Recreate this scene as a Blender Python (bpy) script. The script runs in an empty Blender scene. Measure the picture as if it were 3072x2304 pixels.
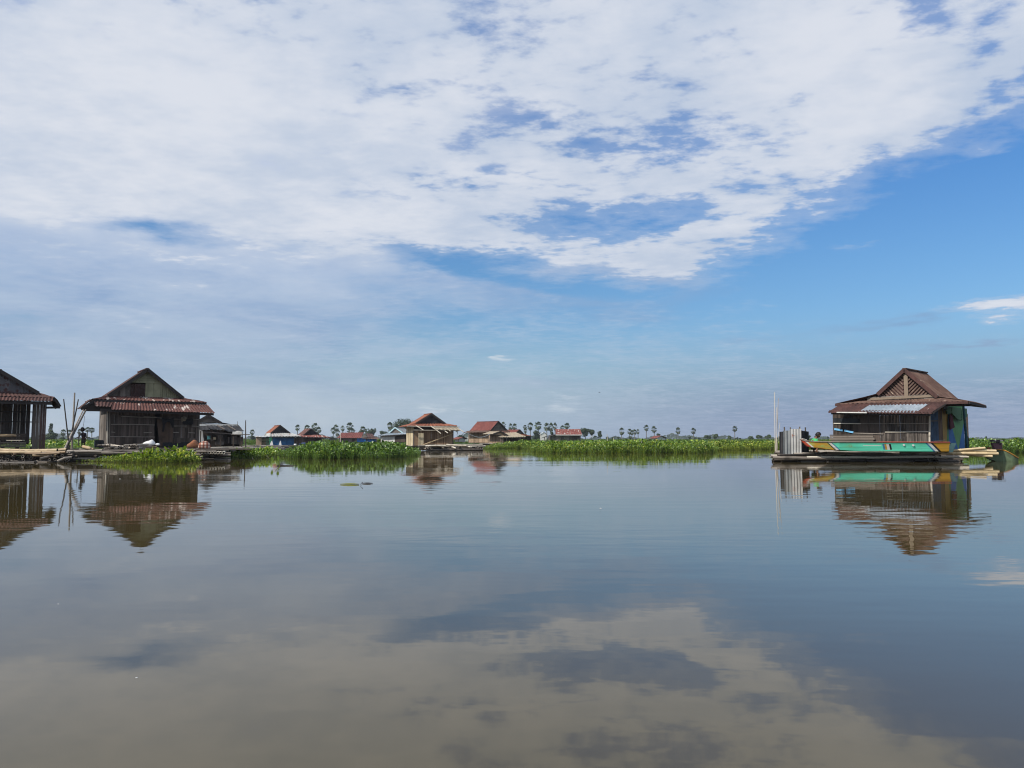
import bpy, bmesh, math, random
import numpy as np
from mathutils import Vector, Matrix

R = math.radians
scene = bpy.context.scene
F = 2308.0          # focal length in pixels of the 3072 px wide photograph
PITCH = math.atan(166.0 / F)
HORIZON = 1318.0

# ---------------------------------------------------------------- camera
cam_data = bpy.data.cameras.new('camera')
cam_data.sensor_width = 36.0
cam_data.lens = 36.0 * F / 3072.0
cam_data.clip_start = 0.1
cam_data.clip_end = 12000.0
cam = bpy.data.objects.new('camera', cam_data)
scene.collection.objects.link(cam)
cam.location = (0, 0, 1.0)
cam.rotation_euler = (R(90) + PITCH, 0, 0)
scene.camera = cam

scene.view_settings.view_transform = 'Standard'
scene.view_settings.look = 'None'
scene.view_settings.exposure = 0.0
scene.view_settings.gamma = 1.0
scene.view_settings.use_curve_mapping = False
cy = scene.cycles
cy.use_denoising = True
cy.pixel_filter_type = 'BLACKMAN_HARRIS'
cy.filter_width = 1.1
cy.max_bounces = 6
cy.diffuse_bounces = 2
cy.glossy_bounces = 3
cy.transmission_bounces = 3
cy.transparent_max_bounces = 6
cy.volume_bounces = 0
cy.caustics_reflective = False
cy.caustics_refractive = False
cy.sample_clamp_indirect = 4.0

SUN_AZ = R(-126)     # measured from +Y towards +X
SUN_EL = R(42)
sun_dir = Vector((math.sin(SUN_AZ) * math.cos(SUN_EL), math.cos(SUN_AZ) * math.cos(SUN_EL), math.sin(SUN_EL)))


def ray(px, py):
    u = (px - 1536.0) / F
    v = (1152.0 - py) / F
    c, s = math.cos(PITCH), math.sin(PITCH)
    return Vector((u, c - v * s, s + v * c))


def at(px, py, d):
    """point seen at photo pixel (px, py) at depth y = d metres"""
    r = ray(px, py)
    return Vector((r.x * d / r.y, d, 1.0 + r.z * d / r.y))


def azel(px, py):
    r = ray(px, py).normalized()
    return math.degrees(math.atan2(r.x, r.y)), math.degrees(math.asin(r.z))


# ---------------------------------------------------------------- node helpers
class NT:
    def __init__(self, tree):
        self.t = tree
        tree.nodes.clear()

    def n(self, kind, **kw):
        nd = self.t.nodes.new(kind)
        for k, v in kw.items():
            setattr(nd, k, v)
        return nd

    def put(self, sock, v):
        if v is None:
            return
        if isinstance(v, bpy.types.NodeSocket):
            self.t.links.new(v, sock)
        elif isinstance(v, (tuple, list)) and len(v) == 3 and sock.type == 'RGBA':
            sock.default_value = (*v, 1.0)
        else:
            sock.default_value = v

    def math(self, op, a, b=None, c=None, clamp=False):
        nd = self.n('ShaderNodeMath', operation=op, use_clamp=clamp)
        self.put(nd.inputs[0], a)
        if b is not None:
            self.put(nd.inputs[1], b)
        if c is not None:
            self.put(nd.inputs[2], c)
        return nd.outputs[0]

    def mix(self, f, a, b, blend='MIX'):
        nd = self.n('ShaderNodeMix', data_type='RGBA', blend_type=blend)
        self.put(nd.inputs[0], f)
        self.put(nd.inputs[6], a)
        self.put(nd.inputs[7], b)
        return nd.outputs[2]

    def mapr(self, v, a, b, c=0.0, d=1.0, smooth=True):
        nd = self.n('ShaderNodeMapRange', interpolation_type='SMOOTHSTEP' if smooth else 'LINEAR')
        self.put(nd.inputs[0], v)
        for i, x in enumerate((a, b, c, d)):
            self.put(nd.inputs[i + 1], x)
        return nd.outputs[0]

    def noise(self, vec, scale, detail=4.0, rough=0.5, dim='3D', dist=0.0, lac=2.0):
        nd = self.n('ShaderNodeTexNoise', noise_dimensions=dim)
        if vec is not None:
            self.put(nd.inputs['Vector'], vec)
        nd.inputs['Scale'].default_value = scale
        nd.inputs['Detail'].default_value = detail
        nd.inputs['Roughness'].default_value = rough
        nd.inputs['Lacunarity'].default_value = lac
        nd.inputs['Distortion'].default_value = dist
        return nd.outputs['Fac'], nd.outputs['Color']

    def mapping(self, vec, loc=(0, 0, 0), rot=(0, 0, 0), scale=(1, 1, 1), kind='POINT'):
        nd = self.n('ShaderNodeMapping', vector_type=kind)
        self.put(nd.inputs[0], vec)
        nd.inputs[1].default_value = loc
        nd.inputs[2].default_value = rot
        nd.inputs[3].default_value = scale
        return nd.outputs[0]

    def ramp(self, f, stops, interp='LINEAR'):
        nd = self.n('ShaderNodeValToRGB')
        cr = nd.color_ramp
        cr.interpolation = interp
        while len(cr.elements) < len(stops):
            cr.elements.new(0.5)
        for e, (p, c) in zip(cr.elements, stops):
            e.position = p
            e.color = (*c, 1.0)
        self.put(nd.inputs[0], f)
        return nd.outputs[0]

    def xyz(self, x, y, z=0.0):
        nd = self.n('ShaderNodeCombineXYZ')
        self.put(nd.inputs[0], x)
        self.put(nd.inputs[1], y)
        self.put(nd.inputs[2], z)
        return nd.outputs[0]

    def sep(self, v):
        nd = self.n('ShaderNodeSeparateXYZ')
        self.put(nd.inputs[0], v)
        return nd.outputs


# ---------------------------------------------------------------- sky: Nishita daylight with a broken layer of high cloud
world = bpy.data.worlds.new('World')
scene.world = world
world.use_nodes = True
w = NT(world.node_tree)
tc = w.n('ShaderNodeTexCoord')
sx, sy, sz = w.sep(tc.outputs['Generated'])
DEG = 57.29578
az = w.math('MULTIPLY', w.math('ARCTAN2', sx, sy), DEG)
el = w.math('MULTIPLY', w.math('ARCSINE', w.math('MAXIMUM', sz, 0.0)), DEG)
inv = w.math('DIVIDE', 1.0, w.math('ADD', w.math('MAXIMUM', sz, 0.0), 0.07))
plane = w.xyz(w.math('MULTIPLY', sx, inv), w.math('MULTIPLY', sy, inv), 0.0)     # cloud deck seen in perspective
# wispy edges: warp the coordinates in which the cloud masses are laid out
_, wc = w.noise(plane, 2.2, 5.0, 0.62)
wx, wy, wz = w.sep(wc)
amp = w.mapr(el, 0.0, 22.0, 0.25, 1.0, smooth=False)
azw = w.math('MULTIPLY_ADD', w.math('SUBTRACT', wx, 0.5), 8.0, az)
elw = w.math('ADD', el, w.math('MULTIPLY', w.math('MULTIPLY', w.math('SUBTRACT', wy, 0.5), 5.0), amp))
ae = w.xyz(azw, elw, 0.0)


def blobs(base, items):
    acc = base
    for (px, py, rx, ry, rot, s) in items:
        px, py, rx, ry = (k * 3072.0 / 2212.0 for k in (px, py, rx, ry))
        a0, e0 = azel(px, py)
        a1 = azel(px + rx, py)[0] - a0
        e1 = azel(px, py - ry)[1] - e0
        m = w.mapping(ae, (a0, e0, 0), (0, 0, R(rot)), (max(a1, .1), max(e1, .1), 1), 'TEXTURE')
        g = w.n('ShaderNodeTexGradient', gradient_type='SPHERICAL')
        w.put(g.inputs[0], m)
        acc = w.math('MULTIPLY_ADD', g.outputs['Fac'], s, acc)
    return acc


# high white deck: coverage grows up and to the left, opening into blue on the right
covA = w.mapr(elw, 9.5, 17.0, -0.55, 0.62)
covA = blobs(covA, [
    # (x, y, rx, ry, tilt, strength) on a 2212 px wide view of the sky
    (2150, 520, 820, 330, 8, -1.9), (1800, 560, 480, 190, 0, -0.9), (1560, 640, 420, 120, 0, -0.3),
    (2212, 330, 200, 120, 20, -0.5), (2100, 440, 520, 190, 6, -1.3),
    (320, 505, 230, 40, -3, -1.05), (1010, 580, 230, 62, -6, -1.1), (1250, 620, 220, 45, -3, -0.9),
    (1200, 478, 190, 48, -4, -1.0), (1400, 486, 290, 50, 3, -1.0), (1580, 410, 240, 40, 8, -0.3),
    (880, 203, 130, 26, 4, -0.62), (560, 335, 95, 42, -10, -0.62), (665, 312, 90, 42, 10, -0.58),
    (770, 420, 120, 50, -4, -0.62), (930, 395, 90, 40, -8, -0.5), (1060, 280, 120, 62, 14, -0.85),
    (1150, 262, 100, 32, 0, -0.5), (1230, 310, 120, 32, 0, -0.6), (1000, 230, 120, 50, 8, -0.4),
    (1350, 270, 220, 50, 4, -0.15), (1500, 330, 240, 45, 4, -0.2), (1700, 285, 180, 40, -6, -0.35),
    (1985, 35, 70, 60, 0, -0.75), (2070, 90, 120, 70, 40, -0.6), (2170, 150, 160, 60, 20, -0.45),
    (1640, 110, 60, 30, 0, -0.35), (1735, 190, 50, 40, 0, -0.4),
    (1590, 462, 120, 48, 6, 0.95), (1500, 500, 200, 22, 2, 0.8), (1390, 572, 440, 74, 4, 0.95), (1330, 480, 90, 12, 0, .4),
    (2170, 310, 90, 30, 0, 1.0), (2170, 666, 260, 36, -2, 2.9), (1890, 530, 190, 18, -4, 1.9), (1400, 300, 420, 110, 5, -0.20), (1150, 640, 420, 60, 0, -0.3),
    (60, 130, 150, 50, -20, -0.25), (600, 480, 900, 80, 0, 0.35), (300, 300, 900, 350, 0, 0.5),
    (1700, 130, 480, 120, 0, 0.35), (1950, 200, 280, 90, 10, 0.75), (1000, 500, 300, 60, -4, 0.4),
])
fb, fc = w.noise(plane, 3.6, 9.0, 0.56, dist=0.25)
cells, _ = w.noise(w.mapping(plane, rot=(0, 0, R(25)), scale=(1.0, 1.35, 1.0)), 12.0, 5.0, 0.58)
wisp, _ = w.noise(w.xyz(w.math('MULTIPLY', az, 0.10), w.math('MULTIPLY', el, 0.55), 5.0), 1.0, 7.0, 0.6, dist=0.4)
shapeA = w.math('ADD', covA, w.math('ADD', w.math('MULTIPLY', w.math('SUBTRACT', fb, 0.5), 1.9),
                                    w.math('ADD', w.math('MULTIPLY', w.math('SUBTRACT', cells, 0.5), 1.75), w.math('MULTIPLY', w.math('MULTIPLY', w.math('SUBTRACT', wisp, 0.5), 1.6), w.mapr(el, 20.0, 13.0)))))
maskA = w.math('MAXIMUM', w.mapr(shapeA, -0.26, 0.60, 0.0, 0.97), w.mapr(shapeA, -1.05, 0.1, 0.0, 0.30))
# low grey-blue sheet on the left, thinning out to the right
covB = w.mapr(azw, -30.0, 17.0, 0.95, -0.35)
covB = w.math('MULTIPLY', covB, w.mapr(elw, 30.0, 22.0))
covB = blobs(covB, [
    (1330, 590, 440, 90, 4, 0.75), (500, 600, 1100, 90, 0, 0.35), (1480, 655, 360, 90, 4, 0.6), (1100, 700, 300, 40, 0, -0.3), (1000, 790, 500, 40, 0, -0.25), (1010, 570, 210, 46, -8, -1.1), (1270, 622, 210, 34, -5, -0.85), (330, 505, 210, 30, -4, -0.9),
    (1700, 640, 380, 120, 0, -0.2), (1300, 690, 260, 50, 0, 0.12), (1450, 785, 700, 40, 0, -0.2), (1620, 735, 300, 26, 3, 0.6),
    (1800, 770, 240, 20, 3, 0.6), (1980, 690, 300, 28, 3, 0.75), (2100, 740, 240, 16, 0, 0.8), (1150, 830, 300, 26, 0, 0.4), (2000, 830, 500, 50, 0, 0.2), (1700, 880, 500, 30, 0, 0.2),
    (40, 690, 120, 30, 0, -0.35), (1250, 780, 300, 40, 0, -0.2), (1500, 810, 300, 14, 0, 0.2),
])
streak, _ = w.noise(w.xyz(w.math('MULTIPLY', az, 0.045), w.math('MULTIPLY', el, 0.24), 0.0), 1.3, 6.0, 0.55, dist=0.3)
shapeB = w.math('ADD', covB, w.math('MULTIPLY', w.math('SUBTRACT', streak, 0.5), 1.5))
maskB = w.mapr(shapeB, -0.1, 0.95, 0.0, 0.94)
# small cumulus far off near the horizon
puffn, _ = w.noise(w.xyz(w.math('MULTIPLY', az, 0.16), w.math('MULTIPLY', el, 0.5), 0.0), 2.2, 5.0, 0.55)
covP = blobs(-0.28, [
    (935, 882, 70, 20, 0, 0.75), (1010, 892, 40, 12, 0, .5), (1210, 882, 75, 20, 0, 0.62), (675, 886, 40, 18, 0, 0.4),
    (1092, 775, 42, 9, 0, 0.7), (1235, 852, 160, 9, 0, 0.5), (800, 828, 80, 16, 0, 0.35), (1330, 885, 120, 10, 0, 0.3),
    (2130, 880, 60, 12, 0, .25), (1780, 872, 50, 14, 0, .3), (1700, 868, 40, 8, 0, .3),
])
maskP = w.mapr(w.math('MULTIPLY_ADD', w.math('SUBTRACT', puffn, 0.5), 0.75, covP), -0.05, 0.55, 0.0, 0.75)

sky = w.n('ShaderNodeTexSky', sky_type='NISHITA')
sky.sun_disc = False
sky.sun_elevation = SUN_EL
sky.sun_rotation = SUN_AZ
sky.altitude = 0.0
sky.air_density = 1.0
sky.dust_density = 1.2
sky.ozone_density = 1.6
eln = w.math('DIVIDE', el, 40.0)
tint = w.ramp(eln, [(0.0, (0.60, 0.72, 0.94)), (0.12, (0.72, 0.95, 1.12)), (0.30, (0.64, 1.0, 1.28)), (0.55, (0.50, 1.0, 1.5)), (1.0, (1.2, 1.55, 2.05))])
blue = w.mix(1.0, sky.outputs[0], tint, 'MULTIPLY')
# haze near the horizon, greyer to the right
hz = w.mix(w.mapr(az, -5.0, 22.0), (4.1, 5.3, 6.5), (2.2, 2.95, 4.8))
blue = w.mix(w.mapr(el, 9.5, 0.5, 0.0, 0.85), blue, hz)
colB = w.mix(w.mapr(az, -10.0, 30.0), w.ramp(eln, [(0.0, (.43, .52, .61)), (0.15, (.375, .485, .64)), (0.3, (.40, .51, .70)), (0.37, (.62, .68, .80)), (0.5, (.68, .72, .83)), (1, (.62, .67, .8))]), (.24, .315, .51))
shB, _ = w.noise(w.xyz(w.math('MULTIPLY', az, 0.05), w.math('MULTIPLY', el, 0.17), 3.0), 2.2, 6.0, 0.55, dist=0.5)
colB = w.mix(1.0, colB, w.ramp(shB, [(0.28, (0.74, .82, .92)), (0.5, (1.0, 1.0, 1.0)), (0.72, (1.22, 1.15, 1.07))]), 'MULTIPLY')
colB = w.mix(1.0, colB, (10, 10, 10), 'MULTIPLY')
shA, _ = w.noise(plane, 2.0, 6.0, 0.55)
bright = w.mapr(w.math('MULTIPLY_ADD', w.math('SUBTRACT', shapeA, 0.6), 0.16, shA), 0.30, 0.72)
colA = w.mix(bright, (5.2, 6.0, 7.35), (7.2, 7.55, 8.3))
col = w.mix(maskB, blue, colB)
col = w.mix(maskA, col, colA)
col = w.mix(maskP, col, (6.2, 6.9, 7.6))
bg = w.n('ShaderNodeBackground')
w.put(bg.inputs[0], col)
bg.inputs[1].default_value = 0.10
outw = w.n('ShaderNodeOutputWorld')
w.t.links.new(bg.outputs[0], outw.inputs[0])
world.cycles.sampling_method = 'MANUAL'
world.cycles.sample_map_resolution = 512

# ---------------------------------------------------------------- sun
sl = bpy.data.lights.new('sun', 'SUN')
sl.energy = 4.6
sl.angle = R(0.5)
sl.color = (1.0, 0.94, 0.85)
sun = bpy.data.objects.new('sun', sl)
scene.collection.objects.link(sun)
sun.rotation_euler = sun_dir.to_track_quat('Z', 'Y').to_euler()


# ---------------------------------------------------------------- scene helpers
def link(o):
    scene.collection.objects.link(o)
    return o


def tag(o, label=None, cat=None, group=None, kind=None):
    if label:
        o['label'] = label
    if cat:
        o['category'] = cat
    if group:
        o['group'] = group
    if kind:
        o['kind'] = kind
    return o


def raw(name, verts, faces, mat, parent=None, smooth=False, mats=None, fm=None):
    me = bpy.data.meshes.new(name)
    me.from_pydata([tuple(v) for v in verts], [], faces)
    if mats:
        for m_ in mats:
            me.materials.append(m_)
        if fm is not None:
            me.polygons.foreach_set('material_index', fm)
    elif mat:
        me.materials.append(mat)
    if smooth:
        me.polygons.foreach_set('use_smooth', [True] * len(me.polygons))
    me.update()
    o = link(bpy.data.objects.new(name, me))
    if parent is not None:
        o.parent = parent
    return o


def material(name):
    m = bpy.data.materials.new(name)
    m.use_nodes = True
    return m, NT(m.node_tree)


def finish(m, g, col, rough=0.7, bump=None, bstr=0.3, bdist=0.01, spec=0.3, metal=0.0):
    p = g.n('ShaderNodeBsdfPrincipled')
    g.put(p.inputs['Base Color'], col)
    g.put(p.inputs['Roughness'], rough)
    g.put(p.inputs['Metallic'], metal)
    p.inputs['Specular IOR Level'].default_value = spec
    if bump is not None:
        b = g.n('ShaderNodeBump')
        b.inputs['Strength'].default_value = bstr
        b.inputs['Distance'].default_value = bdist
        g.put(b.inputs['Height'], bump)
        g.t.links.new(b.outputs[0], p.inputs['Normal'])
    o = g.n('ShaderNodeOutputMaterial')
    g.t.links.new(p.outputs[0], o.inputs[0])
    return m


# ---------------------------------------------------------------- water
def water_material():
    m, g = material('muddy_water')
    geo = g.n('ShaderNodeNewGeometry')
    pos = geo.outputs['Position']
    # patches of ruffled and glassy water
    pat, _ = g.noise(g.mapping(pos, scale=(0.05, 0.11, 1)), 1.0, 3.0, 0.5)
    patch = g.mapr(pat, 0.38, 0.62, 0.25, 1.0)
    n1, _ = g.noise(g.mapping(pos, scale=(0.7, 2.1, 1)), 1.0, 2.0, 0.45)
    n2, _ = g.noise(g.mapping(pos, rot=(0, 0, 0.3), scale=(3.2, 5.5, 1)), 1.0, 2.0, 0.5)
    n3, _ = g.noise(g.mapping(pos, scale=(0.10, 0.22, 1)), 1.0, 1.0, 0.4)
    wnd, _ = g.noise(g.mapping(pos, loc=(31, 7, 0), rot=(0, 0, .12), scale=(0.035, 0.16, 1)), 1.0, 4.0, 0.55)
    gust = g.mapr(wnd, 0.50, 0.68, 0.0007, 0.0024)
    h = g.math('ADD', g.math('MULTIPLY', n1, 0.0052), g.math('MULTIPLY', n2, gust))
    h = g.math('MULTIPLY', h, patch)
    h = g.math('ADD', h, g.math('MULTIPLY', n3, 0.010))
    mud, _ = g.noise(g.mapping(pos, scale=(0.25, 0.5, 1)), 1.0, 4.0, 0.5)
    body = g.mix(mud, (0.052, 0.040, 0.013), (0.066, 0.051, 0.019))
    b = g.n('ShaderNodeBump')
    b.inputs['Strength'].default_value = 1.0
    b.inputs['Distance'].default_value = 1.0
    g.put(b.inputs['Height'], h)
    p = g.n('ShaderNodeBsdfPrincipled')
    g.put(p.inputs['Base Color'], body)
    p.inputs['Roughness'].default_value = 0.022
    p.inputs['IOR'].default_value = 1.45
    g.t.links.new(b.outputs[0], p.inputs['Normal'])
    o = g.n('ShaderNodeOutputMaterial')
    g.t.links.new(p.outputs[0], o.inputs[0])
    return m


WATER = raw('lake_water', [(-4000, -60, 0), (4000, -60, 0), (4000, 2800, 0), (-4000, 2800, 0)], [(0, 1, 2, 3)], water_material())
tag(WATER, kind='structure')


# ---------------------------------------------------------------- shape helpers
class MB:
    def __init__(self):
        self.v, self.f, self.m = [], [], []

    def quad(self, a, b, c, d, mi=0):
        n = len(self.v)
        self.v += [tuple(a), tuple(b), tuple(c), tuple(d)]
        self.f.append((n, n + 1, n + 2, n + 3))
        self.m.append(mi)

    def poly(self, pts, mi=0):
        n = len(self.v)
        self.v += [tuple(p) for p in pts]
        self.f.append(tuple(range(n, n + len(pts))))
        self.m.append(mi)

    def prism(self, pts, off, mi=0):
        """solid from a polygon pushed along off"""
        n, k = len(self.v), len(pts)
        off = Vector(off)
        self.v += [tuple(p) for p in pts] + [tuple(Vector(p) + off) for p in pts]
        self.f.append(tuple(range(n, n + k)))
        self.f.append(tuple(range(n + 2 * k - 1, n + k - 1, -1)))
        self.m += [mi, mi]
        for i in range(k):
            j = (i + 1) % k
            self.f.append((n + i, n + k + i, n + k + j, n + j))
            self.m.append(mi)

    def box(self, c, s, rz=0.0, mi=0, jit=0.0, rnd=None):
        x, y, z = (k / 2 for k in s)
        M = Matrix.Rotation(rz, 3, 'Z')
        P = [Vector(c) + M @ Vector(p) for p in ((-x, -y, -z), (x, -y, -z), (x, y, -z), (-x, y, -z))]
        self.prism(P, (0, 0, 2 * z), mi)

    def beam(self, a, b, w_, h_, mi=0):
        a, b = Vector(a), Vector(b)
        d = (b - a).normalized()
        up = Vector((0, 0, 1)) if abs(d.z) < 0.9 else Vector((0, 1, 0))
        s = d.cross(up).normalized()
        u = s.cross(d)
        P = [a + s * w_ / 2 * i + u * h_ / 2 * j for i, j in ((-1, -1), (1, -1), (1, 1), (-1, 1))]
        self.prism(P, b - a, mi)

    def tube(self, pts, rad, sides=8, cap=True, mi=0):
        pts = [Vector(p) for p in pts]
        if not isinstance(rad, (list, tuple)):
            rad = [rad] * len(pts)
        n0 = len(self.v)
        for i, p in enumerate(pts):
            d = (pts[min(i + 1, len(pts) - 1)] - pts[max(i - 1, 0)]).normalized()
            up = Vector((0, 0, 1)) if abs(d.z) < 0.9 else Vector((0, 1, 0))
            s = d.cross(up).normalized()
            u = s.cross(d)
            for k in range(sides):
                a = 2 * math.pi * k / sides
                self.v.append(tuple(p + (s * math.cos(a) + u * math.sin(a)) * rad[i]))
        for i in range(len(pts) - 1):
            for k in range(sides):
                a, b = n0 + i * sides + k, n0 + i * sides + (k + 1) % sides
                self.f.append((a, b, b + sides, a + sides))
                self.m.append(mi)
        if cap:
            self.f.append(tuple(n0 + k for k in range(sides - 1, -1, -1)))
            self.f.append(tuple(n0 + (len(pts) - 1) * sides + k for k in range(sides)))
            self.m += [mi, mi]

    def sheet(self, a, b, d, c, pitch=0.15, amp=0.018, thick=0.006, rows=3, rnd=None, wob=0.0, mi=0, seg=4):
        """corrugated iron: a-b is the lower edge the waves follow one another along, c-d the upper edge (a under c... b under d)"""
        a, b, c, d = map(Vector, (a, b, c, d))
        W_ = ((b - a).length + (d - c).length) / 2
        n = max(2, int(W_ / pitch)) * seg
        nrm = (b - a).cross(c - a).normalized()
        n0 = len(self.v)
        rnd = rnd or random.Random(3)
        wr = [[rnd.uniform(-wob, wob) for _ in range(rows + 1)] for _ in range(n // seg // 5 + 2)]
        for side in (0, 1):
            for j in range(rows + 1):
                t = j / rows
                for i in range(n + 1):
                    s = i / n
                    p = (a * (1 - s) + b * s) * (1 - t) + (c * (1 - s) + d * s) * t
                    q = i / seg / 5
                    k = int(q)
                    wv = wr[k][j] * (1 - q + k) + wr[k + 1][j] * (q - k)
                    self.v.append(tuple(p + nrm * (amp * math.cos(2 * math.pi * i / seg) + wv - side * thick)))
        row = n + 1
        blk = row * (rows + 1)
        for j in range(rows):
            for i in range(n):
                o = n0 + j * row + i
                self.f.append((o, o + 1, o + 1 + row, o + row))
                self.f.append((o + blk, o + row + blk, o + 1 + row + blk, o + 1 + blk))
                self.m += [mi, mi]
        for i in range(n):
            o = n0 + i
            self.f.append((o, o + blk, o + 1 + blk, o + 1))
            o = n0 + rows * row + i
            self.f.append((o, o + 1, o + 1 + blk, o + blk))
            self.m += [mi, mi]
        for j in range(rows):
            o = n0 + j * row
            self.f.append((o, o + row, o + row + blk, o + blk))
            o = n0 + j * row + n
            self.f.append((o, o + blk, o + row + blk, o + row))
            self.m += [mi, mi]

    def boards(self, a, ux, w_, h0, h1, bw, rnd, thick=0.02, gap=0.006, jit=0.012, zj=0.03, vert=True, nrm=None, mi=0, skip=0.0):
        """a boarded wall: boards of width bw side by side along ux from a, top height runs h0 -> h1"""
        a, ux = Vector(a), Vector(ux).normalized()
        nrm = nrm or Vector((ux.y, -ux.x, 0))
        up = Vector((0, 0, 1))
        if vert:
            x = 0.0
            while x < w_ - 0.01:
                b_ = min(bw * rnd.uniform(0.75, 1.25), w_ - x)
                if rnd.random() >= skip:
                    hh0 = h0 + (h1 - h0) * x / w_ + rnd.uniform(-zj, 0)
                    hh1 = h0 + (h1 - h0) * (x + b_) / w_ + rnd.uniform(-zj, 0)
                    o = nrm * rnd.uniform(0, jit)
                    z0 = rnd.uniform(-zj, zj) * .5
                    P = [a + ux * (x + gap) + up * z0 + o, a + ux * (x + b_ - gap) + up * z0 + o, a + ux * (x + b_ - gap) + up * hh1 + o, a + ux * (x + gap) + up * hh0 + o]
                    self.prism(P, -nrm * thick, mi)
                x += b_
        else:
            z = 0.0
            hm = max(h0, h1)
            while z < hm - 0.01:
                b_ = min(bw * rnd.uniform(0.75, 1.25), hm - z)
                if rnd.random() >= skip:
                    o = nrm * rnd.uniform(0, jit)
                    l0, l1 = rnd.uniform(-zj, 0), rnd.uniform(-zj, 0)
                    P = [a + ux * l0 + up * (z + gap) + o, a + ux * (w_ - l1) + up * (z + gap) + o, a + ux * (w_ - l1) + up * (z + b_ - gap) + o, a + ux * l0 + up * (z + b_ - gap) + o]
                    self.prism(P, -nrm * thick, mi)
                z += b_

    def build(self, name, mat, parent=None, smooth=False, mats=None):
        if not self.f:
            return None
        return raw(name, self.v, self.f, mat, parent, smooth, mats, self.m if mats else None)


class Frame:
    """a local frame standing at world (x, y, z) turned by theta; lets a wall be measured off the photograph"""

    def __init__(self, px, d, z0, theta):
        p = at(px, HORIZON, d)
        self.o = Vector((p.x, d, z0))
        self.th = R(theta)
        self.X = Vector((math.cos(self.th), math.sin(self.th), 0))
        self.Y = Vector((-math.sin(self.th), math.cos(self.th), 0))

    def loc(self, w_):
        q = w_ - self.o
        return Vector((q.dot(self.X), q.dot(self.Y), q.z))

    def py(self, px, py, y=0.0):
        r = ray(px, py)
        c = Vector((0, 0, 1.0))
        t = (y - (c - self.o).dot(self.Y)) / r.dot(self.Y)
        return self.loc(c + r * t)

    def px(self, px, py, x=0.0):
        r = ray(px, py)
        c = Vector((0, 0, 1.0))
        t = (x - (c - self.o).dot(self.X)) / r.dot(self.X)
        return self.loc(c + r * t)

    def empty(self, name, label, cat, group=None):
        e = bpy.data.objects.new(name, None)
        link(e)
        e.location = self.o
        e.rotation_euler = (0, 0, self.th)
        e.empty_display_size = 0.3
        return tag(e, label, cat, group)


def empty(name, loc, label, cat, group=None, rz=0.0):
    e = bpy.data.objects.new(name, None)
    link(e)
    e.location = loc
    e.rotation_euler = (0, 0, rz)
    e.empty_display_size = 0.3
    return tag(e, label, cat, group)


# ---------------------------------------------------------------- materials
def tex_obj(g):
    return g.n('ShaderNodeTexCoord').outputs['Object']


def island(g):
    return g.n('ShaderNodeNewGeometry').outputs['Random Per Island']


def rust_mat(name, a, b, pale, patch=0.62, spec=0.25, rough=0.75, axis=(6, 6, 0.9)):
    """weathered roofing iron: dark and light rust, bare pale patches"""
    m, g = material(name)
    oc = tex_obj(g)
    n1, _ = g.noise(g.mapping(oc, scale=(1.1, 1.1, 1.1)), 1.0, 6, 0.65)
    n2, _ = g.noise(g.mapping(oc, scale=axis), 1.0, 5, 0.6)
    n3, _ = g.noise(g.mapping(oc, loc=(7, 3, 1), scale=(3.2, 1.0, 3.2)), 1.0, 6, 0.6)
    c = g.mix(g.mapr(n1, 0.35, 0.65), a, b)
    c = g.mix(g.mapr(n2, 0.42, 0.75, 0, 0.6), c, tuple(k * 0.55 for k in a))
    c = g.mix(g.mapr(n3, patch, patch + 0.07, 0, 0.9), c, pale)
    return finish(m, g, c, rough, n2, 0.3, 0.01, spec)


def wood_mat(name, dark, light, streak=(9, 9, 0.7), fleck=None, rough=0.85, bs=0.4, per=0.6):
    """weathered boards: each board its own tone, streaks along the grain, dirt"""
    m, g = material(name)
    oc = tex_obj(g)
    n1, _ = g.noise(g.mapping(oc, scale=streak), 1.0, 6, 0.62)
    n2, _ = g.noise(g.mapping(oc, scale=(1.3, 1.3, 1.3)), 1.0, 5, 0.6)
    k = g.math('ADD', g.math('MULTIPLY', island(g), per), g.math('MULTIPLY', n1, 1.0 - per * 0.6))
    c = g.mix(g.mapr(k, 0.2, 0.95), dark, light)
    c = g.mix(g.mapr(n2, 0.5, 0.75, 0, 0.55), c, tuple(x * 0.45 for x in dark))
    if fleck:
        n3, _ = g.noise(g.mapping(oc, scale=tuple(3 * x for x in streak)), 1.0, 3, 0.5)
        c = g.mix(g.mapr(n3, 0.64, 0.70, 0, 0.8), c, fleck)
    return finish(m, g, c, rough, n1, bs, 0.01, 0.2)


def bamboo_mat(name, stops):
    m, g = material(name)
    oc = tex_obj(g)
    rnd_ = g.n('ShaderNodeObjectInfo').outputs['Random']
    n1, _ = g.noise(g.mapping(oc, scale=(4, 4, 4)), 1.0, 5, 0.6)
    n2, _ = g.noise(g.mapping(oc, loc=(3, 3, 3), scale=(1.2, 5, 5)), 1.0, 4, 0.6)
    c = g.ramp(g.math('ADD', g.math('MULTIPLY', rnd_, 0.75), g.math('MULTIPLY', n1, 0.3)), stops)
    c = g.mix(g.mapr(n2, 0.54, 0.74, 0, 0.6), c, (0.04, 0.032, 0.025))
    return finish(m, g, c, 0.55, n1, 0.2, 0.004, 0.35)


def plain_mat(name, col, rough=0.8, var=0.3, scale=3.0, spec=0.25, sat=None):
    m, g = material(name)
    oc = tex_obj(g)
    n1, _ = g.noise(g.mapping(oc, scale=(scale, scale, scale)), 1.0, 5, 0.6)
    c = g.mix(g.mapr(n1, 0.3, 0.7), tuple(k * (1 - var) for k in col), tuple(min(1, k * (1 + var)) for k in col))
    return finish(m, g, c, rough, n1, 0.2, 0.01, spec)


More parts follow.
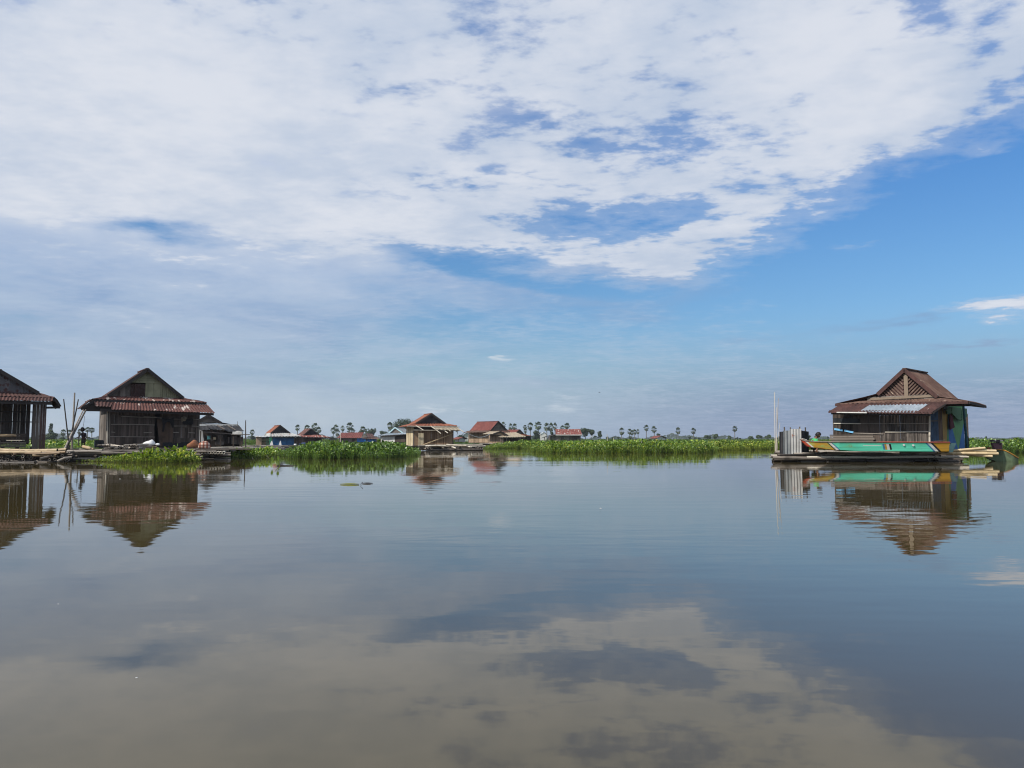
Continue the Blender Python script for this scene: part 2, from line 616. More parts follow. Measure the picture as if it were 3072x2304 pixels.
def leaf_mat(name, stops, trans=0.35, rough=0.45, spec=0.4):
    m, g = material(name)
    r_ = island(g)
    c = g.ramp(r_, stops)
    n1, _ = g.noise(g.mapping(g.n('ShaderNodeNewGeometry').outputs['Position'], scale=(0.7, 0.7, 0.7)), 1.0, 3, 0.5)
    c = g.mix(1.0, c, g.ramp(n1, [(0.3, (0.75, 0.78, 0.7)), (0.7, (1.2, 1.15, 1.0))]), 'MULTIPLY')
    p = g.n('ShaderNodeBsdfPrincipled')
    g.put(p.inputs['Base Color'], c)
    p.inputs['Roughness'].default_value = rough
    p.inputs['Specular IOR Level'].default_value = spec
    t = g.n('ShaderNodeBsdfTranslucent')
    g.put(t.inputs[0], g.mix(1.0, c, (1.5, 1.7, 0.7), 'MULTIPLY'))
    ms = g.n('ShaderNodeMixShader')
    ms.inputs[0].default_value = trans
    g.t.links.new(p.outputs[0], ms.inputs[1])
    g.t.links.new(t.outputs[0], ms.inputs[2])
    o = g.n('ShaderNodeOutputMaterial')
    g.t.links.new(ms.outputs[0], o.inputs[0])
    return m


M = {}
M['rust_dark'] = rust_mat('rusty_roof_dark', (0.056, 0.030, 0.028), (0.102, 0.049, 0.042), (0.55, 0.50, 0.46), 0.66)
M['rust_patchy'] = rust_mat('rusty_roof_patchy', (0.082, 0.037, 0.033), (0.138, 0.062, 0.051), (0.46, 0.40, 0.36), 0.565)
M['rust_orange'] = rust_mat('rusty_roof_orange', (0.19, 0.070, 0.042), (0.29, 0.115, 0.072), (0.42, 0.30, 0.23), 0.66)
M['rust_red'] = rust_mat('red_roof', (0.135, 0.042, 0.036), (0.195, 0.064, 0.052), (0.34, 0.25, 0.23), 0.70)
M['rust_brown'] = rust_mat('brown_roof', (0.085, 0.048, 0.038), (0.155, 0.095, 0.072), (0.26, 0.19, 0.145), 0.62)
M['iron_grey'] = rust_mat('grey_iron', (0.17, 0.185, 0.19), (0.27, 0.285, 0.29), (0.20, 0.075, 0.04), 0.70, 0.4, 0.5)
M['iron_blue'] = rust_mat('pale_iron', (0.20, 0.245, 0.29), (0.30, 0.345, 0.395), (0.46, 0.48, 0.48), 0.62, 0.35, 0.55)
M['iron_white'] = rust_mat('galvanised_iron', (0.34, 0.34, 0.33), (0.50, 0.50, 0.49), (0.26, 0.09, 0.045), 0.60, 0.4, 0.5)
M['iron_dark'] = rust_mat('dark_iron', (0.026, 0.027, 0.031), (0.058, 0.058, 0.062), (0.10, 0.05, 0.04), 0.66, 0.12, 0.85)
M['iron_olive'] = rust_mat('olive_iron', (0.21, 0.205, 0.125), (0.31, 0.30, 0.195), (0.10, 0.075, 0.05), 0.64, 0.3, 0.6)
M['wood_dark'] = wood_mat('dark_boards', (0.022, 0.018, 0.015), (0.095, 0.074, 0.060))
M['wood_grey'] = wood_mat('grey_boards', (0.055, 0.048, 0.042), (0.20, 0.175, 0.155), fleck=(0.32, 0.29, 0.26))
M['wood_brown'] = wood_mat('brown_boards', (0.065, 0.040, 0.028), (0.20, 0.135, 0.095))
M['wood_tan'] = wood_mat('tan_bamboo_wall', (0.19, 0.135, 0.09), (0.42, 0.31, 0.215))
M['wood_pale'] = wood_mat('pale_split_bamboo', (0.36, 0.29, 0.18), (0.62, 0.53, 0.36))
M['wood_house'] = wood_mat('brown_split_bamboo_wall', (0.15, 0.095, 0.058), (0.36, 0.245, 0.155))
M['wood_horiz'] = wood_mat('horizontal_boards', (0.045, 0.038, 0.032), (0.19, 0.16, 0.135), streak=(0.7, 0.7, 9))
M['weave'] = wood_mat('woven_bamboo_panels', (0.040, 0.031, 0.026), (0.135, 0.106, 0.090), streak=(14, 14, 1.2), fleck=(0.17, 0.14, 0.115))
M['frame'] = wood_mat('dark_roof_timber', (0.018, 0.016, 0.017), (0.06, 0.052, 0.05), streak=(2, 2, 2))
M['door_brown'] = wood_mat('door_boards', (0.040, 0.027, 0.020), (0.115, 0.078, 0.058))
M['rib_brown'] = rust_mat('ribbed_gable_iron', (0.11, 0.070, 0.055), (0.18, 0.122, 0.098), (0.40, 0.31, 0.23), 0.60)
M['board_tan'] = wood_mat('tan_board', (0.15, 0.115, 0.085), (0.26, 0.205, 0.155))
M['batten'] = wood_mat('pale_batten', (0.16, 0.14, 0.12), (0.36, 0.32, 0.28))
M['post'] = wood_mat('weathered_post', (0.055, 0.046, 0.042), (0.16, 0.135, 0.12), streak=(8, 8, 0.6))
M['post_red'] = wood_mat('reddish_post', (0.040, 0.026, 0.024), (0.12, 0.075, 0.065), streak=(8, 8, 0.6))
M['pale_pole'] = bamboo_mat('pale_bamboo', [(0.2, (0.42, 0.37, 0.30)), (0.9, (0.62, 0.57, 0.48))])
M['bamboo_grey'] = bamboo_mat('grey_bamboo', [(0.1, (0.10, 0.084, 0.070)), (0.5, (0.25, 0.215, 0.18)), (0.9, (0.44, 0.39, 0.33))])
M['bamboo_straw'] = bamboo_mat('straw_bamboo', [(0.1, (0.19, 0.13, 0.08)), (0.5, (0.31, 0.22, 0.13)), (0.9, (0.44, 0.34, 0.21))])
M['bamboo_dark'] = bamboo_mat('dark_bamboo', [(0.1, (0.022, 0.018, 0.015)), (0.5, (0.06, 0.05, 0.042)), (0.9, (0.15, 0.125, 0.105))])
M['bamboo_new'] = bamboo_mat('fresh_bamboo', [(0.1, (0.55, 0.42, 0.24)), (0.9, (0.70, 0.58, 0.38))])
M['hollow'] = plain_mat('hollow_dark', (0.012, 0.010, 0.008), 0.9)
M['black'] = plain_mat('black_cloth', (0.016, 0.016, 0.018), 0.8)
M['tarp_black'] = plain_mat('black_tarpaulin', (0.014, 0.016, 0.018), 0.45, 0.4, 6)
M['white_plastic'] = plain_mat('white_sacking', (0.60, 0.61, 0.62), 0.6, 0.15)
M['white_wall'] = wood_mat('whitewashed_boards', (0.42, 0.42, 0.40), (0.72, 0.72, 0.70), per=0.3)
M['blue_paint'] = plain_mat('blue_paint', (0.030, 0.13, 0.30), 0.6, 0.25, 2)
M['blue_bright'] = plain_mat('bright_blue_tarpaulin', (0.035, 0.20, 0.62), 0.5, 0.2, 2)
M['green_paint'] = plain_mat('green_paint', (0.05, 0.26, 0.15), 0.6, 0.2)
M['thatch'] = wood_mat('palm_thatch', (0.16, 0.13, 0.095), (0.36, 0.31, 0.235), streak=(5, 1, 5))
M['bark'] = wood_mat('tree_bark', (0.05, 0.045, 0.04), (0.14, 0.125, 0.11), streak=(1, 1, 3))
M['palm_trunk'] = wood_mat('palm_bark', (0.10, 0.095, 0.09), (0.20, 0.19, 0.175), streak=(1, 1, 6))


def curve_pts(a, b, n, bend, rnd):
    a, b = Vector(a), Vector(b)
    d = b - a
    s = d.cross(Vector((0, 0, 1)))
    s = s.normalized() if s.length > 1e-4 else Vector((1, 0, 0))
    bx, bz = rnd.uniform(-bend, bend), rnd.uniform(-bend, bend)
    return [a + d * t + (s * bx + Vector((0, 0, 1)) * bz) * math.sin(math.pi * t) for t in (i / n for i in range(n + 1))]


def pole_mesh(a, b, r, rnd, bend=0.04, taper=0.85, sides=8, node=0.42):
    """a length of bamboo: swelling nodes, hollow ends"""
    a, b = Vector(a), Vector(b)
    L_ = (b - a).length
    k = max(2, int(L_ / node))
    mb = MB()
    base = curve_pts(a, b, k, bend, rnd)
    pts, rad = [], []
    for i in range(k):
        p, q = base[i], base[i + 1]
        for t, m_ in ((0.0, 1.12), (0.08, 0.98), (0.92, 0.98)):
            pts.append(p.lerp(q, t))
            rad.append(r * m_ * (1 - (1 - taper) * (i + t) / k))
    pts.append(base[-1])
    rad.append(r * taper)
    rad[0] = r
    mb.tube(pts, rad, sides, cap=False)
    # hollow ends
    for e, nx, rr in ((pts[0], pts[1], rad[0]), (pts[-1], pts[-2], rad[-1])):
        d = (nx - e).normalized()
        up = Vector((0, 0, 1)) if abs(d.z) < 0.9 else Vector((0, 1, 0))
        s = d.cross(up).normalized()
        u = s.cross(d)
        n0 = len(mb.v)
        for dist, q in ((0.0, rr), (0.0, rr * 0.72), (rr * 1.2, rr * 0.68)):
            for i in range(sides):
                an = 2 * math.pi * i / sides
                mb.v.append(tuple(e + d * dist + (s * math.cos(an) + u * math.sin(an)) * q))
        for j in range(2):
            for i in range(sides):
                p0 = n0 + j * sides + i
                p1 = n0 + j * sides + (i + 1) % sides
                mb.f.append((p0, p1, p1 + sides, p0 + sides))
                mb.m.append(j)
        mb.f.append(tuple(n0 + 2 * sides + i for i in range(sides)))
        mb.m.append(1)
    return mb


def pole(name, a, b, r, mat, rnd, parent=None, bend=0.04, taper=0.85, sides=8):
    return pole_mesh(a, b, r, rnd, bend, taper, sides).build(name, None, parent, True, [mat, M['hollow']])


def floating_pole(a, b, r, mat, rnd, label, group=None, bend=0.04, taper=0.85, name='bamboo_pole', cat='bamboo pole', sides=8):
    """a pole that is a thing of its own: origin at its lower end"""
    a, b = Vector(a), Vector(b)
    o = pole_mesh(Vector((0, 0, 0)), b - a, r, rnd, bend, taper, sides).build(name, None, None, True, [mat, M['hollow']])
    o.location = a
    return tag(o, label, cat, group)


# ---------------------------------------------------------------- floating houses
def shell(fr, e, W, L, H, rnd, front, side, back=None, bw=0.14, side_bw=0.14, front_parts=None, fvert=True, svert=True, z=0.0, Hs=None):
    """four boarded walls and a floor"""
    back = back or side
    Hs = Hs or H
    if front_parts is None:
        mb = MB()
        mb.boards((0, 0, z), (1, 0, 0), W, H, H, bw, rnd, vert=fvert)
        mb.build('wall', front, e)
    for a, u, l_, nm in (((0, L, z), (0, -1, 0), L, side), ((W, 0, z), (0, 1, 0), L, side), ((W, L, z), (-1, 0, 0), W, back)):
        mb = MB()
        mb.boards(a, u, l_, Hs, Hs, side_bw, rnd, vert=svert)
        mb.build('wall', nm, e)
    mb = MB()
    mb.box((W / 2, L / 2, z - 0.04), (W - .06, L - .06, 0.06))
    mb.build('floor', M['frame'], e)
    for x in (0.03, W - 0.03):
        for y in (0.03, L - 0.03):
            mb = MB()
            mb.box((x, y, z + H / 2), (0.09, 0.09, H + 0.1))
            mb.build('post', M['post'], e)


def gable_roof(fr, e, apex, bl, br, y0, y1, roof, rnd, eave=None, skirt=None, gable=None, ov=0.5, skirt_z=None, pitch=0.18, amp=0.02, barge='frame', over=0.12, gable_builder=None):
    """gable over a hipped skirt; apex/bl/br and the eave corners (l, r) are local (x, z) pairs"""
    ax, az_ = apex
    lx, lz = bl
    rx, rz_ = br
    mb = MB()
    mb.sheet((lx, y1 + over, lz), (lx, y0 - over, lz), (ax, y0 - over, az_), (ax, y1 + over, az_), pitch, amp, rnd=rnd, wob=0.012)
    mb.build('roof_slope', roof, e)
    mb = MB()
    mb.sheet((rx, y0 - over, rz_), (rx, y1 + over, rz_), (ax, y1 + over, az_), (ax, y0 - over, az_), pitch, amp, rnd=rnd, wob=0.012)
    mb.build('roof_slope', roof, e)
    mb = MB()
    mb.beam((ax, y0 - over - .01, az_ + 0.03), (ax, y1 + over + .01, az_ + 0.03), 0.16, 0.05)
    mb.build('ridge_cap', roof, e)
    if gable_builder:
        gable_builder()
    else:
        mb = MB()
        mb.prism([(lx + .05, y0, lz - .02), (rx - .05, y0, rz_ - .02), (ax, y0, az_ - 0.06)], (0, 0.03, 0))
        mb.build('gable', gable, e)
    mb = MB()
    mb.prism([(lx + .05, y1, lz - .02), (rx - .05, y1, rz_ - .02), (ax, y1, az_ - 0.06)], (0, -0.03, 0))
    mb.build('gable', gable or M['wood_dark'], e)
    if barge:
        for (qx, qz) in ((lx, lz), (rx, rz_)):
            mb = MB()
            mb.beam((qx, y0 - over - .02, qz - .03), (ax, y0 - over - .02, az_ - 0.03), 0.03, 0.17)
            mb.build('barge_board', M[barge], e)
    if eave:
        (elx, elz), (erx, erz) = eave
        sk = skirt or roof
        mb = MB()
        mb.sheet((elx, -ov, elz), (erx, -ov, erz), (rx, y0 + .02, rz_), (lx, y0 + .02, lz), pitch, amp, rnd=rnd, wob=0.015)
        mb.build('skirt_roof', sk, e)
        yb = y1 + ov + y0
        mb = MB()
        mb.sheet((elx - .01, yb, elz), (elx - .01, -ov, elz), (lx, y0, lz - .01), (lx, y1, lz - .01), pitch, amp, rnd=rnd, wob=0.015)
        mb.build('skirt_roof', sk, e)
        mb = MB()
        mb.sheet((erx + .01, -ov, erz), (erx + .01, yb, erz), (rx, y1, rz_ - .01), (rx, y0, rz_ - .01), pitch, amp, rnd=rnd, wob=0.015)
        mb.build('skirt_roof', sk, e)
        mb = MB()
        mb.sheet((erx, yb, erz), (elx, yb, elz), (lx, y1, lz), (rx, y1, rz_), pitch, amp, rnd=rnd, wob=0.015)
        mb.build('skirt_roof', sk, e)
        mb = MB()
        mb.beam((elx, -ov + .03, elz - .07), (erx, -ov + .03, erz - .07), 0.04, 0.10)
        mb.build('fascia', M['frame'], e)


def xz(v):
    return (v.x, v.z)


# ---- house with the patchy rusty skirt roof, left
rnd = random.Random(11)
fr = Frame(325, 40.0, 0.62, 35)
H1 = fr.empty('floating_house', 'dark bamboo house with an olive green gable above two bands of rusty roof', 'house')
W = fr.py(597, 1300, 0).x
L = 3.6
H = fr.py(325, 1224, 0).z
mb = MB()
mb.box((W / 2, 1.7, 1.1), (W - 1.2, 0.03, 2.2))
mb.build('inner_partition', M['frame'], H1)


def panel_wall(x0, x1, h, y, rnd, name='wall', mat='weave'):
    """woven bamboo matting nailed up in overlapping rectangles"""
    mb = MB()
    z = 0.0
    while z < h - 0.02:
        hh = min(rnd.uniform(0.45, 0.62), h - z)
        x = x0
        while x < x1 - 0.02:
            ww = min(rnd.uniform(0.5, 0.95), x1 - x)
            if x1 - x - ww < 0.2:
                ww = x1 - x
            o = rnd.uniform(0.0, 0.02)
            # each mat a run of split culms
            u = x
            while u < x + ww - 0.01:
                cw = min(rnd.uniform(0.05, 0.10), x + ww - u)
                mb.prism([(u + .003, y - o, z), (u + cw - .003, y - o, z), (u + cw - .003, y - o, z + hh - .004), (u + .003, y - o, z + hh - .004)], (0, 0.02, 0))
                u += cw
            x += ww
        z += hh
    return mb.build(name, M[mat], H1)


dx0, dx1 = fr.py(464, 1300, 0).x, fr.py(478, 1300, 0).x
panel_wall(0, dx0, H, 0, rnd)
panel_wall(dx1, W, H, 0, rnd)
shell(fr, H1, W, L, H, rnd, None, M['wood_grey'], front_parts=True, side_bw=0.2)
# light battens across the wall
for (a, b, c, d) in ((363, 1249, 486, 1254), (333, 1273, 404, 1273), (431, 1250, 470, 1252), (404, 1273, 464, 1275), (520, 1257, 560, 1258), (578, 1257, 597, 1259),
                     (521, 1278, 560, 1278), (575, 1278, 597, 1279), (431, 1298, 455, 1298), (520, 1297, 536, 1298), (329, 1310, 465, 1311), (565, 1298, 585, 1299), (334, 1296, 345, 1297)):
    p, q = fr.py(a, b, -0.04), fr.py(c, d, -0.04)
    mb = MB()
    mb.beam(p, q, 0.02, 0.035)
    mb.build('batten', M['batten'], H1)
for px_ in (322, 329):
    p = fr.py(px_, 1338, -0.07)
    q = fr.py(px_, 1229, -0.07)
    pole('corner_post', p, q, 0.035 if px_ == 322 else 0.02, M['pale_pole'] if px_ == 322 else M['bamboo_grey'], rnd, H1, 0.01)
# doors: one leaning leaf, one brown leaf
for (a, b, c, d, tilt) in ((479, 1335, 495, 1258, 0.0), (497, 1335, 520, 1256, 0.0)):
    p0, p1 = fr.py(a, b, -0.06), fr.py(c, d, -0.06)
    mb = MB()
    if a == 479:
        t0 = fr.py(470, 1258, -0.06)
        pts = [(p0.x, -.06, 0.0), (p0.x + .45, -.06, 0.0), (p0.x + .32, -.06, p1.z), (t0.x, -.06, p1.z)]
        mb.prism(pts, (0, 0.02, 0))
    else:
        mb.boards((p0.x, -.06, 0), (1, 0, 0), p1.x - p0.x, p1.z, p1.z, 0.12, rnd)
    mb.build('door', M['door_brown'], H1)
mb = MB()
p0, p1 = fr.py(488, 1330, -0.05), fr.py(600, 1313, -0.05)
mb.boards((p0.x, -.10, -.02), (1, 0, 0), p1.x - p0.x, .24, .30, 0.5, rnd, zj=.12, gap=0)
mb.build('base_tarpaulin', M['tarp_black'], H1)
# gable
gy = 0.25
A, BL, BR = fr.py(441, 1108, gy), fr.py(322, 1187, gy), fr.py(548, 1194, gy)


M['rust_shutter'] = rust_mat('dark_rust_sheet', (0.036, 0.020, 0.018), (0.060, 0.030, 0.026), (0.10, 0.06, 0.05), .7)


def gable1():
    z = lambda px_, py_: fr.py(px_, py_, gy)
    slope = lambda x: (BL.z + (A.z - BL.z) * (x - BL.x) / (A.x - BL.x)) if x < A.x else (BR.z + (A.z - BR.z) * (BR.x - x) / (BR.x - A.x))
    zt = z(441, 1149).z                       # top panel starts here
    xl, xm, xr = z(392, 1170).x, z(436, 1170).x, z(482, 1170).x

    def col(name, x0, x1, mat, w_, top=zt, amp=0.0):
        mb = MB()
        x = x0
        while x < x1 - 0.01:
            q = min(w_, x1 - x)
            ta, tb = min(top, slope(x) - .04), min(top, slope(x + q) - .04)
            if max(ta, tb) > BL.z + .02:
                mb.prism([(x + .004, gy - amp * (int(x / w_) % 2), BL.z - .05), (x + q - .004, gy - amp * (int(x / w_) % 2), BL.z - .05), (x + q - .004, gy - amp * (int(x / w_) % 2), max(tb, BL.z - .04)), (x + .004, gy - amp * (int(x / w_) % 2), max(ta, BL.z - .04))], (0, .02, 0))
            x += q
        mb.build(name, mat, H1)
    col('gable', BL.x, xl, M['wood_grey'], 0.12)
    col('gable', xl, xm, M['rust_shutter'], 0.09, z(441, 1153).z, 0.012)
    col('gable', xm, xr, M['iron_olive'], 0.4, amp=0.0)
    col('gable', xr, BR.x, M['iron_olive'], 0.10, amp=0.025)
    mb = MB()
    zz = zt
    while zz < A.z - 0.1:
        h_ = min(0.13, A.z - .08 - zz)
        f = lambda z_: ((z_ + .06 - BL.z) / (A.z - BL.z))
        xa, xb = BL.x + (A.x - BL.x) * f(zz), BR.x + (A.x - BR.x) * f(zz)
        xc, xd = BR.x + (A.x - BR.x) * f(zz + h_), BL.x + (A.x - BL.x) * f(zz + h_)
        mb.prism([(xa, gy - .02, zz), (xb, gy - .02, zz), (xc, gy + .01, zz + h_), (xd, gy + .01, zz + h_)], (0, .02, 0))
        zz += h_
    mb.build('gable', M['iron_olive'], H1)


EL, ER = fr.py(280, 1197, -0.35), fr.py(620, 1207, -0.35)
gable_roof(fr, H1, xz(A), xz(BL), xz(BR), gy, 2.6, M['rust_dark'], rnd, (xz(EL), xz(ER)), M['rust_patchy'], M['wood_grey'], ov=0.35, pitch=0.15, over=0.22, gable_builder=gable1)
# the lower band: a long sheet with a bitten left corner
t0, t1 = fr.py(281, 1203, -0.3), fr.py(621, 1214, -0.3)
m0 = t0.lerp(t1, 0.16)
b0, b1, bm = fr.py(286, 1217, -0.75), fr.py(645, 1239, -1.05), fr.py(333, 1228, -1.05)
bq = fr.py(332, 1219, -0.78)
mb = MB()
mb.sheet(bm, b1, t1, m0, 0.14, 0.02, rnd=rnd, wob=0.02, rows=4)
mb.build('porch_roof', M['rust_patchy'], H1)
mb = MB()
mb.sheet(b0, bq, m0 + Vector((0, 0, .012)), t0, 0.14, 0.02, rnd=rnd, wob=0.03)
mb.build('porch_roof', M['rust_dark'], H1)
mb = MB()
mb.beam(fr.py(302, 1230, -0.9), fr.py(641, 1243, -0.9), 0.06, 0.13)
mb.build('beam', M['frame'], H1)
# roof over the left side, seen end on
s0, s1 = fr.py(279, 1196, -0.3), fr.py(242, 1224, -0.5)
mb = MB()
mb.sheet((s1.x, 1.0, s1.z), (s1.x, -0.45, s1.z), (s0.x, -0.3, s0.z), (s0.x, 1.0, s0.z), 0.15, 0.02, rnd=rnd, wob=.02)
mb.build('side_roof', M['rust_dark'], H1)
mb = MB()
mb.beam((s1.x + .02, -0.47, s1.z - .07), (s0.x + .1, -0.36, s0.z - .07), 0.04, 0.13)
mb.build('beam', M['frame'], H1)
mb = MB()
mb.beam((s1.x + .1, -0.4, s1.z - .1), (0.1, -0.3, s1.z - .1), 0.05, 0.10)
mb.build('beam', M['frame'], H1)
mb = MB()
mb.prism([(s1.x + .06, -.38, s1.z - .06), (0.05, -.30, s1.z - .08), (0.25, -.28, s0.z - .05), (s0.x + .05, -.30, s0.z - .05)], (0, .03, 0))  # added dark board, stands in for the shaded underside of the eave
mb.build('eave_shade_board', M['frame'], H1)
fr1 = fr


def hung(name, label, cat, fr, outline, y, mat, sag=0.03):
    """cloth on a line: outline in photo pixels on the plane y"""
    pts = [fr.py(a, b, y) for a, b in outline]
    o0 = Vector(pts[0])
    mb = MB()
    cx = sum((p.x for p in pts)) / len(pts)
    cz = sum((p.z for p in pts)) / len(pts)
    mb.prism([Vector((p.x, y + sag * math.sin(9 * p.x + 4 * p.z), p.z)) - o0 for p in pts], (0, 0.03, 0))
    o = mb.build(name, mat)
    o.location = fr.o + fr.X * o0.x + fr.Y * o0.y + Vector((0, 0, o0.z))
    o.rotation_euler = (0, 0, fr.th)
    return tag(o, label, cat)


hung('hanging_shirt', 'black shirt with drooping sleeves hung on the wall over the brown door', 'clothing', fr,
     [(486, 1254), (500, 1257), (508, 1257), (521, 1254), (522, 1275), (517, 1285), (513, 1272), (508, 1266), (500, 1266), (495, 1272), (492, 1295), (487, 1295), (489, 1275)], -0.16, M['black'])
hung('hanging_cloth', 'dark cloth hung flat on the bamboo wall under the straw hat', 'clothing', fr,
     [(549, 1258), (579, 1257), (580, 1270), (574, 1275), (560, 1274), (548, 1271)], -0.14, M['black'])
# straw hat on the wall
p = fr.py(552, 1258, -0.10)
mb = MB()
ring = []
for r_, dz_ in ((0.17, 0.0), (0.13, 0.03), (0.10, 0.05), (0.09, 0.11), (0.05, 0.13), (0.01, 0.135)):
    ring.append([(r_ * math.cos(k * math.pi / 8), -dz_, r_ * math.sin(k * math.pi / 8)) for k in range(16)])
for i in range(5):
    for k in range(16):
        mb.quad(ring[i][k], ring[i][(k + 1) % 16], ring[i + 1][(k + 1) % 16], ring[i + 1][k])
o = mb.build('straw_hat', M['thatch'], None, True)
o.location = fr.o + fr.X * p.x + fr.Y * p.y + Vector((0, 0, p.z))
o.rotation_euler = (0, 0, fr.th)
tag(o, 'pale round straw hat hanging on the dark wall near its right end', 'hat')

# ---- partly seen house at the left edge
rnd = random.Random(5)
fr = Frame(140, 37.5, 0.56, 34)
H0 = fr.empty('floating_house', 'house at the left edge with an open front and two thick posts', 'house')
zt = fr.py(140, 1207, 0).z
WL = -3.95
mb = MB()
xo = fr.py(88, HORIZON, 1.4).x
mb.boards((WL, 1.4, 0.25), (1, 0, 0), xo - WL, zt - .1, zt - .1, 0.18, rnd)
mb.build('wall', M['weave'], H0)
mb = MB()
mb.boards((WL, 4.0, 0.2), (0, -1, 0), 4.0, zt - .1, zt - .1, 0.2, rnd)
mb.build('wall', M['wood_dark'], H0)
mb = MB()
mb.boards((xo - .1, 4.0, 0.2), (-1, 0, 0), xo - .1 - WL, zt - .1, zt - .1, 0.2, rnd)
mb.build('wall', M['wood_dark'], H0)
mb = MB()
mb.boards((xo - .04, 1.4, 0.2), (0, 1, 0), 2.6, zt - .1, zt - .1, 0.2, rnd)
mb.build('wall', M['wood_dark'], H0)
for (a, b, mt, yy) in ((98, 119, 'post', 0.0), (119, 138, 'post_red', -0.02)):
    x0, x1 = fr.py(a, 1280, yy).x, fr.py(b, 1280, yy).x
    mb = MB()
    mb.boards((x0, yy, -.05), (1, 0, 0), x1 - x0, zt + .1, zt + .1, 0.11, rnd, thick=0.2, jit=.02)
    mb.build('post', M[mt], H0)
for (px_, yy, rr) in ((3, 1.3, .03), (51, 1.3, .028), (59, 1.28, .03), (97, 0.9, .03)):
    x = fr.py(px_, 1280, yy).x
    pole('thin_post', (x, yy, 0.2), (x, yy, zt), rr, M['bamboo_grey'], rnd, H0, 0.01)
mb = MB()
mb.beam((WL, 0.95, fr.py(60, 1265, .95).z), (-.3, 0.95, fr.py(90, 1266, .95).z), 0.04, 0.05)
mb.beam((WL, 0.95, fr.py(60, 1235, .95).z), (-.3, 0.95, fr.py(90, 1236, .95).z), 0.03, 0.04)
mb.build('rail', M['frame'], H0)
# bench-like platform in the open front
mb = MB()
mb.boards((WL, 0.15, 0.05), (1, 0, 0), 3.1, .24, .24, 0.1, rnd, vert=False)
mb.box((WL + 1.55, 0.55, 0.29), (3.1, 0.9, 0.05))
mb.build('platform', M['wood_horiz'], H0)
mb = MB()
mb.boards((WL, 0.45, 0.38), (1, 0, 0), 3.1, .36, .36, 0.09, rnd, vert=False)
mb.build('platform_back', M['wood_dark'], H0)
for px_ in (8, 52, 96):
    x = fr.py(px_, 1338, .3).x
    mb = MB()
    mb.box((x, .3, -.12), (.16, .16, .36))
    mb.build('footing', M['frame'], H0)
# roof
gy = 0.25
g0, g1 = fr.py(0, 1112, gy), fr.py(116, 1179, gy)
sl_ = (g0.z - g1.z) / (g1.x - g0.x)
ax = (WL - .0) / 2 - .05
apz = g1.z + sl_ * (g1.x - ax)
lx = 2 * ax - g1.x
A0 = (ax, apz)


def gable0():
    mb = MB()
    x = lx
    while x < g1.x - .02:
        q = min(0.13, g1.x - x)
        f = lambda x_: g1.z + sl_ * ((g1.x - x_) if x_ > ax else (x_ - lx)) - .05
        mb.prism([(x + .004, gy, g1.z - .04), (x + q - .004, gy, g1.z - .04), (x + q - .004, gy, max(g1.z - .03, f(x + q))), (x + .004, gy, max(g1.z - .03, f(x)))], (0, .02, 0))
        x += q
    mb.build('gable', M['gable_rust'], H0)


M['gable_rust'] = rust_mat('streaked_gable_iron', (0.12, 0.115, 0.125), (0.20, 0.19, 0.20), (0.085, 0.032, 0.026), 0.52)
ER = fr.py(164, 1192, -0.3)
gable_roof(fr, H0, A0, (lx, g1.z), (g1.x, g1.z), gy, 3.6, M['rust_dark'], rnd, ((2 * ax - ER.x, ER.z), xz(ER)), M['rust_dark'], M['wood_grey'], ov=0.3, pitch=0.15, over=0.2, gable_builder=gable0)
t1, b1 = fr.py(160, 1193, -0.25), fr.py(157, 1204, -0.6)
mb = MB()
mb.sheet((WL, -.6, b1.z), b1, t1, (WL, -.25, t1.z), 0.14, 0.02, rnd=rnd, wob=.02)
mb.build('porch_roof', M['rust_dark'], H0)
mb = MB()
mb.beam((WL, -.5, b1.z - .09), (b1.x, -.5, b1.z - .09), 0.06, 0.16)
mb.build('beam', M['frame'], H0)
s0, s1 = fr.py(165, 1193, -0.3), fr.py(183, 1219, -0.1)
mb = MB()
mb.sheet((s1.x, -0.3, s1.z), (s1.x, 4.0, s1.z), (s0.x, 3.8, s0.z), (s0.x, -0.3, s0.z), 0.15, 0.02, rnd=rnd, wob=.02)
mb.build('side_roof', M['rust_dark'], H0)
mb = MB()
mb.beam((s1.x - .04, -0.2, s1.z - .06), (-.1, -0.1, s1.z - .08), 0.05, 0.10)
mb.beam((s1.x - .04, -0.3, s1.z - .02), (s0.x - .02, -0.33, s0.z - .08), 0.04, 0.10)
mb.build('beam', M['frame'], H0)
fr0 = fr

# ---- right hand house with the diagonal iron gable
rnd = random.Random(23)
fr = Frame(2500, 37.5, 0.47, -45)
HR = fr.empty('floating_house', 'house behind the turquoise boat with diagonal ribbed gable and blue painted side', 'house')
W = fr.py(2790, 1300, 0).x
L = 6.0
H = fr.py(2500, 1238, 0).z
# front wall: vertical split boards, some grey panels, battens
mb = MB()
x1_ = fr.py(2575, 1300, 0).x
x2_ = fr.py(2640, 1300, 0).x
mb.boards((0, 0, 0), (1, 0, 0), x1_, H, H, 0.05, rnd, jit=.01)
mb.build('wall', M['wood_dark'], HR)
mb = MB()
mb.boards((x1_, 0, 0), (1, 0, 0), x2_ - x1_, H, H, 0.55, rnd, jit=.01)
mb.build('wall', M['weave'], HR)
mb = MB()
mb.boards((x2_, 0, 0), (1, 0, 0), W - x2_, H, H, 0.06, rnd, jit=.015)
mb.build('wall', M['wood_grey2'] if 'wood_grey2' in M else wood_mat('fine_grey_boards', (0.035, 0.030, 0.027), (0.14, 0.12, 0.105), fleck=(0.24, 0.21, 0.18)), HR)
for (a, u, l_, nm) in (((0, L, 0), (0, -1, 0), L, 'wood_dark'), ((W, L, 0), (-1, 0, 0), W, 'wood_dark')):
    mb = MB()
    mb.boards(a, u, l_, H, H, 0.16, rnd)
    mb.build('wall', M[nm], HR)
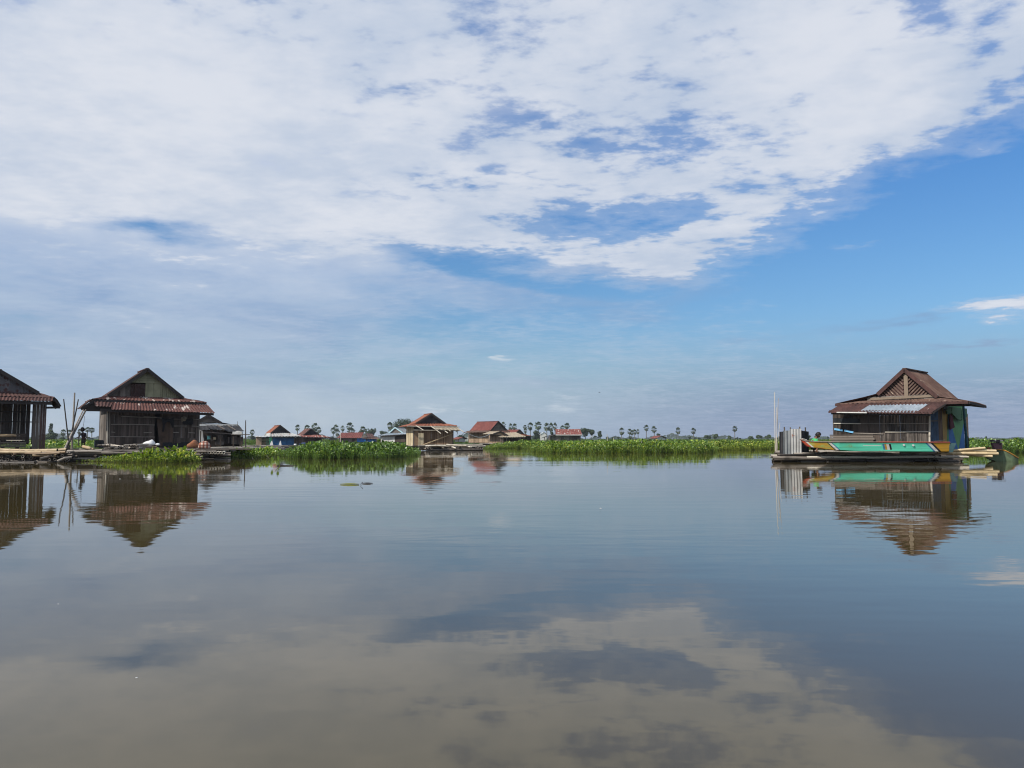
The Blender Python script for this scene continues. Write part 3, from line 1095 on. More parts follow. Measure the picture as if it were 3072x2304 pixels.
for (a, b, c, d, t_) in ((2501, 1270, 2582, 1271, .04), (2640, 1270, 2787, 1271, .03), (2655, 1296, 2788, 1295, .045), (2560, 1299, 2650, 1302, .03), (2582, 1271, 2640, 1271, .02)):
    mb = MB()
    mb.beam(fr.py(a, b, -.05), fr.py(c, d, -.05), .02, t_)
    mb.build('batten', M['batten'] if t_ < .035 else M['pale_pole'], HR)
pole('corner_post', fr.py(2789, 1335, -.06), fr.py(2789, 1237, -.06), .045, M['pale_pole'], rnd, HR, .01)
# blue strip window frame at the left
mb = MB()
for (a, b, c, d) in ((2503, 1287, 2528, 1291), (2533, 1291, 2560, 1297)):
    p, q = fr.py(a, b, -.05), fr.py(c, d, -.05)
    mb.beam(p, q, .02, .09)
mb.build('blue_board', plain_mat('pale_blue_paint', (0.16, 0.42, 0.66), .6), HR)
# grey planked box at the foot of the wall
mb = MB()
p, q = fr.py(2494, 1325, -.12), fr.py(2618, 1303, -.12)
mb.boards((p.x, -.12, 0.0), (1, 0, 0), q.x - p.x, q.z, q.z - .04, 0.10, rnd, vert=False, zj=.1)
mb.build('lower_cladding', M['wood_horiz'], HR)
mb = MB()
p, q = fr.py(2500, 1270, -.04), fr.py(2578, 1252, -.04)
mb.boards((p.x, -.03, p.z), (1, 0, 0), q.x - p.x, q.z - p.z, q.z - p.z - .06, .8, rnd, gap=0)
mb.build('patch', M['tarp_black'], HR)
# side wall
ys = lambda px_: fr.px(px_, 1300, W).y
mb = MB()
mb.boards((W, 0, 0), (0, 1, 0), ys(2816), H + .1, H + .45, 0.22, rnd)
mb.build('wall', plain_mat('dark_blue_boards', (0.035, 0.065, 0.12), .7, .5), HR)
for zz in (.12, 1.35, 2.15):
    mb = MB()
    mb.beam((W + .04, 0, zz), (W + .04, ys(2815), zz + .03), .03, .05)
    mb.build('batten', M['post'], HR)
mb = MB()
mb.boards((W, ys(2816), 0), (0, 1, 0), ys(2828) - ys(2816), H + .4, H + .4, 0.12, rnd)
mb.build('wall', M['wood_brown'], HR)


def mural_mat():
    """painted side wall: ochre, green and blue triangles"""
    m, g = material('painted_side_wall')
    oc = tex_obj(g)
    X_, Y_, Z_ = g.sep(oc)
    y0, y1, y2, y3 = ys(2828), ys(2846), ys(2873), ys(2897)
    # two zigzags: green wedge widening upward inside blue
    t = g.math('DIVIDE', Z_, H)
    half = g.math('MULTIPLY', t, (y3 - y1) * .52)
    inside = g.math('LESS_THAN', g.math('ABSOLUTE', g.math('SUBTRACT', Y_, y2)), half)
    c = g.mix(inside, (0.030, 0.13, 0.36), (0.10, 0.27, 0.10))
    edge = g.math('ADD', g.math('MULTIPLY', g.math('SUBTRACT', 1.0, t), -(y1 - y0) * .5), y1)
    left = g.math('LESS_THAN', Y_, y1)
    och = g.math('LESS_THAN', Y_, edge)
    c = g.mix(left, c, g.mix(och, (0.08, 0.22, 0.08), (0.36, 0.22, 0.045)))
    n, _ = g.noise(g.mapping(oc, scale=(2, 2, 2)), 1.0, 5, .6)
    c = g.mix(1.0, c, g.ramp(n, [(0.3, (.7, .7, .7)), (.7, (1.15, 1.15, 1.15))]), 'MULTIPLY')
    return finish(m, g, c, .65)


mb = MB()
mb.boards((W, ys(2828), 0), (0, 1, 0), ys(2893) - ys(2828), H + .42, H + .42, 0.9, rnd, gap=.002, jit=.004, zj=.0)
mb.build('wall', mural_mat(), HR)
# porch post at the back right corner and dark underside
pp = fr.px(2902, 1335, W + .6)
pole('corner_post', (W + .6, pp.y, -.1), (W + .5, pp.y, H + .35), .06, plain_mat('teal_post', (0.02, 0.085, 0.10), .6), rnd, HR, .01)
mb = MB()
mb.box((W + .3, pp.y * .5 + .4, -.14), (.6, pp.y * .8, .26))
mb.build('underfloor', M['frame'], HR)
mb = MB()
mb.box((W / 2, L / 2, -.05), (W - .1, L - .1, .06))
mb.build('floor', M['frame'], HR)
# roof
gy = 0.2
A, BL, BR = fr.py(2716, 1108, gy), fr.py(2636, 1182, gy), fr.py(2815, 1190, gy)
gzb = fr.py(2720, 1192, gy).z


def gableR():
    mb = MB()
    bkm = MB()
    # ribbed sheets laid on the diagonal: left panel runs down-left to up-right mirrored on the right
    for sgn in (-1, 1):
        ex = BL.x if sgn < 0 else BR.x
        ez = BL.z if sgn < 0 else BR.z
        tri = [Vector((A.x + sgn * .09, 0, gzb)), Vector((ex, 0, gzb)), Vector((A.x + sgn * .09, 0, A.z - .1))]
        # stripes perpendicular to the roof slope
        sdir = Vector((ex - A.x, 0, ez - A.z)).normalized()      # along the slope, downward
        rib = Vector((-sgn * sdir.z * -1, 0, 0))
        nd = Vector((sdir.z * sgn, 0, -sdir.x * sgn))            # down into the gable, square to the slope
        if nd.z > 0:
            nd = -nd
        sl = math.hypot(ex - A.x, ez - A.z)
        s = 0.12
        while s < sl - .03:
            p = Vector((A.x, 0, A.z - .07)) + sdir * s
            # run until the centre board or the base line
            t1 = (p.z - gzb) / max(1e-6, -nd.z)
            t2 = ((p.x - (A.x + sgn * .09)) / -nd.x) if nd.x * sgn < 0 else 9
            t = min(t1, t2)
            if t > .05:
                q = p + nd * t
                w_ = sdir * .10
                mb.prism([(p.x, gy - .02, p.z), (q.x, gy - .02, q.z), (q.x + w_.x * .6, gy - .02, q.z + w_.z * .6), (p.x + w_.x * .6, gy - .02, p.z + w_.z * .6)], (0, .03, 0))
            s += .12
        bkm.prism([(v_.x, gy + .03, v_.z) for v_ in tri], (0, .02, 0))
    mb.build('gable', M['rib_brown'], HR)
    bkm.build('gable_backing', M['rust_dark'], HR)
    mb = MB()
    mb.box((A.x + .02, gy - .05, (A.z - .2 + gzb) / 2), (.17, .04, A.z - .2 - gzb))
    mb.build('centre_board', M['board_tan'], HR)
    mb = MB()
    mb.beam((BL.x - .35, gy - .08, gzb - .03), (BR.x, gy - .08, gzb + .02), .05, .10)
    mb.build('gable_rail', M['board_tan'], HR)
    mb = MB()
    q0, q1 = fr.py(2600, 1203, gy - .1), fr.py(2815, 1196, gy - .1)
    mb.boards((q0.x, gy - .06, q0.z), (1, 0, 0), q1.x - q0.x, .2, .22, .5, rnd, vert=True)
    mb.build('gable_cladding', M['wood_grey'], HR)


EL, ER = fr.py(2505, 1212, -.4), fr.py(2906, 1203, -.4)
gable_roof(fr, HR, xz(A), xz(BL), xz(BR), gy, 3.0, M['rust_brown'], rnd, None, None, M['wood_dark'], ov=.4, pitch=.16, over=.15, gable_builder=gableR, barge='rust_dark')
# low skirt round the gable: front band, left and right slopes
gl, gr = fr.py(2600, 1203, gy), fr.py(2822, 1193, gy)
mb = MB()
mb.sheet((EL.x, -.4, EL.z), (ER.x, -.4, ER.z), (gr.x, gy, gr.z), (gl.x, gy, gl.z), .16, .02, rnd=rnd, wob=.02)
mb.build('skirt_roof', M['rust_brown'], HR)
mb = MB()
mb.sheet((EL.x, 5.2, EL.z), (EL.x, -.4, EL.z), (BL.x, gy - .1, BL.z), (BL.x, 3.1, BL.z), .16, .02, rnd=rnd, wob=.02)
mb.build('skirt_roof', M['rust_dark'], HR)
bk = fr.px(2950, 1216, ER.x)
mb = MB()
mb.sheet((ER.x, -.4, ER.z), (ER.x + .1, min(bk.y, 6.3), bk.z), (BR.x, 3.1, BR.z), (BR.x, gy - .1, BR.z + .01), .16, .02, rnd=rnd, wob=.02)
mb.build('skirt_roof', M['rust_brown'], HR)
mb = MB()
mb.sheet((ER.x + .1, min(bk.y, 6.3), bk.z), (EL.x, 5.2, EL.z), (BL.x, 3.1, BL.z), (BR.x, 3.1, BR.z), .16, .02, rnd=rnd)
mb.build('skirt_roof', M['rust_dark'], HR)
mb = MB()
mb.beam((EL.x, -.38, EL.z - .06), (ER.x - .02, -.38, ER.z - .06), .05, .11)
mb.build('fascia', M['rust_dark'], HR)
for q_ in (((ER.x, -.35, ER.z - .07), (ER.x + .1, min(bk.y, 6.3), bk.z - .07), .05, .10), ((ER.x - .02, .1, ER.z - .16), (W, .1, ER.z - .12), .08, .10)):
    mb = MB()
    mb.beam(*q_)
    mb.build('beam', M['frame'], HR)
mb = MB()
yb_ = min(bk.y, 6.3) - .1
mb.prism([(W - .05, -.1, H + .40), (ER.x - .05, -.3, ER.z - .10), (ER.x + .05, yb_, bk.z - .12), (W - .05, yb_, H + .40)], (0, 0, .05))
mb.build('soffit', M['frame'], HR)
# porch roof with the pale strip
t0, t1 = fr.py(2520, 1216, -.35), fr.py(2840, 1208, -.35)
b0, b1 = fr.py(2485, 1235, -.95), fr.py(2796, 1238, -.95)
for f0, f1, mt in ((0, .31, 'rust_dark'), (.31, .86, 'iron_blue'), (.86, 1, 'rust_dark')):
    mb = MB()
    mb.sheet(b0.lerp(b1, f0), b0.lerp(b1, f1), t0.lerp(t1, f1), t0.lerp(t1, f0), .14, .02, rnd=rnd, wob=.012)
    mb.build('porch_roof', M[mt], HR)
mb = MB()
u_ = Vector((0, -.03, -.05))
l0, l1 = b0.lerp(t0, .12), b1.lerp(t1, .12)
mb.sheet(b0 + u_, b1 + u_, l1 + Vector((0, 0, .03)), l0 + Vector((0, 0, .03)), .14, .02, rnd=rnd)
mb.build('porch_edge', M['rust_dark'], HR)
mb = MB()
mb.beam(b0 + Vector((.1, .1, -.09)), b1 + Vector((-.1, .1, -.09)), .06, .08)
mb.beam(b1 + Vector((0, .02, -.03)), t1 + Vector((0, 0, -.03)), .05, .06)
mb.build('beam', M['frame'], HR)
mb = MB()
mb.beam(fr.py(2510, 1237, -1.0), fr.py(2600, 1238, -1.0), .02, .05)
mb.build('white_edging', M['white_wall'], HR)
frR = fr
# things hung on the side wall
p = fr.px(2849, 1240, W + .1)
qs = [fr.px(a, b, W + .1) for a, b in ((2849, 1240), (2858, 1246), (2857, 1262), (2862, 1282), (2849, 1289), (2847, 1262))]
mb = MB()
mb.prism([v_ - qs[0] for v_ in qs], (.04, 0, 0))
o = mb.build('hanging_shirt', plain_mat('maroon_cloth', (0.07, 0.010, 0.018), .8))
o.location = fr.o + fr.X * qs[0].x + fr.Y * qs[0].y + Vector((0, 0, qs[0].z))
o.rotation_euler = (0, 0, fr.th)
tag(o, 'dark red garment hanging on the blue and green painted side wall', 'clothing')
# green fishing net draped under the eave
netm, g = material('green_net')
oc = tex_obj(g)
X_, Y_, Z_ = g.sep(oc)
wv = g.math('ADD', g.math('SINE', g.math('MULTIPLY', g.math('ADD', Y_, Z_), 60.0)), g.math('SINE', g.math('MULTIPLY', g.math('SUBTRACT', Y_, Z_), 60.0)))
finish(netm, g, g.mix(g.mapr(wv, -.4, .8), (0.035, 0.10, 0.05), (0.13, 0.24, 0.14)), .8, wv, .6, .01)
top = [fr.px(a, b, W + .14) for a, b in ((2836, 1226), (2850, 1221), (2865, 1222), (2880, 1224), (2896, 1226))]
bot = [fr.px(a, b, W + .14) for a, b in ((2838, 1242), (2852, 1240), (2866, 1256), (2880, 1262), (2897, 1250))]
mb = MB()
for i in range(4):
    a, b, c, d = top[i], top[i + 1], bot[i + 1], bot[i]
    mb.prism([Vector(k) - top[0] for k in (a, b, c, d)], (.05 + .02 * (i % 2), 0, 0))
o = mb.build('fishing_net', netm)
o.location = fr.o + fr.X * top[0].x + fr.Y * top[0].y + Vector((0, 0, top[0].z))
o.rotation_euler = (0, 0, fr.th)
tag(o, 'green fishing net draped under the eave of the painted side wall', 'fishing net')


# ---------------------------------------------------------------- bamboo rafts
def raft(name, label, P0, P1, depth, n_end, n_long, rnd, zs=(0.02, 0.40), mats=('bamboo_grey', 'bamboo_straw'), r=(0.045, 0.065), group=None, end_frac=(0.0, 1.0), shear=0.0):
    """lashed bamboo raft: P0-P1 its front edge on the water; poles along the edge, cross poles whose hollow ends face the front"""
    P0, P1 = Vector(P0), Vector(P1)
    ux = (P1 - P0).normalized()
    uy = Vector((-ux.y, ux.x, 0))
    W_ = (P1 - P0).length
    e = empty('bamboo_raft', P0, label, 'raft', group, math.atan2(ux.y, ux.x))
    z0, z1 = zs
    # added layer of mostly dark lengthwise poles, blackens gaps where water shone through
    for q in range(6):
        zz = z0 + .03 + (z1 - z0) * .14 * q
        xx = .05 + rnd.uniform(0, .3)
        while xx < W_ - .4:
            ln = min(rnd.uniform(W_ * .22, W_ * .45), W_ - .05 - xx)
            yy = .25 + rnd.uniform(0, .25)
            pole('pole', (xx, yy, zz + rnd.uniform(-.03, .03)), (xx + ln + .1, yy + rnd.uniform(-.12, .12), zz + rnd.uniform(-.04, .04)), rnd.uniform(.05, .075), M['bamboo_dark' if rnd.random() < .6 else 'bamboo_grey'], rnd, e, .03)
            xx += ln
    k = 0
    while k < n_end:
        c = rnd.uniform(*end_frac) * W_
        for _ in range(min(rnd.choice((2, 3, 4, 5)), n_end - k)):
            rr = rnd.uniform(*r)
            x = c + rnd.gauss(0, .16)
            z = z0 + rnd.uniform(0.03, (z1 - z0) * .72)
            y0 = rnd.uniform(-.28, .05)
            skew = rnd.uniform(-.35, .35)
            ly = rnd.uniform(1.6, depth)
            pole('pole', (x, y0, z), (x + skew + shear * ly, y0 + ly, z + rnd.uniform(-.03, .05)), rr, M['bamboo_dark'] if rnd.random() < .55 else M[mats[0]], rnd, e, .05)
            k += 1
    for i in range(n_long):
        t = i / max(1, n_long - 1)
        rr = rnd.uniform(*r)
        la = None
        if i < 4:
            y, z = rnd.uniform(-.12, .05), z0 + rnd.uniform(.0, .06)
        elif i < 15:
            y, z = rnd.uniform(-.12, .2), z0 + (z1 - z0) * rnd.uniform(.70, 1.0)
            la = rnd.uniform(.8, 2.4)
        else:
            y, z = .25 + (depth - .3) * (i - 15) / max(1, n_long - 15), z0 + (z1 - z0) * rnd.uniform(.75, 1.0)
        la = la or rnd.uniform(2.2, min(5.5, W_))
        xa = rnd.uniform(-.2, max(.1, W_ - la + .2))
        mt = mats[1] if z > z0 + (z1 - z0) * .7 and rnd.random() < .75 else mats[0]
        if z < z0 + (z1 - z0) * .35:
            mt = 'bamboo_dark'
        xa += shear * max(0, y)
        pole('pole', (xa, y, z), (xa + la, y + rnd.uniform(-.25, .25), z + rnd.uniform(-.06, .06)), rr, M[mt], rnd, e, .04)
    return e


def raft_deck(e, x0, x1, y0, y1, z, rnd, bw=0.09, mat='wood_horiz', th=.03, name='deck'):
    mb = MB()
    y = y0
    while y < y1:
        b_ = bw * rnd.uniform(.8, 1.2)
        l_, r_ = rnd.uniform(-.25, .15), rnd.uniform(-.15, .25)
        mb.box(((x0 + l_ + x1 + r_) / 2, y + b_ / 2, z + rnd.uniform(-.008, .008)), (x1 + r_ - x0 - l_, b_ - .012, th))
        y += b_
    return mb.build(name, M[mat], e)


rnd = random.Random(77)
zf = lambda px, d, z=0.0: Vector((at(px, HORIZON, d).x, d, z))
# left raft: one under the edge house, one under the gabled house
RA = raft('bamboo_raft', 'jumbled grey bamboo raft under the house at the left edge', zf(-120, 33.8), zf(195, 33.8), 5.0, 44, 28, rnd, (0.0, .46), shear=-.6)
RB = raft('bamboo_raft', 'grey bamboo raft with a stack of hollow pole ends below the olive gabled house', zf(165, 34.6), zf(690, 37.2), 5.2, 40, 28, rnd, (0.0, .47), mats=('bamboo_grey', 'bamboo_grey'), end_frac=(.02, .98), shear=-.45)
raft_deck(RA, -2.5, 3.0, 1.6, 7.0, .50, rnd)
raft_deck(RB, .0, 8.3, 1.4, 5.6, .50, rnd)
for k in range(9):
    q = zf(604 + k * 8.5, 36.75) - RB.location
    q = Matrix.Rotation(-RB.rotation_euler.z, 3, 'Z') @ q
    pole('pole', (q.x, q.y - .12, .36), (q.x + rnd.uniform(-.1, .1), q.y + 2.0, .37), rnd.uniform(.05, .075), M['pale_pole'], rnd, RB, .01)
# a stack of short bamboo ends on the raft (px 235-420)
for i in range(34):
    px_ = rnd.uniform(300, 425)
    lay = i % 3
    a = at(px_, HORIZON, 37.6)
    L_ = rnd.uniform(.9, 1.6)
    sk = rnd.uniform(-.5, .5)
    q = Vector((a.x, 37.4 + rnd.uniform(-.1, .2), .545 + .085 * lay * .9 + rnd.uniform(0, .03)))
    floating_pole(q, q + Vector((sk - .3, L_, .02)), rnd.uniform(.035, .05), M['bamboo_grey'], rnd, 'short grey bamboo length in the stack in front of the olive gabled house', 'stacked short bamboo lengths', .01)
# long loose poles lying on the rafts
LP = [
    # px0, py0, d0, px1, py1, d1, r, mat, label
    (-30, 1349, 34.2, 172, 1351, 34.2, .085, 'bamboo_straw', 'thick straw coloured pole lying along the raft edge below the two thick posts'),
    (60, 1352, 34.6, 199, 1349, 34.6, .075, 'bamboo_straw', 'straw pole lying just behind the thickest one at the left raft edge'),
    (38, 1363, 33.7, 92, 1353, 34.4, .07, 'bamboo_straw', 'short straw pole with its hollow end turned forward at far left'),
    (100, 1366, 33.8, 170, 1367, 33.8, .075, 'bamboo_straw', 'pale tan pole ending in a clean cut below the two thick posts'),
    (100, 1360, 34.0, 150, 1352, 34.3, .07, 'bamboo_straw', 'stubby tan pole slanting up under the thick posts'),
    (120, 1377, 33.4, 222, 1355, 34.6, .06, 'bamboo_grey', 'bent grey pole whose tip curls upward between the two left houses'),
    (172, 1384, 33.2, 214, 1372, 33.6, .055, 'bamboo_grey', 'short grey pole with open end at the waterline between the left houses'),
    (224, 1359, 35.3, 420, 1364, 35.8, .085, 'bamboo_grey', 'thick pale grey pole lying along the raft edge left of the green plants'),
    (250, 1340, 37.0, 281, 1349, 36.4, .08, 'bamboo_straw', 'short yellowish log with open end behind the standing child'),
    (240, 1350, 36.9, 262, 1354, 36.4, .075, 'bamboo_grey', 'short thick grey pipe end lowest in the heap near the child'),
    (283, 1351, 36.8, 303, 1356, 36.3, .06, 'bamboo_straw', 'short pale pole end right of the yellowish log'),
    (322, 1335, 38.2, 392, 1345, 37.6, .06, 'bamboo_grey', 'brownish pole lying against the foot of the olive gabled house'),
    (312, 1337, 38.4, 368, 1343, 37.9, .05, 'bamboo_grey', 'thin dull pole beside the corner post of the olive gabled house'),
    (300, 1352, 37.2, 324, 1346, 37.6, .045, 'bamboo_grey', 'thin grey pole slanting over the stacked bamboo ends'),
    (400, 1341, 39.2, 470, 1340, 39.2, .045, 'bamboo_straw', 'thin pale pole on the deck below the white sack'),
    (0, 1333, 33.3, 50, 1307, 33.3, .04, 'bamboo_straw', None),
]
for (a, b, c, d, e_, f_, r_, mt, lb) in LP:
    if lb is None:
        continue
    floating_pole(at(a, b, c), at(d, e_, f_), r_, M[mt], rnd, lb, 'loose bamboo poles on the left rafts', .05, .95)
q = at(-10, 1308, 35.8)
floating_pole(q, at(48, 1307, 36.4), .06, M['bamboo_straw'], rnd, 'yellow pole resting on the open platform of the house at the left edge', None, .01, .95)
q = at(21, 1322, 35.4)
mb = MB()
mb.boards((0, 0, 0), (1, 0, 0), .68, .035, .035, .035, rnd, vert=False, thick=.2)
o = mb.build('plank', M['pale_pole'])
o.location = q
tag(o, 'pale plank lying on the platform of the house at the left edge', 'plank')
# tall leaning mooring poles between the houses
MP = [
    (208, 1345, 35.6, 191, 1197, 35.6, .035, 'bamboo_dark', 'tall dark pole leaning left, leftmost of those between the left houses'),
    (215, 1348, 36.0, 224, 1178, 36.0, .048, 'bamboo_grey', 'tallest upright pole between the two left houses'),
    (201, 1352, 35.8, 235, 1198, 36.2, .036, 'bamboo_dark', 'crooked dark pole leaning right of the tallest one'),
    (195, 1350, 35.5, 258, 1229, 36.8, .055, 'bamboo_dark', 'thick black pole leaning up to the eave of the olive gabled house'),
    (194, 1347, 35.3, 250, 1230, 36.9, .042, 'bamboo_grey', 'grey pole leaning beside the thick black one to the eave'),
    (245, 1296, 40, 254, 1248, 40, .012, 'bamboo_dark', 'very thin upright rod behind the standing child'),
    (236, 1338, 41, 237, 1290, 41, .03, 'bamboo_grey', 'short pale post left of the standing child'),
]
for (a, b, c, d, e_, f_, r_, mt, lb) in MP:
    floating_pole(at(a, b, c), at(d, e_, f_), r_, M[mt], rnd, lb, 'poles standing between the left houses', .05, .7)
# black crate by the corner
mb = MB()
p, q = fr1.py(285, 1344, -.35), fr1.py(312, 1319, -.35)
mb.boards((0, 0, 0), (1, 0, 0), q.x - p.x, q.z - p.z, q.z - p.z - .03, .2, rnd, zj=.05, gap=0)
mb.box(((q.x - p.x) / 2, .3, (q.z - p.z) / 2), (q.x - p.x - .03, .5, q.z - p.z - .04))
o = mb.build('covered_crate', M['tarp_black'])
o.location = fr1.o + fr1.X * p.x + fr1.Y * p.y + Vector((0, 0, p.z))
o.rotation_euler = (0, 0, fr1.th)
tag(o, 'crate under black sheeting at the left corner of the olive gabled house', 'crate')


def lump(name, label, cat, c, s, mat, rnd, rz=0.0, peak=None, sub=3, amp=.12):
    """soft bag or bundle resting on the deck"""
    bm = bmesh.new()
    bmesh.ops.create_icosphere(bm, subdivisions=sub, radius=1.0)
    ph = [rnd.uniform(0, 6) for _ in range(6)]
    for v in bm.verts:
        x, y, z = v.co
        k = 1 + amp * (math.sin(3.1 * x + ph[0]) * math.cos(2.7 * z + ph[1]) + .6 * math.sin(5.3 * y + ph[2] + 3 * z))
        v.co = Vector((x * s[0] * k, y * s[1] * k, max(-0.55, z) * s[2] * k + .55 * s[2]))
        if peak and z > 0:
            dx = (v.co.x - peak[0]) / (s[0] * .4)
            v.co.z += peak[1] * math.exp(-dx * dx) * z
    me = bpy.data.meshes.new(name)
    bm.to_mesh(me)
    bm.free()
    me.materials.append(mat)
    me.polygons.foreach_set('use_smooth', [True] * len(me.polygons))
    o = link(bpy.data.objects.new(name, me))
    o.location = c
    o.rotation_euler = (0, 0, rz)
    return tag(o, label, cat)


lump('white_sack', 'white plastic sack with a tied peak lying by the open doorway', 'sack', at(446, 1336, 39.2), (.29, .2, .13), M['white_plastic'], rnd, peak=(.2, .15))
lump('white_bag', 'tiny white bag on the deck just right of the white sack', 'bag', at(473, 1336, 39.2), (.10, .08, .07), M['white_plastic'], rnd)


def plaid(name, a, b, c, k=26):
    m, g = material(name)
    X_, Y_, Z_ = g.sep(tex_obj(g))
    sx_ = g.mapr(g.math('SINE', g.math('MULTIPLY', g.math('ADD', X_, g.math('MULTIPLY', Y_, .4)), k)), -.2, .2)
    sz_ = g.mapr(g.math('SINE', g.math('MULTIPLY', Z_, k * 1.2)), -.2, .2)
    c1 = g.mix(sx_, a, b)
    c1 = g.mix(g.math('MULTIPLY', sz_, .65), c1, c)
    return finish(m, g, c1, .85)


lump('cloth_bundle', 'orange brown bundle with a checked hem, left of two bundles on the deck', 'bundle', at(580, 1343, 40.4), (.29, .26, .21),
     plaid('orange_bundle', (0.25, 0.10, 0.05), (0.19, 0.08, 0.04), (0.28, 0.13, 0.07), 14), rnd, peak=(0.05, .06))
lump('cloth_bundle', 'brown and cream checked bundle, right of two bundles on the deck', 'bundle', at(613, 1347, 40.0), (.31, .27, .26),
     plaid('checked_bundle', (0.30, 0.10, 0.06), (0.55, 0.42, 0.34), (0.07, 0.03, 0.03), 34), rnd)

# ---- right raft
RR = raft('bamboo_raft', 'long bamboo raft carrying the turquoise boat and the ribbed gable house', zf(2318, 34.4), zf(2895, 34.4), 7.0, 40, 28, rnd, (0.0, .40), mats=('bamboo_grey', 'bamboo_grey'), end_frac=(.12, .97), shear=.42)
for (a, b, c, d, r_, m_) in ((2318, 1373, 2420, 1374, .07, 'bamboo_grey'), (2420, 1372, 2600, 1372, .058, 'pale_pole'), (2600, 1373, 2905, 1371, .06, 'pale_pole'), (2340, 1366, 2480, 1358, .05, 'bamboo_dark'), (2322, 1378, 2550, 1378, .06, 'bamboo_dark'), (2480, 1358, 2700, 1364, .045, 'bamboo_dark')):
    p, q = at(a, b, 34.2), at(c, d, 34.2)
    p.y -= 34.4
    q.y -= 34.4
    p.x -= RR.location.x
    q.x -= RR.location.x
    pole('pole', p, q, r_, M[m_], rnd, RR, .03, .95)
raft_deck(RR, 3.0, 9.2, 1.0, 6.8, .39, rnd)
# floats under the back right corner
for k in range(4):
    x = 7.9 + k * .28
    pole('float', (x, 1.4, .12), (x + .9, 3.4, .12), .11, M['bamboo_dark'], rnd, RR, .01)

# fresh bamboo bundle at the stern
for (a, b, c, d, r_, lb) in (
        (2812, 1357, 2955, 1344, .055, 'topmost fresh cream bamboo pole behind the boat stern, shortest at its right end'),
        (2828, 1353, 2988, 1353, .062, 'upper of the two long cream bamboo poles beside the stern'),
        (2822, 1359, 2994, 1361, .072, 'thickest cream bamboo pole reaching farthest right over the water'),
        (2900, 1364, 2977, 1369, .055, 'lowest cream bamboo pole, ending below the thick one')):
    floating_pole(at(a, b, 33.9), at(c, d, 33.6), r_, M['bamboo_new'], rnd, lb, 'fresh bamboo poles beside the boat stern', .02, .98)

# ---- corrugated screen (latrine)
rnd = random.Random(9)
frS = Frame(2352, 34.6, 0.36, -12)
SC = frS.empty('latrine_screen', 'grey corrugated iron screen with rust spots at the left end of the raft', 'screen')
a, b, c, d = frS.py(2350, 1362), frS.py(2404, 1362), frS.py(2403, 1286), frS.py(2349, 1288)
mid0, mid1 = a.lerp(b, .37), d.lerp(c, .37)
mb = MB()
mb.sheet(a, mid0, mid1 - Vector((0, 0, .06)), d - Vector((0, 0, .06)), .135, .022, rnd=rnd, seg=6)
mb.build('panel', M['iron_grey'], SC)
mb = MB()
mb.sheet(mid0 + Vector((0, -.02, 0)), b + Vector((0, -.02, 0)), c + Vector((0, -.02, 0)), mid1 + Vector((0, -.02, 0)), .10, .022, rnd=rnd, seg=6)
mb.build('panel', M['iron_white'], SC)
w2 = 1.1
mb = MB()
mb.sheet(b, b + Vector((.48, w2, .02)), c + Vector((.48, w2, -.12)), c + Vector((0, 0, -.08)), .12, .02, rnd=rnd, seg=6)
mb.build('panel', M['iron_dark'], SC)
mb = MB()
mb.sheet(a + Vector((.0, w2, 0)), a, d - Vector((0, 0, .1)), d + Vector((0, w2, -.1)), .12, .02, rnd=rnd, seg=6)
mb.build('panel', M['iron_dark'], SC)
mb = MB()
mb.sheet(b + Vector((.48, w2, .02)), a + Vector((.0, w2, 0)), d + Vector((0, w2, -.1)), c + Vector((.48, w2, -.12)), .12, .02, rnd=rnd, seg=6)
mb.build('panel', M['iron_grey'], SC)
for (px_, pt, yy) in ((2353, 1281, .05), (2371, 1282, .9), (2399, 1280, .05), (2416, 1282, 1.0)):
    p = frS.py(px_, pt, yy)
    pole('post', (p.x, yy, -.05), (p.x, yy, p.z), .035, M['bamboo_dark'], rnd, SC, .005)
# thin tall poles left of the screen
for (a, b, c, d, r_, mt, lb) in (
        (2326, 1354, 2324, 1177, .020, 'pale_pole', 'tallest thin white pole beside the corrugated screen'),
        (2330, 1354, 2330, 1222, .016, 'pale_pole', 'shorter thin pale pole between the two tallest by the screen'),
        (2328, 1354, 2335, 1195, .018, 'bamboo_grey', 'thin mottled grey pole leaning right beside the corrugated screen'),
        (2331, 1354, 2340, 1268, .016, 'pale_pole', 'shortest thin pale pole nearest to the corrugated screen')):
    floating_pole(at(a, b, 35.2), at(c, d, 35.2), r_, M[mt], rnd, lb, 'thin poles beside the corrugated screen', .03, .7, sides=6)


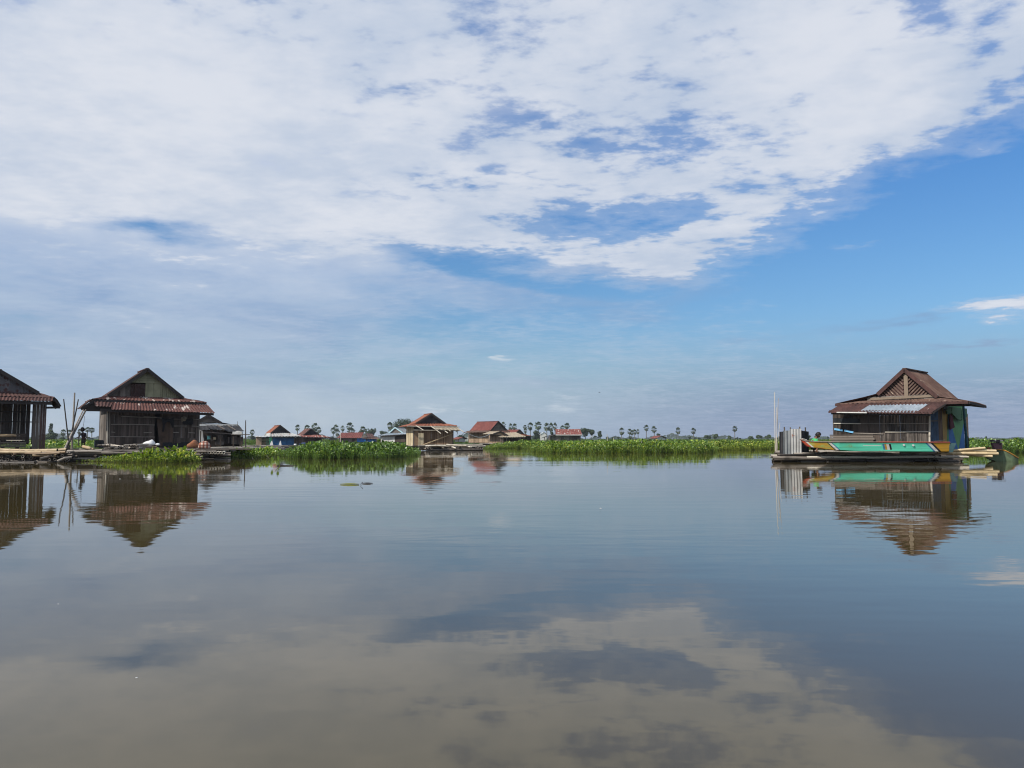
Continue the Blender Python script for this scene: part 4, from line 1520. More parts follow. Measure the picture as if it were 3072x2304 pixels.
# ---- boats
def boat(name, label, px0, px1, d, sheer, keel, beam, theta, mat, rim_mat, inner, rake0=.5, rake1=.12, nose=.35, group=None, sternfull=.75, z_at=None):
    """plank boat: sheer and keel are (t, z) profiles along its length"""
    p0 = at(px0, HORIZON, d)
    fr = Frame(px0, d, 0.0, theta)
    q = fr.py(px1, HORIZON, 0)
    Ln = q.x
    e = fr.empty(name, label, 'boat', group)

    def prof(tab, t):
        for (a, za), (b, zb) in zip(tab, tab[1:]):
            if t <= b:
                k = (t - a) / (b - a)
                k = k * k * (3 - 2 * k) * .5 + k * .5
                return za + (zb - za) * k
        return tab[-1][1]
    N, K = 36, 8
    outer, inn = [], []
    for i in range(N + 1):
        t = i / N
        hw = beam / 2 * min(1, (t / nose) ** .6 if t < nose else 1) * (1 if t < .7 else 1 - (1 - sternfull) * ((t - .7) / .3) ** 1.5)
        hw = max(hw, .015)
        zs, zk = prof(sheer, t), prof(keel, t)
        rowo, rowi = [], []
        for k in range(-K, K + 1):
            s = k / K
            a = abs(s)
            if a < .5:
                yy, zz = .84 * (a / .5) ** .9, .07 * (a / .5) ** 2
            else:
                yy, zz = .84 + .16 * (a - .5) / .5, .07 + .93 * (a - .5) / .5
            yy *= hw * (1 if s > 0 else -1)
            zz = zk + (zs - zk) * zz
            x = t * Ln - (rake0 * (1 - min(1, t / .15)) * (a - 0.0) if t < .15 else 0) * 0.35
            rowo.append((x, yy, zz))
            rowi.append((x, yy * .90, min(zz + .03, zs - .0)))
        outer.append(rowo)
        inn.append(rowi)
    mb = MB()
    n = 2 * K + 1
    for row in outer:
        mb.v += row
    for i in range(N):
        for k in range(n - 1):
            o = i * n + k
            mb.f.append((o, o + 1, o + 1 + n, o + n))
            mb.m.append(0)
    b0 = len(mb.v)
    for row in inn:
        mb.v += row
    for i in range(N):
        for k in range(n - 1):
            o = b0 + i * n + k
            mb.f.append((o, o + n, o + 1 + n, o + 1))
            mb.m.append(1)
    for i in range(N):
        for k in (0, n - 1):
            o, u = i * n + k, b0 + i * n + k
            f_ = (o, o + n, u + n, u)
            mb.f.append(f_ if k else f_[::-1])
            mb.m.append(1)
    mb.f.append(tuple(range(n)))
    mb.m.append(0)
    mb.f.append(tuple(N * n + k for k in range(n - 1, -1, -1)))
    mb.m.append(2)
    hull = mb.build('hull', None, e, False, [mat, inner, rim_mat])
    for s in (-1, 1):
        mb = MB()
        mb.tube([(outer[i][0 if s < 0 else n - 1][0], outer[i][0 if s < 0 else n - 1][1] + s * .005, outer[i][0][2] + .012) for i in range(N + 1)], .026, 6)
        mb.build('gunwale', rim_mat, e)
    for t in (.3, .55, .8):
        i = int(t * N)
        mb = MB()
        mb.box((outer[i][0][0], 0, outer[i][0][2] - .06), (.2, abs(outer[i][0][1]) * 1.8, .03))
        mb.build('thwart', inner, e)
    return e, fr, Ln, outer


def boat_paint():
    """turquoise side, ochre bow and stern divided by slanting stripes"""
    m, g = material('painted_boat_side')
    oc = tex_obj(g)
    X_, Y_, Z_ = g.sep(oc)
    zt = .86
    slant = 1.05
    frb = Frame(2412, 34.1, 0, -3)
    lx = lambda px_: frb.py(px_, 1329, -.35).x
    s = g.math('ADD', X_, g.math('MULTIPLY', g.math('SUBTRACT', Z_, zt), slant))
    span = 7.2
    och, blk, wht, blu, teal = (0.50, 0.27, 0.03), (0.015, 0.015, 0.02), (0.66, 0.66, 0.62), (0.05, 0.20, 0.36), (0.13, 0.70, 0.48)
    stops = [(0.0, (0.45, 0.06, 0.03)), (lx(2423), wht), (lx(2428), och), (lx(2478), blk), (lx(2482), wht), (lx(2489), blu), (lx(2493), teal),
             (lx(2769), blu), (lx(2776), wht), (lx(2785), blk), (lx(2794), och)]
    c = g.ramp(g.math('DIVIDE', s, span), [(p_ / span, c_) for p_, c_ in stops], 'CONSTANT')
    # the short upright stripes amidships
    s2 = g.math('ADD', X_, g.math('MULTIPLY', g.math('SUBTRACT', Z_, zt), .28))
    c2 = g.ramp(g.math('DIVIDE', s2, span), [(0, teal), (lx(2641) / span, blu), (lx(2647) / span, och), (lx(2653) / span, wht), (lx(2660) / span, blk), (lx(2667) / span, teal)], 'CONSTANT')
    inz = g.math('MULTIPLY', g.math('LESS_THAN', Z_, .80), g.math('GREATER_THAN', Z_, .55))
    inx = g.math('MULTIPLY', g.math('GREATER_THAN', s2, lx(2641)), g.math('LESS_THAN', s2, lx(2667)))
    c = g.mix(g.math('MULTIPLY', inz, inx), c, c2)
    line = g.math('MULTIPLY', g.math('LESS_THAN', g.math('ABSOLUTE', g.math('SUBTRACT', Z_, .735)), .013), g.math('MULTIPLY', g.math('GREATER_THAN', X_, lx(2585)), g.math('LESS_THAN', X_, lx(2640))))
    c = g.mix(line, c, wht)
    n, _ = g.noise(g.mapping(oc, scale=(.8, 2, 6)), 1.0, 6, .6)
    n2, _ = g.noise(g.mapping(oc, loc=(4, 0, 0), scale=(1.6, 3, 5)), 1.0, 6, .65)
    leftish = g.mapr(X_, 1.0, 3.4, 1.0, 0.15)
    c = g.mix(g.math('MULTIPLY', g.mapr(n2, .50, .62), g.math('MULTIPLY', leftish, .55)), c, (0.22, 0.50, 0.16))
    seam = g.math('LESS_THAN', g.math('FRACT', g.math('ADD', g.math('MULTIPLY', Z_, 6.2), g.math('MULTIPLY', X_, .05))), .07)
    c = g.mix(g.math('MULTIPLY', seam, .45), c, (.05, .09, .07))
    ch, _ = g.noise(g.mapping(oc, loc=(9, 0, 0), scale=(3, 6, 9)), 1.0, 7, .7)
    c = g.mix(g.mapr(ch, .63, .67, 0, .8), c, (0.30, 0.25, 0.18))
    c = g.mix(1.0, c, g.ramp(n, [(0.3, (.74, .74, .72)), (.7, (1.1, 1.1, 1.1))]), 'MULTIPLY')
    return finish(m, g, c, .6, n, .2, .01, .3)


rnd = random.Random(4)
redrim, g = material('red_and_bare_gunwale')
oc = tex_obj(g)
nz_, _ = g.noise(g.mapping(oc, scale=(5, 5, 5)), 1.0, 5, .65)
rx_ = g.math('MULTIPLY_ADD', nz_, 1.6, g.sep(oc)[0])
finish(redrim, g, g.mix(g.mapr(rx_, 3.6, 3.9), g.mix(nz_, (0.10, 0.08, 0.065), (0.30, 0.25, 0.21)), g.mix(nz_, (0.30, 0.07, 0.05), (0.46, 0.13, 0.09))), .7)
wood_in = M['wood_brown']
B1, frB, LB, outl = boat('painted_boat', 'long turquoise boat with ochre bow and stern and striped bands, hauled up on the raft', 2412, 2836, 34.1,
                         [(0, .995), (.04, .90), (.12, .875), (1, .86)], [(0, .88), (.022, .69), (.06, .63), (.2, .52), (.4, .46), (1, .45)], 1.0, -3, boat_paint(), redrim, wood_in, nose=.22)
mb = MB()
p, q = frB.py(2824, 1358, -.42), frB.py(2845, 1331, -.42)
mb.prism([(LB - .02, -.36, .44), (LB + .12, -.36, .44), (LB + .28, -.36, .84), (LB - .02, -.36, .84)], (0, .72, 0))
mb.build('transom_board', plain_mat('dark_teal_paint', (0.05, 0.10, 0.11), .6), B1)
mb = MB()
mb.prism([(-.10, -.03, 1.02), (.06, -.03, .99), (.13, -.03, .72), (.05, -.03, .74)], (0, .06, 0))
mb.build('stem', plain_mat('orange_red_paint', (0.50, 0.08, 0.03), .6), B1)
mb = MB()
mb.beam((-.08, 0, 1.03), (.10, 0, .985), .16, .02)
mb.build('bow_cap', M['white_wall'], B1)
for (a, b) in ((2712, 1335), (2740, 1336)):
    p = frB.py(a, b, -.505)
    mb = MB()
    mb.tube([(p.x, p.y + .02, p.z), (p.x, p.y - .002, p.z)], .045, 12)
    mb.build('painted_dot', M['white_wall'], B1)
floating_pole(at(2740, 1328, 34.8), at(2836, 1320, 34.8), .018, M['bamboo_grey'], rnd, 'thin stick resting across the boat stern in front of the house', None, .02, name='stick', cat='stick')

green_b = plain_mat('green_boat_paint', (0.115, 0.16, 0.095), .6, .35)
B2, frC, LC, _o = boat('small_boat', 'small green boat with orange gunwale and brown prow board afloat at far right', 2962, 3046, 35.6,
                       [(0, .36), (.25, .52), (.4, .50), (1, .14)], [(0, .10), (.3, -.10), (1, -.08)], .8, -8, green_b, plain_mat('orange_gunwale', (0.42, 0.20, 0.04), .6), M['wood_grey'], nose=.4, sternfull=.5)
mb = MB()
p = frC.py(2964, 1350, -.35)
px_, pz_ = frC.py(2964, 1345, -.42).x, .30
mb.prism([(px_ - .02, -.47, .28), (px_ + .05, -.47, .28), (px_ + .09, -.47, .64), (px_ - .06, -.47, .64)], (0, .05, 0))
mb.build('prow_board', plain_mat('red_brown_board', (0.16, 0.05, 0.025), .6), B2)
# dark outboard engine on a stand behind the small boat
frE = Frame(2988, 37.0, 0.35, -10)
EN = frE.empty('boat_engine', 'dark engine under black sheeting standing behind the small green boat', 'engine')
blk = plain_mat('engine_black', (0.012, 0.011, 0.014), .45, .4)
mb = MB()
mb.box((.0, .1, .58), (.34, .3, .10))
mb.box((.13, .1, .50), (.06, .3, .12))
mb.build('cowl', blk, EN)
mb = MB()
mb.prism([(-.16, 0, .50), (-.02, 0, .02), (.16, 0, -.02), (.26, 0, .10), (.28, 0, .50)], (0, .26, 0))
mb.build('body', plain_mat('engine_dark_plum', (0.028, 0.014, 0.022), .6, .4), EN)
mb = MB()
mb.box((.24, .1, .60), (.22, .28, .07))
mb.build('cowl', blk, EN)
mb = MB()
mb.box((.05, .1, -.22), (.1, .1, .46))
mb.build('mount', M['frame'], EN)
for (a, b, m_) in ((-.1, .06, 'iron_grey'), (.17, .12, 'iron_grey')):
    mb = MB()
    mb.box((a + .05, -.06, .585), (b, .02, .045))
    mb.build('handle', M[m_], EN)


# ---------------------------------------------------------------- people
def skinned(name, chains, mat, parent=None, sub=1, root=0):
    """one continuous body grown along connected bones; chains share their start points"""
    pts, rad, edges, idx = [], [], [], {}

    def vid(p, r):
        k = tuple(round(c, 4) for c in p)
        if k not in idx:
            idx[k] = len(pts)
            pts.append(k)
            rad.append(r)
        return idx[k]
    for ch in chains:
        prev = None
        for (p, r) in ch:
            i = vid(p, r)
            if prev is not None and prev != i:
                edges.append((prev, i))
            prev = i
    me = bpy.data.meshes.new(name)
    me.from_pydata(pts, edges, [])
    me.materials.append(mat)
    o = link(bpy.data.objects.new(name, me))
    o.modifiers.new('skin', 'SKIN').use_smooth_shade = True
    for i, sv in enumerate(me.skin_vertices[0].data):
        r = rad[i]
        sv.radius = r if isinstance(r, tuple) else (r, r)
        sv.use_root = (i == root)
    s_ = o.modifiers.new('sub', 'SUBSURF')
    s_.levels = s_.render_levels = sub
    if parent is not None:
        o.parent = parent
    return o


def head_mesh(c, s, face_dir, skin_m, hair_m, parent, long_hair=False):
    """head with brow, nose, chin, ears; hair shell as its own part"""
    fd = Vector(face_dir).normalized()
    sd = Vector((0, 0, 1)).cross(fd).normalized()
    ud = fd.cross(sd)
    Mx = Matrix((sd, fd, ud)).transposed()
    bm = bmesh.new()
    bmesh.ops.create_uvsphere(bm, u_segments=20, v_segments=14, radius=1)
    for v in bm.verts:
        x, y, z = v.co
        x *= .076 * (1 - .22 * max(0, -z))
        y_ = y * .095
        z_ = z * .115
        if y > 0:
            y_ += .018 * math.exp(-((x / .018) ** 2) - ((z_ + .012) / .022) ** 2)      # nose
            y_ += .006 * math.exp(-((x / .03) ** 2) - ((z_ + .052) / .012) ** 2)       # lips
            y_ -= .007 * (math.exp(-(((x - .03) / .014) ** 2) - ((z_ - .008) / .012) ** 2) + math.exp(-(((x + .03) / .014) ** 2) - ((z_ - .008) / .012) ** 2))
            y_ += .008 * math.exp(-((x / .035) ** 2) - ((z_ + .09) / .02) ** 2)        # chin
        v.co = Mx @ Vector((x, y_, z_)) * s + Vector(c)
    me = bpy.data.meshes.new('head')
    bm.to_mesh(me)
    bm.free()
    me.materials.append(skin_m)
    me.polygons.foreach_set('use_smooth', [True] * len(me.polygons))
    h = link(bpy.data.objects.new('head', me))
    h.parent = parent
    for sgn in (-1, 1):
        mb = MB()
        e0 = Vector(c) + Mx @ Vector((sgn * .074, -.005, -.005)) * s
        mb.tube([e0 - Mx @ Vector((0, 0, .028)) * s, e0, e0 + Mx @ Vector((0, -.004, .03)) * s], [.008 * s, .014 * s, .009 * s], 6)
        mb.build('ear', skin_m, h, True)
        mb = MB()
        e1 = Vector(c) + Mx @ Vector((sgn * .03, .083, .008)) * s
        mb.tube([e1 - Mx @ Vector((.011, 0, 0)) * s, e1 + Mx @ Vector((0, .003, 0)) * s, e1 + Mx @ Vector((.011, 0, 0)) * s], [.003 * s, .007 * s, .003 * s], 6)
        mb.build('eye', M['black'], h, True)
    bm = bmesh.new()
    bmesh.ops.create_uvsphere(bm, u_segments=20, v_segments=14, radius=1)
    rn = random.Random(2)
    kill = []
    for v in bm.verts:
        x, y, z = v.co
        if (y > .35 and z < .42) or (z < -.45 and not long_hair) or (z < -.9):
            kill.append(v)
        k = 1 + rn.uniform(0, .05)
        v.co = Mx @ Vector((x * .084 * k, y * .101 * k - .004, z * .122 * k + .004)) * s + Vector(c)
    bmesh.ops.delete(bm, geom=kill, context='VERTS')
    me = bpy.data.meshes.new('hair')
    bm.to_mesh(me)
    bm.free()
    me.materials.append(hair_m)
    hr = link(bpy.data.objects.new('hair', me))
    hr.modifiers.new('solid', 'SOLIDIFY').thickness = .012 * s
    hr.parent = h
    return h


def hand_chains(wrist, d, side, s=1.0, curl=.5, palm_n=(0, 0, -1)):
    """palm, four unequal fingers and a thumb leaving the side of the palm"""
    w_, d = Vector(wrist), Vector(d).normalized()
    n = Vector(palm_n)
    n = (n - d * n.dot(d)).normalized()
    sd = d.cross(n) * side
    palm = w_ + d * .05 * s
    ch = [[(tuple(w_), .022 * s), (tuple(palm), (.034 * s, .016 * s))]]
    for k, ln in ((-1.5, .060), (-.5, .072), (.5, .068), (1.5, .052)):
        b = w_ + d * .085 * s + sd * .017 * k * s
        m_ = b + (d * (1 - curl * .4) + n * curl * .5).normalized() * ln * .5 * s
        t = m_ + (d * (1 - curl) + n * curl).normalized() * ln * .5 * s
        ch.append([(tuple(palm), (.034 * s, .016 * s)), (tuple(b), .009 * s), (tuple(m_), .0085 * s), (tuple(t), .007 * s)])
    b = w_ + d * .035 * s - sd * .034 * s
    ch.append([(tuple(palm), (.034 * s, .016 * s)), (tuple(b), .011 * s), (tuple(b + (d * .7 - sd * .5 + n * .4) * .03 * s), .009 * s), (tuple(b + (d * .9 - sd * .4 + n * .6) * .055 * s), .008 * s)])
    return ch


skin_m = plain_mat('brown_skin', (0.20, 0.095, 0.055), .5, .08, 3, .35)
skin_d = plain_mat('dark_brown_skin', (0.11, 0.055, 0.035), .5, .08, 3, .35)
hair_m = plain_mat('black_hair', (0.012, 0.010, 0.010), .5, .3, 30)

# man crouching behind the bow, bent over his work
pb = at(2440, HORIZON, 34.95)
PM = empty('person', (pb.x, 34.95, .40), 'person in a bright green shirt crouching behind the boat bow with head bent', 'person')
hip, chest, neck = (-.10, .05, .20), (0.0, -.02, .50), (.10, -.04, .66)
lsh, rsh = (0.02, -.20, .56), (0.06, .14, .56)
lel, rel = (-.02, -.36, .28), (.20, .16, .34)
lwr, rwr = (.20, -.42, .17), (.34, -.05, .24)
lkn, rkn = (.24, -.13, .34), (.24, .17, .34)
lan, ran = (.05, -.14, .06), (.05, .18, .06)
chains = [
    [(hip, .12), (chest, .135), (neck, .055), ((.155, -.045, .74), .05)],
    [(chest, .135), (lsh, .062), (lel, .042), (lwr, .028)], [(chest, .135), (rsh, .062), (rel, .042), (rwr, .028)],
    [(hip, .12), (lkn, .075), (lan, .042), ((.16, -.15, .03), .03)], [(hip, .12), (rkn, .075), (ran, .042), ((.16, .19, .03), .03)],
]
chains += hand_chains(lwr, (1, .15, -.1), 1, 1.0, .6)
chains += hand_chains(rwr, (.9, -.5, -.1), -1, 1.0, .6)
skinned('body', chains, skin_m, PM, 2)
shirt_m = plain_mat('bright_green_cloth', (0.06, 0.42, 0.16), .8, .2)
skinned('shirt', [[(hip, .145), (chest, .165), ((.07, -.035, .61), .09)], [(chest, .165), (lsh, .082), ((.0, -.30, .40), .066)], [(chest, .165), (rsh, .082), ((.15, .15, .43), .066)]], shirt_m, PM, 2)
skinned('shorts', [[((-.11, .04, .17), .135), ((.05, -.06, .28), .105), ((.22, -.125, .34), .09)], [((-.11, .04, .17), .135), ((.05, .12, .28), .105), ((.22, .165, .34), .09)]], plain_mat('dark_shorts', (0.03, 0.03, 0.04), .8), PM, 2)
head_mesh((.20, -.06, .79), 1.08, (.75, -.55, -.55), skin_m, hair_m, PM)

# child standing on the raft between the houses
pb = at(249, HORIZON, 40.4)
PC = empty('person', (pb.x, 40.4, .53), 'child in a dark patterned top standing between the two left houses', 'person')
hip, chest, neck = (.03, 0, .50), (.02, 0, .70), (-.02, 0, .82)
lsh, rsh = (-.09, -.03, .76), (.12, .03, .76)
lel, rel = (-.17, -.08, .60), (.16, .02, .58)
lwr, rwr = (-.27, -.14, .53), (.15, -.04, .44)
chains = [
    [(hip, .085), (chest, .085), (neck, .035), ((-.03, -.01, .88), .035)],
    [(chest, .085), (lsh, .038), (lel, .026), (lwr, .018)], [(chest, .085), (rsh, .038), (rel, .026), (rwr, .018)],
    [(hip, .085), ((-.04, 0, .44), .058), ((-.03, -.02, .25), .04), ((-.05, 0, .05), .026), ((-.07, -.08, .02), .02)],
    [(hip, .085), ((.08, 0, .44), .058), ((.09, -.02, .25), .04), ((.08, 0, .05), .026), ((.06, -.08, .02), .02)],
]
chains += hand_chains(lwr, (-.8, -.4, -.3), 1, .62, .3)
chains += hand_chains(rwr, (0, -.2, -1), -1, .62, .3, (-1, 0, 0))
skinned('body', chains, skin_d, PC, 2)
top_m = plaid('patterned_top', (0.035, 0.025, 0.03), (0.10, 0.06, 0.06), (0.02, 0.018, 0.03), 40)
skinned('shirt', [[((.03, 0, .52), .10), (chest, .105), ((-.01, 0, .79), .06)], [(chest, .105), (lsh, .052), ((-.13, -.055, .68), .042)], [(chest, .105), (rsh, .052), ((.14, .025, .67), .042)]], top_m, PC, 2)
skinned('sarong', [[((.03, 0, .53), .105), ((.03, 0, .40), .12), ((.03, -.01, .27), .125)]], plaid('sarong_cloth', (0.05, 0.04, 0.045), (0.14, 0.11, 0.10), (0.02, 0.02, 0.03), 60), PC, 2)
head_mesh((-.035, -.02, .975), .95, (-.7, -.7, -.1), skin_d, hair_m, PC, True)


# ---------------------------------------------------------------- houses farther off
def far_house(label, px, d, z0, th, L, wallR, top, apex, bl, br, eL, eR, ov, gy, ylen, roof, skirt, gable, front, side, rnd, group=None, name='floating_house', bw=.14, pitch=.3, amp=.03, fvert=True, svert=True, cat='house', opening=None):
    """apex, bl, br, eL, eR are photo pixels; px/wallR the front wall's ends"""
    fr = Frame(px, d, z0, th)
    e = fr.empty(name, label, cat, group)
    W_ = fr.py(wallR, HORIZON, 0).x
    H_ = fr.py(px, top, 0).z
    A, B, C_ = (fr.py(*p, gy) for p in (apex, bl, br))
    ev = None
    if eL:
        ev = (xz(fr.py(*eL, -ov)), xz(fr.py(*eR, -ov)))
    shell(fr, e, W_, L, H_, rnd, M[front], M[side], bw=bw, fvert=fvert, svert=svert, back=M['frame'], Hs=max(H_, (ev[0][1] + ev[1][1]) / 2 + .02) if ev else H_)
    gable_roof(fr, e, xz(A), xz(B), xz(C_), gy, ylen, M[roof], rnd, ev, M[skirt], M[gable], ov=ov, pitch=pitch, amp=amp)
    return fr, e, W_, H_


rnd = random.Random(31)
# centre house with orange roof and tan walls
fr, HC, W, H = far_house('tan bamboo house with bright orange roof and dark ribbed gable, nearest of the middle houses', 1240, 70.0, .45, 18, 3.6, 1360, 1293, (1294, 1241), (1247, 1270), (1336, 1271), (1222, 1278), (1371, 1277), .5, .2, 3.2,
                         'rust_orange', 'rust_orange', 'iron_dark', 'wood_house', 'wood_pale', rnd, bw=.12)
mb = MB()
mb.box((W / 2, .3, H + .25), (W - .1, .03, .6))  # added dark board, shuts out the sky and keeps the eave gap dark
mb.build('eave_gap_shade_board', M['frame'], HC)
mb = MB()
p, q = fr.py(1255, 1335, -.35), fr.py(1271, 1299, -.35)
mb.boards((p.x, -.35, p.z), (1, 0, 0), q.x - p.x, q.z - p.z, q.z - p.z, .12, rnd)
mb.build('pale_panel', M['wood_pale'], HC)
for (a, b, c, d_, w_) in ((1221, 1278, 1380, 1281, .07), (1241, 1290, 1379, 1292, .07)):
    mb = MB()
    mb.beam(fr.py(a, b, -.75), fr.py(c, d_, -.75), .06, w_)
    mb.build('porch_beam', M['pale_pole'], HC)
mb = MB()
t0, t1, b0_, b1_ = fr.py(1296, 1280, -.5), fr.py(1372, 1281, -.5), fr.py(1308, 1288, -1.3), fr.py(1382, 1291, -1.3)
mb.sheet(b0_, b1_, t1, t0, .3, .02, rnd=rnd)
mb.build('awning', M['thatch'], HC)
for (a, b, c, d_) in ((1248, 1277, 1271, 1291), (1293, 1279, 1323, 1301), (1328, 1288, 1344, 1299), (1344, 1289, 1352, 1294), (1380, 1289, 1391, 1296)):
    pole('rafter_pole', fr.py(a, b, -1.0), fr.py(c, d_, -1.5), .045, M['pale_pole'], rnd, HC, .03, .9)
pole('brace_pole', fr.py(1269, 1335, -.5), fr.py(1360, 1300, -.5), .05, M['bamboo_straw'], rnd, HC, .02)
# white rope line to the neighbour
mb = MB()
a, b = at(1398, 1298, 72), at(1470, 1302, 95)
pts = [a.lerp(b, t / 12) - Vector((0, 0, .42 * math.sin(math.pi * t / 12))) for t in range(13)]
mb.tube([p_ - pts[0] for p_ in pts], .035, 5)
o = mb.build('rope', M['white_wall'])
o.location = pts[0]
tag(o, 'white rope sagging between the orange roofed house and the red roofed one beside it', 'rope')

# red roof house right of it
fr, H8, W, H = far_house('grey brown house with dark red roof and plank gable beside the thatched lean-to', 1474, 104.0, .55, 38, 5.4, 1505, 1298, (1494, 1264), (1471, 1291), (1519, 1290), (1462, 1297), (1530, 1294), .35, .1, 4.8,
                         'rust_red', 'rust_brown', 'wood_grey', 'wood_tan', 'wood_tan', rnd, bw=.2)
fr, HT, W, H = far_house('low hut under a straw thatched slope, right of the dark red roof', 1502, 98.0, .35, 24, 4.0, 1512, 1305, (1500, 1294), (1478, 1302), (1530, 1310), None, None, .3, .1, 3.4, 'thatch', 'thatch', 'wood_tan', 'wood_tan', 'wood_tan', rnd, cat='hut', name='thatched_hut')
mb = MB()
mb.sheet(fr.py(1504, 1312, -.6), fr.py(1578, 1310, -.6), fr.py(1545, 1297, 1.4), fr.py(1478, 1300, 1.4), .3, .03, thick=.1, rnd=rnd, wob=.05)
mb.build('thatched_slope', M['thatch'], HT)
for (px_, pb_) in ((1507, 1330), (1520, 1326), (1560, 1324)):
    pole('post', fr.py(px_, pb_, -.3), fr.py(px_, 1308, -.3), .05, M['bamboo_grey'], rnd, HT, .01)
mb = MB()
p, q = fr.py(1512, 1325, .8), fr.py(1576, 1311, .8)
mb.boards((p.x, .8, p.z), (1, 0, 0), q.x - p.x, q.z - p.z, q.z - p.z, .3, rnd)
mb.build('back_wall', M['wood_dark'], HT)
far_house('small house with a low rusty roof behind the thatched hut', 1553, 118.0, .5, 30, 5.0, 1593, 1308, (1558, 1289), (1545, 1300), (1572, 1304), (1540, 1304), (1596, 1308), .4, .1, 4.4, 'rust_red', 'rust_orange', 'wood_grey', 'wood_dark', 'wood_dark', rnd, pitch=.4)
# striped red roof house
fr, H9, W, H = far_house('low grey house under a long red roof streaked with white', 1650, 150.0, .45, 12, 5.0, 1742, 1305, (1000, 1000), (1000, 1000), (1000, 1000), None, None, .4, .1, .2, 'rust_red', 'rust_red', 'wood_grey', 'wood_grey', 'wood_grey', rnd, bw=.5) if False else (None,) * 4
fr = Frame(1655, 150.0, .45, 4)
H9 = fr.empty('floating_house', 'low grey house under a long red roof streaked with white', 'house')
W = fr.py(1742, HORIZON, 0).x
H = fr.py(1655, 1305, 0).z
shell(fr, H9, W, 5.0, H, rnd, M['wood_grey'], M['wood_grey'], bw=.5)
mb = MB()
M['rust_striped'] = rust_mat('white_streaked_red_roof', (0.165, 0.050, 0.040), (0.225, 0.070, 0.054), (0.46, 0.42, 0.39), .56, axis=(3, 3, .5))
mb.sheet(fr.py(1667, 1304, -.6), fr.py(1746, 1304, -.6), fr.py(1740, 1287, 2.3), fr.py(1666, 1287.5, 2.3), .35, .03, rnd=rnd)
mb.build('roof_slope', M['rust_striped'], H9)
mb = MB()
mb.sheet(fr.py(1746, 1304, 5.3), fr.py(1667, 1304, 5.3), fr.py(1666, 1287.5, 2.3), fr.py(1740, 1287, 2.3), .35, .03, rnd=rnd)
mb.build('roof_slope', M['rust_striped'], H9)
mb = MB()
mb.sheet(fr.py(1622, 1315, -.5), fr.py(1668, 1304, -.5), fr.py(1668, 1302, 2.5), fr.py(1640, 1308, 2.5), .35, .03, rnd=rnd)
mb.build('lean_to_roof', M['iron_dark'], H9)
mb = MB()
mb.beam(fr.py(1667, 1305, -.65), fr.py(1746, 1305, -.65), .05, .15)
mb.build('fascia', M['white_wall'], H9)
for px_ in (1634, 1646):
    mb = MB()
    mb.beam(fr.py(px_, 1324, -.3), fr.py(px_, 1311, -.3), .15, .15)
    mb.build('post', M['wood_grey'], H9)
mb = MB()
mb.sheet(fr.py(1740, 1308, -.3), fr.py(1757, 1311, .6), fr.py(1755, 1309, 3), fr.py(1740, 1305, 2.6), .35, .02, rnd=rnd)
mb.build('side_roof', M['iron_dark'], H9)

# grey roofed house with the pale blue trimmed gable
fr, H6, W, H = far_house('house with pale blue edged grey gable and white plank walls', 1142, 116.0, .6, -12, 4.0, 1186, 1308, (1186, 1282), (1167, 1299), (1209, 1298), (1134, 1307), (1218, 1302), .5, .2, 3.6,
                         'iron_grey', 'iron_blue', 'wood_grey', 'white_wall', 'wood_grey', rnd, fvert=False, bw=.4)
for c_ in list(H6.children):
    if c_.name.startswith('barge_board'):
        c_.data.materials[0] = plain_mat('pale_blue_trim', (0.42, 0.60, 0.66), .6, .1) if 'trim6' not in M else M['trim6']
        M['trim6'] = c_.data.materials[0]
mb = MB()
p, q = fr.py(1186, 1325, .0), fr.py(1219, 1303, .0)
mb.boards((p.x + .05, 0, 0), (1, 0, 0), q.x - p.x, H, H + .15, .35, rnd)
mb.build('wall', M['wood_dark'], H6)

# long low red roof with blue wall
fr = Frame(1018, 145.0, .5, 8)
H5 = fr.empty('floating_house', 'long low house with dull red roof and bright blue wall behind the green plants', 'house')
W = fr.py(1128, HORIZON, 0).x
H = fr.py(1018, 1314, 0).z
shell(fr, H5, W, 5.5, H, rnd, None, M['wood_grey'], front_parts=True, side_bw=.4)
xa = fr.py(1071, HORIZON, 0).x
xb = fr.py(1099, HORIZON, 0).x
for (u, v_, m_) in ((0, xa, 'wood_grey'), (xa, xb, 'blue_bright'), (xb, xb + .15, 'frame'), (xb + .15, W, 'blue_bright')):
    mb = MB()
    mb.boards((u, 0, 0), (1, 0, 0), v_ - u, H, H, .6, rnd)
    mb.build('wall', M[m_], H5)
mb = MB()
mb.sheet(fr.py(1011, 1314, -.5), fr.py(1083, 1314, -.5), fr.py(1091, 1297, 2.5), fr.py(1025, 1298, 2.5), .35, .03, rnd=rnd)
mb.build('roof_slope', M['rust_red'], H5)
mb = MB()
mb.sheet(fr.py(1083, 1314, 5.5), fr.py(1011, 1314, 5.5), fr.py(1025, 1298, 2.5), fr.py(1091, 1297, 2.5), .35, .03, rnd=rnd)
mb.build('roof_slope', M['rust_red'], H5)
mb = MB()
mb.sheet(fr.py(1102, 1312, -.4), fr.py(1126, 1313, -.4), fr.py(1116, 1301, 2.6), fr.py(1096, 1300, 2.6), .35, .03, rnd=rnd)
mb.build('roof_slope', M['rust_dark'], H5)
mb = MB()
mb.prism([fr.py(1083, 1314, -.2), fr.py(1102, 1311, -.2), fr.py(1092, 1302, -.1)], (0, .05, 0))
mb.build('gable', M['wood_grey'], H5)
mb = MB()
mb.sheet(fr.py(1085, 1315, -.9), fr.py(1138, 1317, -.9), fr.py(1130, 1311, 0.1), fr.py(1090, 1312, .1), .35, .03, rnd=rnd)
mb.build('skirt_roof', M['rust_brown'], H5)
pole('post', fr.py(1022, 1325, -.6), fr.py(1022, 1297, -.6), .06, M['pale_pole'], rnd, H5, .01)

